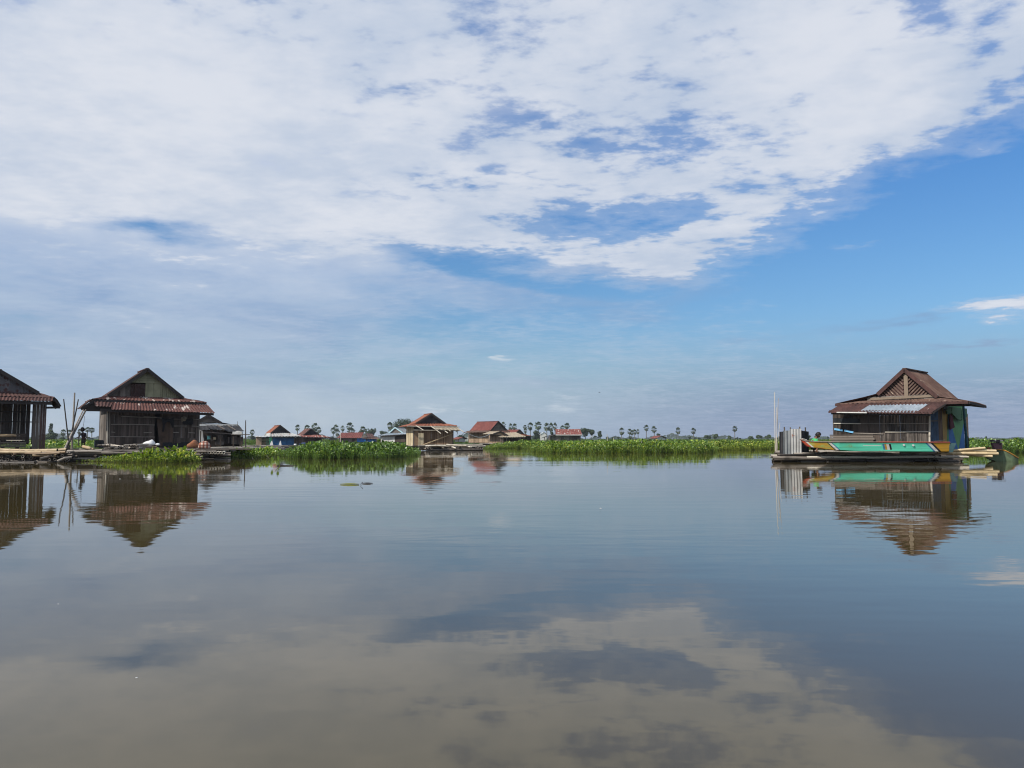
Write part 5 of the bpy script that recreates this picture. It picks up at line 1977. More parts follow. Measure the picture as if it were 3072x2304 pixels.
# blue walled house and its neighbour
fr, H3, W, H = far_house('blue walled house with rusty upper roof and pale iron skirt roof', 816, 103.0, .25, 27, 4.6, 884, 1312, (840, 1276), (812, 1299), (870, 1299), (812, 1309), (905, 1309), .7, .2, 4.0,
                         'rust_orange', 'iron_white', 'iron_dark', 'blue_paint', 'green_paint', rnd, bw=.8)
mb = MB()
p, q = fr.py(808, 1335, -.1), fr.py(817, 1312, -.1)
mb.boards((p.x, -.1, 0), (1, 0, 0), q.x - p.x, H, H, .5, rnd)
mb.build('wall', M['green_paint'], H3)
mb = MB()
p, q = fr.py(884, 1335, .1), fr.py(908, 1312, .1)
mb.boards((p.x, .1, 0), (1, 0, 0), q.x - p.x, H, H, .3, rnd)
mb.build('wall', M['wood_dark'], H3)
for (px_, pt, w_) in ((814, 1325, .25), (840, 1322, .2)):
    p = at(px_, 1337, 102)
    mb = MB()
    mb.prism([(-w_, 0, 0), (w_, 0, 0), (w_ * .3, 0, .65), (-w_ * .1, 0, .6)], (0, .15, 0))
    o = mb.build('white_sack', M['white_plastic'])
    o.location = p
    tag(o, 'upright white sack leaning on the %s of the blue wall' % ('left end' if px_ == 814 else 'middle'), 'sack')
fr, H4, W, H = far_house('dark walled house with striped rusty roof, right of the blue walled one', 908, 122.0, .45, 27, 5.0, 965, 1313, (933, 1286), (910, 1305), (957, 1304), (905, 1311), (992, 1312), .7, .2, 4.6,
                         'rust_patchy', 'rust_striped', 'iron_dark', 'wood_dark', 'wood_dark', rnd, bw=.5)
lump('blue_bundle', 'dark blue bundle at the right end of the blue walled house', 'bundle', at(909, 1335, 101), (.5, .3, .2), plain_mat('navy_cloth', (0.03, 0.05, 0.13), .7), rnd)
lump('white_barrel', 'small white rounded container in front of the blue wall', 'container', at(886, 1336, 101), (.22, .2, .14), M['white_plastic'], rnd)

# privy hut beside the blue house
fr = Frame(769, 92.0, .22, 20)
PV = fr.empty('small_hut', 'little plank hut with flat pale roof left of the blue walled house', 'hut')
a, b, c = fr.py(769, 1337), fr.py(785, 1311), fr.py(808, 1311)
mb = MB()
mb.boards((0, 0, 0), (1, 0, 0), b.x, b.z, b.z, .3, rnd)
mb.build('wall', M['wood_tan'], PV)
mb = MB()
mb.boards((b.x, 0, 0), (1, 0, 0), c.x - b.x, b.z, b.z, .12, rnd, vert=False)
mb.build('wall', M['wood_dark'], PV)
mb = MB()
mb.boards((0, 1.2, 0), (0, -1, 0), 1.2, b.z, b.z, .3, rnd)
mb.build('wall', M['wood_tan'], PV)
mb = MB()
mb.sheet((-.2, -.25, b.z + .02), (c.x + .1, -.25, b.z + .05), (c.x + .1, 1.4, b.z + .15), (-.2, 1.4, b.z + .12), .3, .02, rnd=rnd)
mb.build('roof', M['iron_white'], PV)

# dark house behind the olive gabled one
rnd = random.Random(17)
fr = Frame(598, 57.0, .45, 25)
H2 = fr.empty('floating_house', 'black grey shack with sagging sheet roof and one whitewashed end wall', 'house')
W = fr.py(722, HORIZON, 0).x
H = fr.py(640, 1293, 0).z
L = 4.5
for a, u, l_, nm in (((0, 1.2, 0), (1, 0, 0), W, 'wood_dark'), ((0, L, 0), (0, -1, 0), L - 1, 'wood_grey'), ((W, 0, 0), (0, 1, 0), L, 'wood_dark'), ((W, L, 0), (-1, 0, 0), W, 'wood_dark')):
    mb = MB()
    mb.boards(a, u, l_, H + .1, H + .1, .25, rnd)
    mb.build('wall', M[nm], H2)
p, q = fr.py(597, 1330, -.05), fr.py(610, 1290, -.05)
mb = MB()
mb.prism([(p.x, -.05, 0), (q.x + .12, -.05, 0), (q.x, -.05, .8), (q.x - .02, -.05, H), (p.x, -.05, H + .1)], (0, .05, 0))
mb.build('end_wall', M['white_wall'], H2)
for (a, b, c, d_, m_, nm) in ((622, 1318, 632, 1307, 'teal', 'panel'), (640, 1319, 648, 1311, 'wood_pale', 'panel'), (654, 1325, 668, 1304, 'wood_grey', 'panel'), (683, 1330, 689, 1310, 'post', 'panel'),
                              (694, 1332, 712, 1306, 'wood_grey', 'cupboard'), (712, 1333, 730, 1310, 'post', 'cupboard'), (645, 1334, 650, 1324, 'post', 'panel'), (652, 1334, 672, 1324, 'wood_grey', 'counter')):
    if m_ == 'teal':
        M['teal'] = plain_mat('teal_basin', (0.10, 0.30, 0.32), .5)
    p, q = fr.py(a, b, .3), fr.py(c, d_, .3)
    mb = MB()
    mb.boards((p.x, .3, p.z), (1, 0, 0), q.x - p.x, q.z - p.z, q.z - p.z, .2, rnd, thick=.12)
    mb.build(nm, M[m_], H2)
t0, t1, b0_, b1_ = fr.py(597, 1278, 1.5), fr.py(716, 1277, 1.5), fr.py(600, 1287, -.5), fr.py(733, 1294, -.5)
for k in range(5):
    s0_, s1_ = k / 5, (k + 1) / 5
    mb = MB()
    up = Vector((0, 0, rnd.uniform(-.03, .05)))
    mb.sheet(b0_.lerp(b1_, s0_) + up, b0_.lerp(b1_, s1_) + up, t0.lerp(t1, s1_), t0.lerp(t1, s0_), .3, .015, rnd=rnd, wob=.06)
    mb.build('roof_sheet', M['iron_dark'], H2)
for k in (.45, .7):
    mb = MB()
    mb.beam(t0.lerp(t1, k) + Vector((0, 0, .05)), b0_.lerp(b1_, k + .1) + Vector((0, 0, .08)), .05, .06)
    mb.build('roof_batten', M['post'], H2)
mb = MB()
mb.beam(fr.py(597, 1275, 1.5), fr.py(714, 1276, 1.5), .1, .16)
mb.build('ridge_sheet', M['white_wall'], H2)
for k in (0.02, .5, .98):
    mb = MB()
    mb.beam((W * k, -.3, 0), (W * k, -.3, H), .08, .08)
    mb.build('post', M['wood_dark'], H2)
mb = MB()
mb.beam(fr.py(611, 1296, -.4), fr.py(700, 1302, -.4), .06, .07)
mb.build('beam', M['post'], H2)
A, B, C_ = fr.py(625, 1245, 1.7), fr.py(592, 1264, 1.7), fr.py(664, 1268, 1.7)
gable_roof(fr, H2, xz(A), xz(B), xz(C_), 1.7, 4.6, M['iron_grey'], rnd, None, None, M['wood_grey'], pitch=.3)
mb = MB()
mb.sheet(fr.py(692, 1273, 1.7), fr.py(692, 1273, 4.6), (C_.x, 4.6, C_.z), (C_.x, 1.5, C_.z), .3, .02, rnd=rnd)
mb.build('skirt_roof', M['iron_dark'], H2)
mb = MB()
mb.boards((0, 1.72, H), (1, 0, 0), fr.py(690, 1275, 1.7).x, C_.z - H, C_.z - H - .15, .3, rnd)
mb.build('gable_cladding', M['wood_grey'], H2)
# cistern on a stand with its own small roof
fr2 = Frame(695, 54.0, .45, 10)
CT = fr2.empty('white_cistern', 'white box shaped tank on a low stand at the right end of the black shack', 'tank')
p, q = fr2.py(697, 1303, 0), fr2.py(725, 1295, 0)
mb = MB()
mb.box(((p.x + q.x) / 2, .3, (p.z + q.z) / 2), (q.x - p.x, .5, q.z - p.z))
mb.build('tank', M['white_wall'], CT)
mb = MB()
mb.box(((p.x + q.x) / 2 + .05, .3, q.z + .03), (q.x - p.x - .3, .4, .05))
mb.build('lid', M['white_wall'], CT)
for px_ in (698, 724):
    x = fr2.py(px_, 1310).x
    mb = MB()
    mb.beam((x, .3, 0), (x, .3, p.z), .07, .07)
    mb.build('leg', M['wood_dark'], CT)
mb = MB()
mb.beam(fr2.py(695, 1303.5, .3), fr2.py(748, 1303.5, .3), .5, .05)
mb.build('shelf', M['post'], CT)
floating_pole(at(737, 1342, 53.6), at(737, 1261, 53.6), .05, M['bamboo_dark'], rnd, 'dark upright pole right of the white tank', None, .02, .6)
floating_pole(at(713, 1280, 58), at(713, 1264, 58), .02, M['bamboo_dark'], rnd, 'short thin rod above the roof of the black shack', None, .0, .8, sides=6)

# rafts of the middle distance
RC = raft('bamboo_raft', 'pale bamboo raft strung out below the black shack and the blue house', zf(590, 51.0), zf(860, 60.0), 5.0, 30, 30, rnd, (0.02, .42), mats=('bamboo_grey', 'pale_pole'))
raft_deck(RC, .2, 12.4, .8, 6.0, .40, rnd, .12)
RD = raft('bamboo_raft', 'ragged bamboo raft in front of the orange roofed house', zf(1262, 67.5), zf(1452, 70.0), 3.6, 34, 24, rnd, (0.05, .45), mats=('bamboo_grey', 'pale_pole'), r=(.06, .09))
raft_deck(RD, -.6, 5.0, .8, 9.0, .40, rnd, .15)
raft_deck(RD, -2.4, 1.2, 2.5, 8.5, .38, rnd, .15)
RE = raft('bamboo_raft', 'bamboo raft carrying the dark red roofed house and thatched hut', zf(1415, 96.0), zf(1600, 97.0), 6.0, 12, 12, rnd, (0.1, .5), mats=('bamboo_grey', 'bamboo_grey'), r=(.07, .1))
RF = raft('bamboo_raft', 'bamboo raft carrying the blue walled house', zf(765, 90.0), zf(960, 100.0), 8.0, 12, 14, rnd, (0.0, .25), mats=('bamboo_grey', 'bamboo_grey'), r=(.07, .1))
for (a, b, c, d_, r_, lb) in ((1366, 1336, 1412, 1341, .07, 'long pale log slanting on the ragged raft'), (1354, 1340, 1368, 1345, .06, 'short white log end pointing down at the ragged raft'), (1340, 1334, 1400, 1337, .08, 'yellowish log across the ragged raft')):
    floating_pole(at(a, b, 68), at(c, d_, 67.4), r_, M['pale_pole'], rnd, lb, 'loose logs on the ragged raft', .03, .95)
for k, (a, b) in enumerate(((1800, 1296), (1842, 1316))):
    floating_pole(at(1823 if k == 0 else 1842, 1328, 62), at(1821 if k == 0 else 1841, 1302 if k == 0 else 1313, 62), .025, M['pale_pole'], rnd, ('taller' if k == 0 else 'shorter') + ' thin stake standing in the wide plant bed', 'stakes in the plant bed', .02)

# tiny far buildings
def tiny(label, px0, px1, base, top, apex, d, roof, wall, rnd, th=5, over=.6):
    fr = Frame(px0, d, max(.0, at(px0, base, d).z), th)
    e = fr.empty('far_house', label, 'house')
    W_ = fr.py(px1, HORIZON, 0).x
    H_ = fr.py(px0, top, 0).z
    shell(fr, e, W_, W_ * .8, H_, rnd, M[wall], M[wall], bw=.8, side_bw=.8)
    A = fr.py(*apex, 0)
    mb = MB()
    mb.sheet((-over, W_ * .8 + over, H_), (-over, -over, H_), (A.x, -over, A.z), (A.x, W_ * .8 + over, A.z), .6, .03, rnd=rnd)
    mb.build('roof_slope', M[roof], e)
    mb = MB()
    mb.sheet((W_ + over, -over, H_), (W_ + over, W_ * .8 + over, H_), (A.x, W_ * .8 + over, A.z), (A.x, -over, A.z), .6, .03, rnd=rnd)
    mb.build('roof_slope', M[roof], e)
    mb = MB()
    mb.prism([(0, 0, H_ - .1), (W_, 0, H_ - .1), (A.x, 0, A.z - .15)], (0, .05, 0))
    mb.build('gable', M[wall], e)
    return e


tiny('small grey roofed hut standing alone right of the streaked red roof', 1773, 1795, 1324, 1315, (1783, 1307), 190, 'iron_grey', 'white_wall', rnd)
tiny('tiny house with one red roof slope far across the plants', 1970, 1996, 1320, 1315, (1982, 1307), 260, 'rust_red', 'white_wall', rnd, 25)
tiny('tiny red roofed house glimpsed between the two middle houses', 1376, 1396, 1325, 1318, (1386, 1311), 170, 'rust_red', 'white_wall', rnd, 40)
tiny('white walled house with pale roof behind the awning of the orange roofed house', 1392, 1412, 1325, 1303, (1402, 1293), 190, 'iron_white', 'white_wall', rnd)
tiny('pale two storey building among the palms left of the streaked red roof', 1622, 1640, 1322, 1304, (1631, 1296), 240, 'white_wall', 'white_wall', rnd, 5, .2)
tiny('grey shed with flat roof under the palms at far left', 263, 276, 1325, 1314, (269, 1311), 220, 'iron_grey', 'iron_grey', rnd)
tiny('dull grey hut between the striped roof and the long red roof', 988, 1008, 1325, 1315, (998, 1309), 190, 'iron_grey', 'wood_grey', rnd)


# ---------------------------------------------------------------- water hyacinth
M['hyacinth'] = leaf_mat('hyacinth_leaf', [(0.0, (0.040, 0.080, 0.010)), (0.4, (0.105, 0.190, 0.022)), (0.8, (0.21, 0.32, 0.045)), (0.93, (0.32, 0.38, 0.06)), (1.0, (0.42, 0.38, 0.07))], .20, .38, .5)
M['hyacinth_dark'] = leaf_mat('hyacinth_leaf_dark', [(0.0, (0.030, 0.066, 0.010)), (0.45, (0.078, 0.160, 0.022)), (0.85, (0.165, 0.28, 0.045)), (1.0, (0.28, 0.35, 0.07))], .18, .36, .55)
M['hyacinth_lime'] = leaf_mat('hyacinth_leaf_lime', [(0.0, (0.030, 0.060, 0.008)), (0.3, (0.085, 0.145, 0.018)), (0.6, (0.18, 0.26, 0.030)), (0.88, (0.32, 0.39, 0.055)), (1.0, (0.48, 0.44, 0.10))], .24, .42, .35)  # leaf tones; the darkest also imitates shaded gaps between leaves
M['petal'] = plain_mat('lilac_petal', (0.45, 0.40, 0.62), .6, .1)
M['grass_far'] = leaf_mat('marsh_grass', [(0.0, (0.045, 0.080, 0.016)), (0.6, (0.085, 0.140, 0.026)), (1.0, (0.15, 0.19, 0.05))], .3, .6, .2)


def plant_template(rng, leaves=8, h=1.0, spread=.28, wide=1.0):
    """rosette of round glossy blades on curved swollen stalks"""
    V, Fc = [], []
    for k in range(leaves):
        a = rng.uniform(0, 2 * math.pi)
        lean = rng.uniform(.05, 1.0)
        hh = h * rng.uniform(.55, 1.0) * (1 - .35 * lean)
        r0 = spread * lean
        tip = np.array([math.cos(a) * r0, math.sin(a) * r0, hh])
        base = np.array([math.cos(a) * .03, math.sin(a) * .03, -.05])
        mid = (base + tip) / 2 + np.array([math.cos(a) * .05, math.sin(a) * .05, .02])
        side = np.array([-math.sin(a), math.cos(a), 0.])
        # stalk: three sided
        n0 = len(V)
        for p, rr in ((base, .011), (mid, .013), (tip, .007)):
            for j in range(3):
                t = 2 * math.pi * j / 3
                V.append(p + side * rr * math.cos(t) + np.array([math.cos(a), math.sin(a), 0]) * rr * math.sin(t))
        for i in range(2):
            for j in range(3):
                q = n0 + i * 3
                Fc.append((q + j, q + (j + 1) % 3, q + 3 + (j + 1) % 3, q + 3 + j))
        # blade: cupped round leaf
        L_ = rng.uniform(.12, .20) * wide
        Wd = L_ * rng.uniform(.42, .52)
        up = np.array([0, 0, 1.0])
        out = np.array([math.cos(a), math.sin(a), 0])
        tilt = rng.uniform(.15, 1.35)
        d = out * math.cos(tilt) + up * math.sin(tilt)
        nn = -out * math.sin(tilt) + up * math.cos(tilt)
        tw = rng.uniform(-.9, .9)
        sd = side * math.cos(tw) + nn * math.sin(tw)
        nn2 = np.cross(sd, d)
        n0 = len(V)
        for t, w_ in ((0, .15), (.22, .85), (.55, 1.0), (.85, .62), (1.0, .08)):
            c = tip + d * L_ * t + nn2 * (-.02 * t * t)
            V.append(c - sd * Wd * w_ + nn2 * .022 * w_)
            V.append(c)
            V.append(c + sd * Wd * w_ + nn2 * .022 * w_)
        for i in range(4):
            for j in range(2):
                q = n0 + i * 3 + j
                Fc.append((q, q + 1, q + 4, q + 3))
    return np.array(V, dtype=np.float32), np.array(Fc, dtype=np.int32)


def scatter(name, P, S, T, seed, mat, loc=(0, 0, 0)):
    """merge many turned copies of the templates into one mesh; P (n,3), S (n,) sizes"""
    rng = np.random.default_rng(seed)
    n = len(P)
    pick = rng.integers(0, len(T), n)
    vs, fs, off = [], [], 0
    for k, (TV, TF) in enumerate(T):
        m_ = np.where(pick == k)[0]
        if len(m_) == 0:
            continue
        a = rng.uniform(0, 2 * np.pi, len(m_))
        c, s = np.cos(a)[:, None], np.sin(a)[:, None]
        sc = S[m_][:, None]
        x = (TV[None, :, 0] * c - TV[None, :, 1] * s) * sc + P[m_, 0][:, None]
        y = (TV[None, :, 0] * s + TV[None, :, 1] * c) * sc + P[m_, 1][:, None]
        z = TV[None, :, 2] * sc + P[m_, 2][:, None]
        vv = np.stack([x, y, z], -1).reshape(-1, 3)
        ff = (TF[None] + (np.arange(len(m_)) * len(TV))[:, None, None]).reshape(-1, TF.shape[1]) + off
        off += len(vv)
        vs.append(vv)
        fs.append(ff)
    vs, fs = np.concatenate(vs), np.concatenate(fs)
    me = bpy.data.meshes.new(name)
    me.vertices.add(len(vs))
    me.vertices.foreach_set('co', (vs - np.array(loc)).astype(np.float32).ravel())
    k = fs.shape[1]
    me.loops.add(fs.size)
    me.loops.foreach_set('vertex_index', fs.astype(np.int32).ravel())
    me.polygons.add(len(fs))
    me.polygons.foreach_set('loop_start', np.arange(0, fs.size, k, dtype=np.int32))
    me.materials.append(mat)
    me.update(calc_edges=True)
    o = link(bpy.data.objects.new(name, me))
    o.location = loc
    return o


_rp = random.Random(99)
PT = [plant_template(_rp, _rp.randint(7, 10)) for _ in range(7)]
PL = [plant_template(_rp, _rp.randint(6, 9), .9, .42, 1.35) for _ in range(5)]
PW = [plant_template(_rp, 5, 1.0, .4, 1.9) for _ in range(5)]


def bed(label, front, depth, dens, hmax, seed, mat, T=None, hedge=.7, flowers=0, hprof=None, edge_mat=None):
    """front: list of (photo px, depth) along the water's edge; plants fill back from there"""
    rng = np.random.default_rng(seed)
    fr_ = np.array([[at(p, HORIZON, d).x, d] for p, d in front])
    pp_ = np.array([p for p, _ in front], float)
    dd_ = fr_[:, 1]
    x0, x1 = 0.0, (pp_[-1] - pp_[0]) / F * float(dd_.mean())
    n = int((x1 - x0) * depth * dens)
    nf = int((x1 - x0) * 1.2 * dens * 1.6)
    n += nf
    q = rng.uniform(pp_[0], pp_[-1], n)
    t = rng.uniform(0, 1, n) ** 1.3
    t[:nf] = rng.uniform(0, 1.2 / depth, nf)
    u = (q - pp_[0]) / (pp_[-1] - pp_[0])
    s_ = u * x1
    y0 = np.interp(q, pp_, dd_) + .35 * np.sin(s_ * 1.7 + seed) + .18 * np.sin(s_ * 5.1)
    y = y0 + t * depth
    x = (q - 1536) / F * y
    # height: low at the very edge, rising within a metre or so
    rise = np.clip((y - y0) / 1.2, 0, 1) ** .6
    ends = np.clip(np.minimum(u, 1 - u) * (x1 - x0) / 1.2, 0, 1) ** .5
    wav = .86 + .14 * np.sin(x * .9 + 1.3 * seed) * np.cos(y * .7)
    h = hmax * (hedge + (1 - hedge) * rise) * (0.45 + .55 * ends) * wav
    if hprof is not None:
        hp = np.array(hprof)
        h *= np.interp(u, hp[:, 0], hp[:, 1])
    h *= rng.uniform(.82, 1.08, n)
    face = (y - y0) < 1.3
    h = np.where(face, h * rng.uniform(.28, 1.05, n), h)
    P = np.stack([x, y, np.zeros(n)], -1)
    loc = (float(fr_[0, 0]), float(fr_[0, 1]), 0.0)
    o = scatter('water_hyacinth', P, h, T or PT, seed, mat, loc)
    tag(o, label, 'water plants', None, 'stuff')
    return o


bed('tall dark green water hyacinth bed left of the orange roofed house', [(835, 44), (880, 40.5), (1000, 39.5), (1120, 40), (1215, 43), (1262, 48)], 6.5, 11, .97, 1, M['hyacinth_dark'], hprof=[(0, .45), (.12, .75), (.25, 1), (.75, .98), (.9, .88), (1, .7)])
bed('long bright water hyacinth bed across the middle of the channel', [(1590, 60), (1650, 57), (1800, 56), (2000, 56.5), (2100, 57), (2150, 60)], 7, 10, 1.0, 2, M['hyacinth'], hprof=[(0, .7), (.1, .92), (.5, 1), (1, 1)])
bed('shorter water hyacinth bed under the thatched hut', [(1448, 77), (1500, 82), (1560, 84), (1640, 70)], 8, 8, .95, 3, M['hyacinth'], hprof=[(0, .45), (.25, .75), (.6, 1), (1, 1)])
bed('yellow green water hyacinth band reaching to the right beyond the long bed', [(2110, 66), (2200, 69), (2320, 76), (2480, 80)], 9, 8, .93, 4, M['hyacinth_lime'])
bed('water hyacinth bed at the right edge behind the small green boat', [(2860, 58), (2950, 57), (3110, 56)], 8, 13, 1.16, 5, M['hyacinth_dark'])
bed('sprawling leafy water hyacinth in front of the olive gabled house', [(280, 34.2), (330, 33.4), (450, 33.0), (560, 33.3), (606, 34.2)], 1.7, 15, .84, 6, M['hyacinth_lime'], PL, .5, hprof=[(0, .45), (.22, .6), (.42, .9), (.75, 1.05), (.93, .95), (1, .6)])
bed('water hyacinth clump right of the checked bundles', [(655, 37.4), (740, 39.5), (830, 44), (872, 49)], 2.5, 18, .78, 7, M['hyacinth'], PL, .5, hprof=[(0, .8), (.3, .9), (.6, .9), (1, .8)])
bed('small water hyacinth clump at the foot of the corrugated screen', [(2312, 36.4), (2352, 36.0)], 1.5, 26, .85, 8, M['hyacinth_lime'], PL, .4, hprof=[(0, .2), (.5, .6), (1, 1.3)])
bed('sparse low hyacinth leaves on the dark water by the left raft', [(235, 34.0), (290, 34.1)], .8, 9, .30, 9, M['hyacinth_lime'], PL, .6)
bed('hyacinth growing through the raft behind the leaning poles', [(205, 39.5), (300, 40.5)], 3, 16, .62, 10, M['hyacinth'], PL, .7)
bed('little hyacinth tuft under the platform of the edge house', [(60, 34.8), (100, 34.8)], 1.0, 14, .62, 11, M['hyacinth_lime'], PL, .8)
bed('hyacinth behind the crouching person and boat bow', [(2405, 44), (2520, 45)], 4, 12, .90, 12, M['hyacinth'])

# ---- the marsh behind everything
MG = [(-700, 62), (150, 64), (330, 70), (560, 96), (760, 128), (1000, 150), (1400, 175), (1480, 120), (1580, 92), (1650, 66), (2100, 64), (2170, 72), (2330, 84), (2500, 84), (2700, 64), (3000, 62), (3900, 62)]
near = [at(p, HORIZON, d) for p, d in MG]
farp = [Vector((at(p, HORIZON, 2600).x * 1.3, 2600, 0)) for p, d in MG]
vv = [(p.x, p.y, .03) for p in near] + [(p.x, p.y, .03) for p in farp]
nn_ = len(MG)
marsh_m, g = material('marsh_ground')
geo_ = g.n('ShaderNodeNewGeometry').outputs['Position']
n1, _ = g.noise(g.mapping(geo_, scale=(.05, .05, .05)), 1.0, 6, .6)
finish(marsh_m, g, g.mix(g.mapr(n1, .35, .65), (0.045, 0.075, 0.02), (0.085, 0.125, 0.035)), .9)
o = raw('marsh_ground', vv, [(i, i + 1, nn_ + i + 1, nn_ + i) for i in range(nn_ - 1)], marsh_m)
tag(o, kind='structure')

rng = np.random.default_rng(50)


def tuft_template(rng, n=14, h=1.0, w_=.5):
    V, Fc = [], []
    for k in range(n):
        a, b = rng.uniform(0, 6.28), rng.uniform(0, 6.28)
        r0 = rng.uniform(0, w_)
        p = np.array([math.cos(b) * r0, math.sin(b) * r0, 0])
        hh = h * rng.uniform(.5, 1)
        lean = np.array([math.cos(b), math.sin(b), 0]) * rng.uniform(0, .35) * h
        s = np.array([math.cos(a), math.sin(a), 0]) * rng.uniform(.03, .09)
        n0 = len(V)
        V += [p - s, p + s, p + s * .8 + lean * .5 + [0, 0, hh * .6], p - s * .8 + lean * .5 + [0, 0, hh * .6], p + s * .15 + lean + [0, 0, hh], p - s * .15 + lean + [0, 0, hh]]
        Fc += [(n0, n0 + 1, n0 + 2, n0 + 3), (n0 + 3, n0 + 2, n0 + 4, n0 + 5)]
    return np.array(V, dtype=np.float32), np.array(Fc, dtype=np.int32)


TT = [tuft_template(_rp) for _ in range(5)]


def marsh_band(label, d0, d1, n, h0, h1, T, mat, seed, pxr=(-800, 3900), name='marsh_plants'):
    rng = np.random.default_rng(seed)
    d = np.sqrt(rng.uniform(d0 ** 2, d1 ** 2, n))
    u = rng.uniform(pxr[0], pxr[1], n)
    edge = np.interp(u, [p for p, _ in MG], [q for _, q in MG])
    ok = d > edge + .5
    d, u = d[ok], u[ok]
    x = (u - 1536) / F * d
    h = rng.uniform(h0, h1, len(d)) * (.85 + .15 * np.sin(x * .07) * np.cos(d * .05))
    o = scatter(name, np.stack([x, d, np.full(len(d), .0)], -1), h, T, seed, mat, (0, float(d0), 0))
    return tag(o, label, 'marsh plants', None, 'stuff')


marsh_band('green marsh plants growing close behind the floating houses', 62, 120, 7600, .7, .95, PW, M['hyacinth'], 51, name='marsh_plants')
marsh_band('pale green marsh in the middle distance', 115, 260, 8000, .85, 1.15, TT + PW[:2], M['grass_far'], 52)
marsh_band('flat green marsh stretching away to the trees', 260, 900, 11000, 1.0, 1.6, [(v * np.array([5, 5, 1], dtype=np.float32), f) for v, f in TT], M['grass_far'], 53)

# ---- floating scraps
def leaf_scrap(name, label, px, py, w_, l_, mat, rz=0.0, cat='leaf'):
    r = ray(px, py)
    t = -1.0 / r.z
    p = Vector((0, 0, 1)) + r * t
    mb = MB()
    n = 8
    hk = min(1.0, l_ / .3)
    for i in range(n + 1):
        t = i / n
        ww = w_ * math.sin(math.pi * (.05 + .9 * t)) ** .8
        x = (t - .5) * l_
        mb.v += [(x, -ww / 2, .010 * hk), (x, 0, (.018 + .015 * math.sin(math.pi * t)) * hk), (x, ww / 2, .010 * hk)]
    for i in range(n):
        for j in range(2):
            q = i * 3 + j
            mb.f.append((q, q + 3, q + 4, q + 1))
            mb.m.append(0)
    o = mb.build(name, mat, None, True)
    o.modifiers.new('thick', 'SOLIDIFY').thickness = .006 * hk
    o.location = (p.x, p.y, 0)
    o.rotation_euler = (0, 0, rz)
    return tag(o, label, cat)


olive = plain_mat('floating_leaf_olive', (0.13, 0.14, 0.02), .5, .3)
darkl = plain_mat('floating_leaf_dark', (0.018, 0.015, 0.012), .5)
leaf_scrap('floating_leaf', 'long olive leaf floating flat on open water, left of two', 1049, 1454, .13, .42, olive, .03)
leaf_scrap('floating_leaf', 'short dark leaf floating right of the long olive one', 1102, 1451, .10, .25, darkl, .05)
p = at(1084, 1453, 17)
r = ray(1084, 1456)
p = Vector((0, 0, 1)) + r * (-1 / r.z)
mb = MB()
mb.tube([(.03, 0, .07), (-.005, 0, .045), (-.012, 0, .02), (-.005, 0, .0), (.0, 0, -.02)], .006, 5)
o = mb.build('twig', darkl, None, True)
o.location = p
tag(o, 'tiny curved twig sticking up between the two floating leaves', 'twig')
# small broken plant afloat
r = ray(840, 1398)
p = Vector((0, 0, 1)) + r * (-1 / r.z)
SP = empty('floating_plant', p, 'small broken plant with two upright leaves floating alone near the shack', 'water plant')
for (x0, x1, z1, n_) in ((0, -.24, .34, 'stalk'), (0, -.12, .30, 'stalk')):
    mb = MB()
    mb.tube([(x0, 0, 0), ((x0 + x1) / 2, 0, z1 * .4), (x1 + .06, 0, z1 * .55)], .012, 6)
    mb.build(n_, M['hyacinth_lime'], SP)
for (x, z, a) in ((-.30, .24, .1), (-.08, .28, -.1)):
    mb = MB()
    mb.prism([(x - .05, 0, z), (x, .02, z - .12), (x + .05, 0, z), (x + .045, 0, z + .08), (x, -.02, z + .13), (x - .045, 0, z + .08)], (0, .01, 0))
    mb.build('leaf', M['hyacinth'], SP)
mb = MB()
mb.tube([(-.1, 0, .01), (.15, .02, .02), (.5, 0, .01)], .02, 6)
mb.build('root', darkl, SP)
for (px_, py_, l_, lb) in ((2296, 1368, .5, 'dark stick floating just left of the right raft'), (2315, 1373, .2, 'tiny dark scrap nearest the tip of the right raft'), (2280, 1373, .12, 'tiny dark speck floating left of the dark stick'), (884, 1397, .12, 'tiny dark speck right of the floating broken plant')):
    leaf_scrap('floating_stick' if l_ > .3 else 'floating_scrap', lb, px_, py_, .04, l_, darkl, .1, 'debris')
for k, (px_, py_) in enumerate(((175, 1812), (410, 2033), (1802, 1525), (360, 1437))):
    leaf_scrap('floating_petal', 'tiny pale speck floating alone on the open water', px_, py_, .008 if py_ > 1600 else .03, .012 if py_ > 1600 else .05, M['white_plastic'], k, 'debris')['group'] = 'pale specks on the water'


# ---------------------------------------------------------------- trees
M['palm_leaf'] = leaf_mat('palm_leaf', [(0.0, (0.022, 0.040, 0.016)), (0.6, (0.045, 0.075, 0.028)), (0.88, (0.075, 0.11, 0.045)), (1.0, (0.20, 0.20, 0.14))], .12, .5, .4)
M['palm_dead'] = leaf_mat('dead_palm_leaf', [(0.0, (0.10, 0.085, 0.06)), (1.0, (0.26, 0.23, 0.17))], .1, .7, .2)
M['tree_leaf'] = leaf_mat('tree_leaf', [(0.0, (0.014, 0.028, 0.010)), (0.6, (0.028, 0.050, 0.016)), (1.0, (0.055, 0.082, 0.026))], .15, .6, .3)
M['tree_leaf_b'] = leaf_mat('tree_leaf_light', [(0.0, (0.022, 0.042, 0.013)), (0.6, (0.044, 0.074, 0.022)), (1.0, (0.085, 0.12, 0.036))], .15, .6, .3)


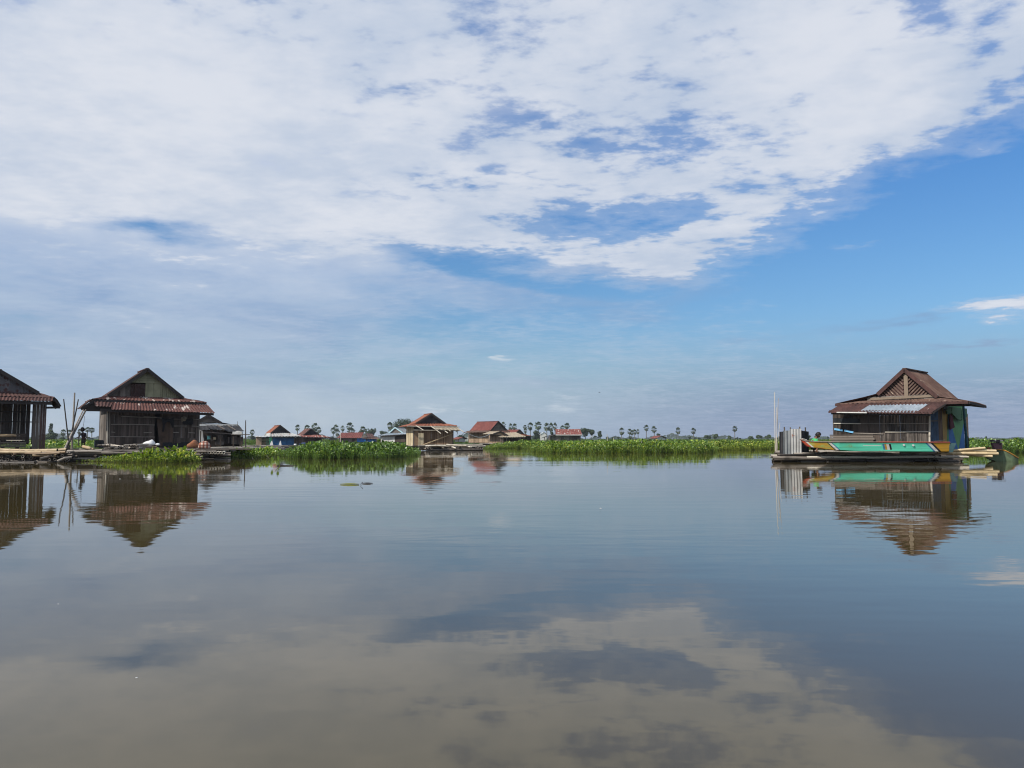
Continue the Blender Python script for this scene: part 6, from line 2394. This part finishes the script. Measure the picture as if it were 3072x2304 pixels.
def palm_parts(seed, ch=1.0):
    """crown of a fan palm, unit size: about 1 wide, ch tall, centred at the trunk top"""
    rn = random.Random(seed)
    mb = MB()
    n = 34
    for k in range(n):
        t = k / n
        el_ = math.radians(82 - 150 * t + rn.uniform(-10, 10))
        a = k * 2.399 + rn.uniform(-.3, .3)
        d = Vector((math.cos(a) * math.cos(el_), math.sin(a) * math.cos(el_), math.sin(el_) * ch))
        p0 = d * .16
        p1 = d * rn.uniform(.28, .34)
        mb.tube([p0, p1], .006, 4, cap=False)
        # fan of folded leaflets
        side = d.cross(Vector((0, 0, 1)))
        side = side.normalized() if side.length > .05 else Vector((1, 0, 0))
        up = side.cross(d).normalized()
        tw = rn.uniform(-.6, .6)
        s2 = side * math.cos(tw) + up * math.sin(tw)
        R_ = rn.uniform(.17, .23)
        m_ = 9
        pts = []
        for j in range(m_):
            q = math.radians(-115 + 230 * j / (m_ - 1))
            rr = R_ * (1 - .15 * abs(q) / 2) * rn.uniform(.9, 1.05)
            dr = -.05 * (math.cos(q)) if el_ < .3 else 0
            pts.append(p1 + d.normalized() * math.cos(q) * rr + s2 * math.sin(q) * rr + Vector((0, 0, dr)) + up * (.012 if j % 2 else -.012))
        for j in range(m_ - 1):
            mb.poly([p1, pts[j], p1.lerp(pts[j], .5).lerp(pts[j + 1], .5) * .2 + (pts[j] + pts[j + 1]) * .4, pts[j + 1]])
    dead = MB()
    for k in range(9):
        a = rn.uniform(0, 6.28)
        d = Vector((math.cos(a) * .6, math.sin(a) * .6, -1)).normalized()
        p1 = d * .2
        s2 = d.cross(Vector((0, 0, 1))).normalized()
        R_ = rn.uniform(.12, .2)
        dead.poly([p1, p1 + d * R_ * .6 + s2 * R_ * .5, p1 + d * R_ * 1.3, p1 + d * R_ * .6 - s2 * R_ * .5])
    return mb, dead


_palm_cache = {}


def palm(px, top, w_, h_, base, d, label, group='fan palms along the far shore', seed=0):
    """px, top, w_, h_ : crown as seen in the photo; d its distance"""
    s = 1.28 * w_ / F * d
    ch = h_ / w_
    key = (seed % 5, round(ch * 4))
    c = at(px, top + h_ * .5, d)
    e = empty('fan_palm', (c.x, d, 0.0), label, 'palm tree', group, random.Random(seed).uniform(0, 6.28))
    if key not in _palm_cache:
        mb, dead = palm_parts(seed, max(.8, min(1.6, ch)))
        a = mb.build('crown', M['palm_leaf'])
        b = dead.build('dead_fronds', M['palm_dead'])
        _palm_cache[key] = (a.data, b.data)
        bpy.data.objects.remove(a)
        bpy.data.objects.remove(b)
    for nm, me in zip(('crown', 'dead_fronds'), _palm_cache[key]):
        o = link(bpy.data.objects.new(nm, me))
        o.location = (0, 0, c.z)
        o.scale = (s, s, s * max(1, ch / 1.6))
        o.parent = e
    mb = MB()
    lean = random.Random(seed + 7).uniform(-.4, .4)
    mb.tube([(lean, 0, 0), (lean * .6, 0, c.z * .4), (0, 0, c.z * .8), (0, 0, c.z)], [.30, .22, .2, .24], 7)
    mb.build('trunk', M['palm_trunk'], e, True)
    return e


PALMS = [
    (190, 1289, 14, 17, 380, 'fan palm touching the right side of the big tree at far left'),
    (208, 1290, 12, 16, 380, 'fan palm behind the dark leaning pole at far left'),
    (239, 1288, 11, 14, 380, 'small fan palm above the standing child'),
    (263, 1283, 14, 12, 360, 'left of the twin fan palms beside the olive gabled house'),
    (276, 1284, 14, 13, 360, 'right of the twin fan palms beside the olive gabled house'),
    (757, 1290, 13, 14, 400, 'lone fan palm just right of the black shack'),
    (893, 1276, 13, 15, 400, 'fan palm between the rusty roof and the striped roof'),
    (921, 1276, 14, 14, 420, 'fan palm peeping over the striped roof ridge'),
    (945, 1270, 18, 22, 400, 'tall fan palm right of the striped roof ridge'),
    (956, 1281, 15, 18, 410, 'lower fan palm touching the tall one right of the striped roof'),
    (1000, 1283, 14, 18, 400, 'left palm of a tight cluster left of the long red roof'),
    (1008, 1275, 14, 20, 405, 'highest palm of the tight cluster left of the long red roof'),
    (1013, 1288, 13, 20, 410, 'lowest palm of the tight cluster left of the long red roof'),
    (1028, 1277, 11, 16, 420, 'slim fan palm above the left end of the long red roof'),
    (1049, 1268, 18, 23, 390, 'big fan palm above the middle of the long red roof'),
    (1054, 1288, 20, 12, 400, 'spreading palm directly under the big one above the long red roof'),
    (1089, 1281, 16, 14, 420, 'ragged palm above the right end of the long red roof'),
    (1170, 1268, 15, 19, 400, 'fan palm against the left flank of the dome shaped tree'),
    (1510, 1266, 13, 18, 400, 'fan palm rising behind the dark red roofed house'),
    (1532, 1271, 12, 19, 400, 'left palm of the pair behind the thatched hut'),
    (1544, 1271, 13, 19, 400, 'right palm of the pair behind the thatched hut'),
    (1575, 1275, 11, 12, 410, 'upper crown of a stacked looking palm right of the thatched hut'),
    (1576, 1286, 10, 12, 400, 'lower palm right of the thatched hut'),
    (1591, 1268, 15, 22, 400, 'fan palm left of the tallest one in the middle'),
    (1615, 1265, 19, 25, 380, 'tallest fan palm with a long bare trunk in the middle'),
    (1640, 1270, 17, 22, 400, 'round fan palm right of the tallest one'),
    (1653, 1270, 14, 25, 400, 'left crown of a merged palm pair above the streaked roof'),
    (1665, 1269, 13, 22, 410, 'right crown of a merged palm pair above the streaked roof'),
    (1687, 1277, 12, 14, 420, 'small palm above the left end of the streaked red roof'),
    (1701, 1269, 16, 18, 400, 'fan palm above the middle of the streaked red roof'),
    (1865, 1283, 14, 22, 430, 'first lone palm right of the grey hut'),
    (1889, 1287, 12, 16, 430, 'leftmost of four crowded palms in the open marsh'),
    (1896, 1290, 10, 16, 440, 'second of four crowded palms in the open marsh'),
    (1904, 1288, 12, 16, 430, 'third of four crowded palms in the open marsh'),
    (1914, 1288, 9, 14, 440, 'rightmost of four crowded palms in the open marsh'),
    (1939, 1276, 13, 16, 420, 'tall slim palm left of the far red roof'),
    (1962, 1280, 14, 17, 420, 'palm standing directly over the far red roof'),
    (2034, 1283, 13, 18, 430, 'solitary palm right of the far red roof'),
    (2080, 1284, 14, 18, 430, 'solitary palm above a round bush in the right marsh'),
    (2204, 1278, 13, 17, 430, 'farthest right lone palm before the thin white poles'),
]
for i, (px_, tp, w_, h_, d_, lb) in enumerate(PALMS):
    palm(px_, tp, w_, h_, 1318, d_, lb, seed=i)


def leafy(name, label, px, top, w_, h_, d, seed, mat='tree_leaf', group='round trees along the far shore', shape='round', lobes=7, n=420, size=.55, trunk=True, leafd=.9):
    rn = random.Random(seed)
    s = F and d / F
    Wm, Hm = w_ * s, h_ * s
    c = at(px, top + h_ * .5, d)
    e = empty(name, (c.x, d, 0.0), label, 'tree', group)
    cz = c.z
    mb = MB()
    lob = []
    for k in range(lobes):
        if shape == 'umbrella':
            a = rn.uniform(0, 6.28)
            r_ = rn.uniform(.1, .95)
            lob.append((math.cos(a) * r_ * Wm * .36, math.sin(a) * r_ * Wm * .3, cz + Hm * (.22 - .28 * r_ ** 2 + rn.uniform(-.08, .08)), Wm * .20, Hm * .22))
        elif shape == 'layered':
            t = k / (lobes - 1)
            r_ = .46 - .34 * t
            a = rn.uniform(0, 6.28)
            lob.append((math.cos(a) * r_ * Wm * .5, math.sin(a) * r_ * Wm * .5, cz + Hm * (-.42 + .84 * t), Wm * (.36 - .2 * t), Hm * .10))
        elif shape == 'dome':
            a = rn.uniform(0, 6.28)
            r_ = rn.uniform(0, 1) ** .6
            lob.append((math.cos(a) * r_ * Wm * .38, math.sin(a) * r_ * Wm * .34, cz + Hm * (.28 * math.sqrt(max(0, 1 - r_ * r_)) - .12), Wm * .16, Hm * .26))
        else:
            a = rn.uniform(0, 6.28)
            r_ = rn.uniform(.1, .8)
            lob.append((math.cos(a) * r_ * Wm * .32, math.sin(a) * r_ * Wm * .3, cz + Hm * rn.uniform(-.3, .26) * (1 - .3 * r_), Wm * rn.uniform(.18, .26), Hm * rn.uniform(.20, .28)))
    for k in range(n):
        lx_, ly_, lz_, lw_, lh_ = lob[rn.randrange(len(lob))]
        v = Vector((rn.gauss(0, 1), rn.gauss(0, 1), rn.gauss(0, 1)))
        v = v.normalized() * rn.uniform(.55, 1.05)
        p = Vector((lx_ + v.x * lw_, ly_ + v.y * lw_, lz_ + v.z * lh_))
        if p.z < .2:
            continue
        nrm = (v + Vector((rn.uniform(-.6, .6), rn.uniform(-.6, .6), rn.uniform(-.2, .8)))).normalized()
        t1 = nrm.cross(Vector((rn.uniform(-1, 1), rn.uniform(-1, 1), .3))).normalized()
        t2 = nrm.cross(t1)
        q = size * rn.uniform(.6, 1.3)
        mb.poly([p + t1 * q * .6, p + t2 * q * .4 + t1 * .1 * q, p - t1 * q * .55, p - t2 * q * .42 - t1 * .05 * q])
    mb.build('crown', M[mat], e)
    if trunk:
        mb = MB()
        th = max(.6, cz - Hm * .2)
        mb.tube([(0, 0, -.1), (rn.uniform(-.2, .2), 0, th * .5), (0, 0, th), (0, 0, cz)], [.05 * Wm ** .8, .04 * Wm ** .8, .03 * Wm ** .8, .01 * Wm], 7)
        for (lx_, ly_, lz_, _, _) in lob[:4]:
            mb.tube([(0, 0, th * .7), (lx_ * .5, ly_ * .5, (th * .7 + lz_) / 2 + .2), (lx_, ly_, lz_)], [.03 * Wm ** .8, .02 * Wm ** .8, .006 * Wm], 5)
        tr = mb.build('trunk', M['bark'], e, True)
    return e


TREES = [
    # name, px, top, w, h, d, shape, lobes, n, size, mat, label
    ('broadleaf_tree', 155, 1292, 52, 34, 260, 'round', 12, 1500, .42, 'tree_leaf', 'wide dark tree low behind the gap between the left houses'),
    ('layered_tree', 154, 1270, 28, 52, 262, 'layered', 8, 700, .38, 'tree_leaf', 'tree with flat tiers of branches rising at far left'),
    ('broadleaf_tree', 185, 1308, 30, 16, 300, 'round', 6, 320, .5, 'tree_leaf', 'low bush beside the tiered tree at far left'),
    ('dome_tree', 1213, 1246, 98, 92, 330, 'dome', 44, 5200, .55, 'tree_leaf', 'huge dome shaped dark tree behind the orange roofed house'),
    ('broadleaf_tree', 1113, 1283, 44, 30, 360, 'round', 10, 900, .6, 'tree_leaf', 'bushy tree behind the right end of the long red roof'),
    ('broadleaf_tree', 1084, 1286, 26, 24, 370, 'round', 6, 450, .6, 'tree_leaf', 'smaller bushy tree left of the one by the long red roof'),
    ('broadleaf_tree', 1152, 1290, 34, 26, 370, 'round', 8, 650, .6, 'tree_leaf', 'low bushy tree behind the pale blue edged gable'),
    ('broadleaf_tree', 970, 1300, 36, 20, 380, 'round', 6, 420, .6, 'tree_leaf', 'low scrub behind the striped roofed house'),
    ('broadleaf_tree', 1055, 1300, 30, 18, 380, 'round', 6, 350, .6, 'tree_leaf', 'scrub behind the middle of the long red roof'),
    ('broadleaf_tree', 757, 1304, 26, 22, 330, 'round', 6, 400, .5, 'tree_leaf', 'green bush right of the white tank'),
    ('broadleaf_tree', 780, 1306, 40, 18, 330, 'round', 7, 400, .5, 'tree_leaf', 'green bushes behind the little plank hut'),
    ('broadleaf_tree', 1612, 1287, 38, 34, 330, 'round', 9, 900, .5, 'tree_leaf', 'bushy tree at the foot of the tallest palm'),
    ('broadleaf_tree', 1576, 1298, 20, 20, 350, 'round', 5, 300, .5, 'tree_leaf', 'small bush left of the tallest palm'),
    ('broadleaf_tree', 1657, 1292, 20, 18, 350, 'round', 5, 300, .5, 'tree_leaf', 'bush under the merged palm pair'),
    ('broadleaf_tree', 1380, 1300, 26, 22, 330, 'round', 6, 400, .5, 'tree_leaf', 'tree between the orange roof and the dark red roof'),
    ('broadleaf_tree', 1403, 1297, 24, 26, 340, 'round', 6, 400, .5, 'tree_leaf', 'tree right of the awning, before the dark red roof'),
    ('broadleaf_tree', 1372, 1284, 14, 14, 360, 'round', 4, 200, .5, 'tree_leaf', 'treetop just over the awning end'),
    ('broadleaf_tree', 1755, 1280, 36, 32, 340, 'round', 10, 1000, .5, 'tree_leaf', 'tallest bushy tree right of the streaked red roof'),
    ('broadleaf_tree', 1775, 1286, 28, 26, 345, 'round', 7, 600, .5, 'tree_leaf', 'shorter bushy tree joined to the tallest one by the streaked roof'),
    ('broadleaf_tree', 1801, 1291, 26, 22, 360, 'round', 6, 500, .5, 'tree_leaf', 'rounded tree right behind the grey hut'),
    ('broadleaf_tree', 1823, 1306, 13, 12, 400, 'round', 4, 160, .5, 'tree_leaf', 'small round bush, first right of the grey hut'),
    ('broadleaf_tree', 1839, 1306, 16, 13, 400, 'round', 4, 200, .5, 'tree_leaf', 'small round bush, second right of the grey hut'),
    ('broadleaf_tree', 1855, 1306, 12, 12, 400, 'round', 4, 160, .5, 'tree_leaf', 'small round bush left of the first lone palm'),
    ('broadleaf_tree', 1892, 1305, 18, 14, 400, 'round', 5, 220, .5, 'tree_leaf', 'bush at the foot of the four crowded palms'),
    ('broadleaf_tree', 1975, 1299, 18, 13, 420, 'umbrella', 6, 220, .5, 'tree_leaf', 'flat topped tree right behind the far red roof'),
    ('broadleaf_tree', 2069, 1308, 15, 11, 420, 'round', 5, 160, .5, 'tree_leaf', 'round bush left of the solitary palm in the right marsh'),
    ('broadleaf_tree', 2086, 1310, 11, 9, 420, 'round', 4, 120, .5, 'tree_leaf', 'tiny bush under the solitary palm in the right marsh'),
    ('broadleaf_tree', 2098, 1311, 13, 9, 420, 'round', 4, 140, .5, 'tree_leaf', 'tiny bush right of the solitary palm in the right marsh'),
    ('broadleaf_tree', 2121, 1304, 25, 17, 380, 'umbrella', 9, 420, .5, 'tree_leaf_b', 'umbrella shaped tree, first of the spreading pair in the right marsh'),
    ('broadleaf_tree', 2148, 1301, 23, 20, 380, 'umbrella', 9, 420, .5, 'tree_leaf_b', 'umbrella shaped tree, taller of the spreading pair in the right marsh'),
    ('broadleaf_tree', 2187, 1307, 19, 14, 400, 'umbrella', 7, 260, .5, 'tree_leaf_b', 'small spreading tree left of the farthest right palm'),
    ('broadleaf_tree', 2210, 1309, 12, 12, 400, 'round', 4, 160, .5, 'tree_leaf', 'narrow bush below the farthest right palm'),
    ('broadleaf_tree', 2220, 1310, 11, 11, 400, 'round', 4, 140, .5, 'tree_leaf', 'narrow bush just right of the farthest right palm'),
    ('broadleaf_tree', 2250, 1307, 26, 16, 380, 'umbrella', 9, 400, .5, 'tree_leaf_b', 'wide low tree, left of three before the thin white poles'),
    ('broadleaf_tree', 2276, 1303, 24, 19, 380, 'umbrella', 9, 420, .5, 'tree_leaf_b', 'spreading tree, middle of three before the thin white poles'),
    ('broadleaf_tree', 2306, 1303, 26, 19, 380, 'umbrella', 9, 420, .5, 'tree_leaf_b', 'spreading tree directly left of the thin white poles'),
    ('broadleaf_tree', 2336, 1306, 18, 16, 380, 'round', 6, 260, .5, 'tree_leaf', 'dark tree seen between the thin poles and the corrugated screen'),
    ('broadleaf_tree', 2425, 1305, 20, 15, 380, 'round', 6, 280, .5, 'tree_leaf', 'tree between the corrugated screen and the crouching person'),
    ('broadleaf_tree', 2448, 1307, 22, 12, 380, 'umbrella', 6, 260, .5, 'tree_leaf', 'low tree behind the head of the crouching person'),
    ('broadleaf_tree', 2484, 1308, 11, 8, 420, 'round', 4, 120, .5, 'tree_leaf', 'tiny isolated bush left of the ribbed gable house'),
    ('broadleaf_tree', 2958, 1308, 9, 7, 420, 'round', 4, 90, .5, 'tree_leaf', 'tiny dark bush on the skyline above the small green boat'),
]
for i, (nm, px_, tp, w_, h_, d_, shp, lb_, n_, sz_, mt_, lab) in enumerate(TREES):
    leafy(nm, lab, px_, tp, w_, h_, d_, 200 + i, mt_, 'trees along the far shore', shp, lb_, n_, sz_)

# far belt of woodland low on the skyline
rn = random.Random(8)
mb = MB()
for k in range(9000):
    px_ = rn.uniform(-100, 3200)
    d_ = rn.uniform(1300, 1700)
    hh = 5.0 + 3.0 * math.sin(px_ * .013) + 2.5 * math.sin(px_ * .041 + 1) + 1.5 * math.sin(px_ * .11)
    if px_ > 2350:
        hh *= .45
    x = (px_ - 1536) / F * d_
    z = rn.uniform(0, 1) ** .7 * max(1.0, hh)
    s_ = rn.uniform(1.5, 3.4)
    p = Vector((x, d_, z))
    a = rn.uniform(0, 3.14)
    t1 = Vector((math.cos(a), math.sin(a), rn.uniform(-.3, .3))) * s_
    t2 = Vector((rn.uniform(-.3, .3), rn.uniform(-.3, .3), 1)) * s_ * .6
    mb.poly([p + t1, p + t2, p - t1, p - t2])
o = mb.build('far_woodland', M['tree_leaf'])
tag(o, 'thin bluish belt of far woodland along the skyline', 'woodland', None, 'stuff')

# ---- birds
def bird(name, label, px, py, d, span, mat):
    c = at(px, py, d)
    e = empty(name, c, label, 'bird')
    mb = MB()
    s = span
    mb.tube([(-.28 * s, 0, 0), (-.1 * s, 0, .02 * s), (.1 * s, 0, .02 * s), (.24 * s, 0, 0), (.34 * s, 0, -.01 * s)], [.01 * s, .07 * s, .075 * s, .04 * s, .006 * s], 8)
    mb.build('body', mat, e, True)
    for sg in (-1, 1):
        mb = MB()
        mb.prism([(.10 * s, 0, .03 * s), (-.08 * s, 0, .03 * s), (-.10 * s, sg * .25 * s, .10 * s), (-.05 * s, sg * .5 * s, .06 * s), (.06 * s, sg * .3 * s, .11 * s)], (0, 0, .01 * s))
        mb.build('wing', mat, e)
    return e


bird('bird', 'small dark bird in flight high over the middle of the lake', 1798, 1177, 60, .28, M['black'])
bird('bird', 'tiny white bird flying low over the right marsh', 2021, 1300, 150, .5, M['white_plastic'])

# ---------------------------------------------------------------- haze
hz_m, g = material('haze_air')
vol = g.n('ShaderNodeVolumePrincipled')
vol.inputs['Color'].default_value = (0.72, 0.80, 0.92, 1)
vol.inputs['Density'].default_value = 0.00022
vol.inputs['Anisotropy'].default_value = 0.2
go = g.n('ShaderNodeOutputMaterial')
g.t.links.new(vol.outputs[0], go.inputs['Volume'])
x_, y0_, y1_, zt_, zb_ = 4200, -200, 2900, 22, -1.0
hv = [(-x_, y0_, zb_), (x_, y0_, zb_), (x_, y1_, zb_), (-x_, y1_, zb_), (-x_, y0_, zt_), (x_, y0_, zt_), (x_, y1_, zt_), (-x_, y1_, zt_)]
hzo = raw('haze', hv, [(0, 3, 2, 1), (4, 5, 6, 7), (0, 1, 5, 4), (1, 2, 6, 5), (2, 3, 7, 6), (3, 0, 4, 7)], hz_m)
tag(hzo, kind='stuff')
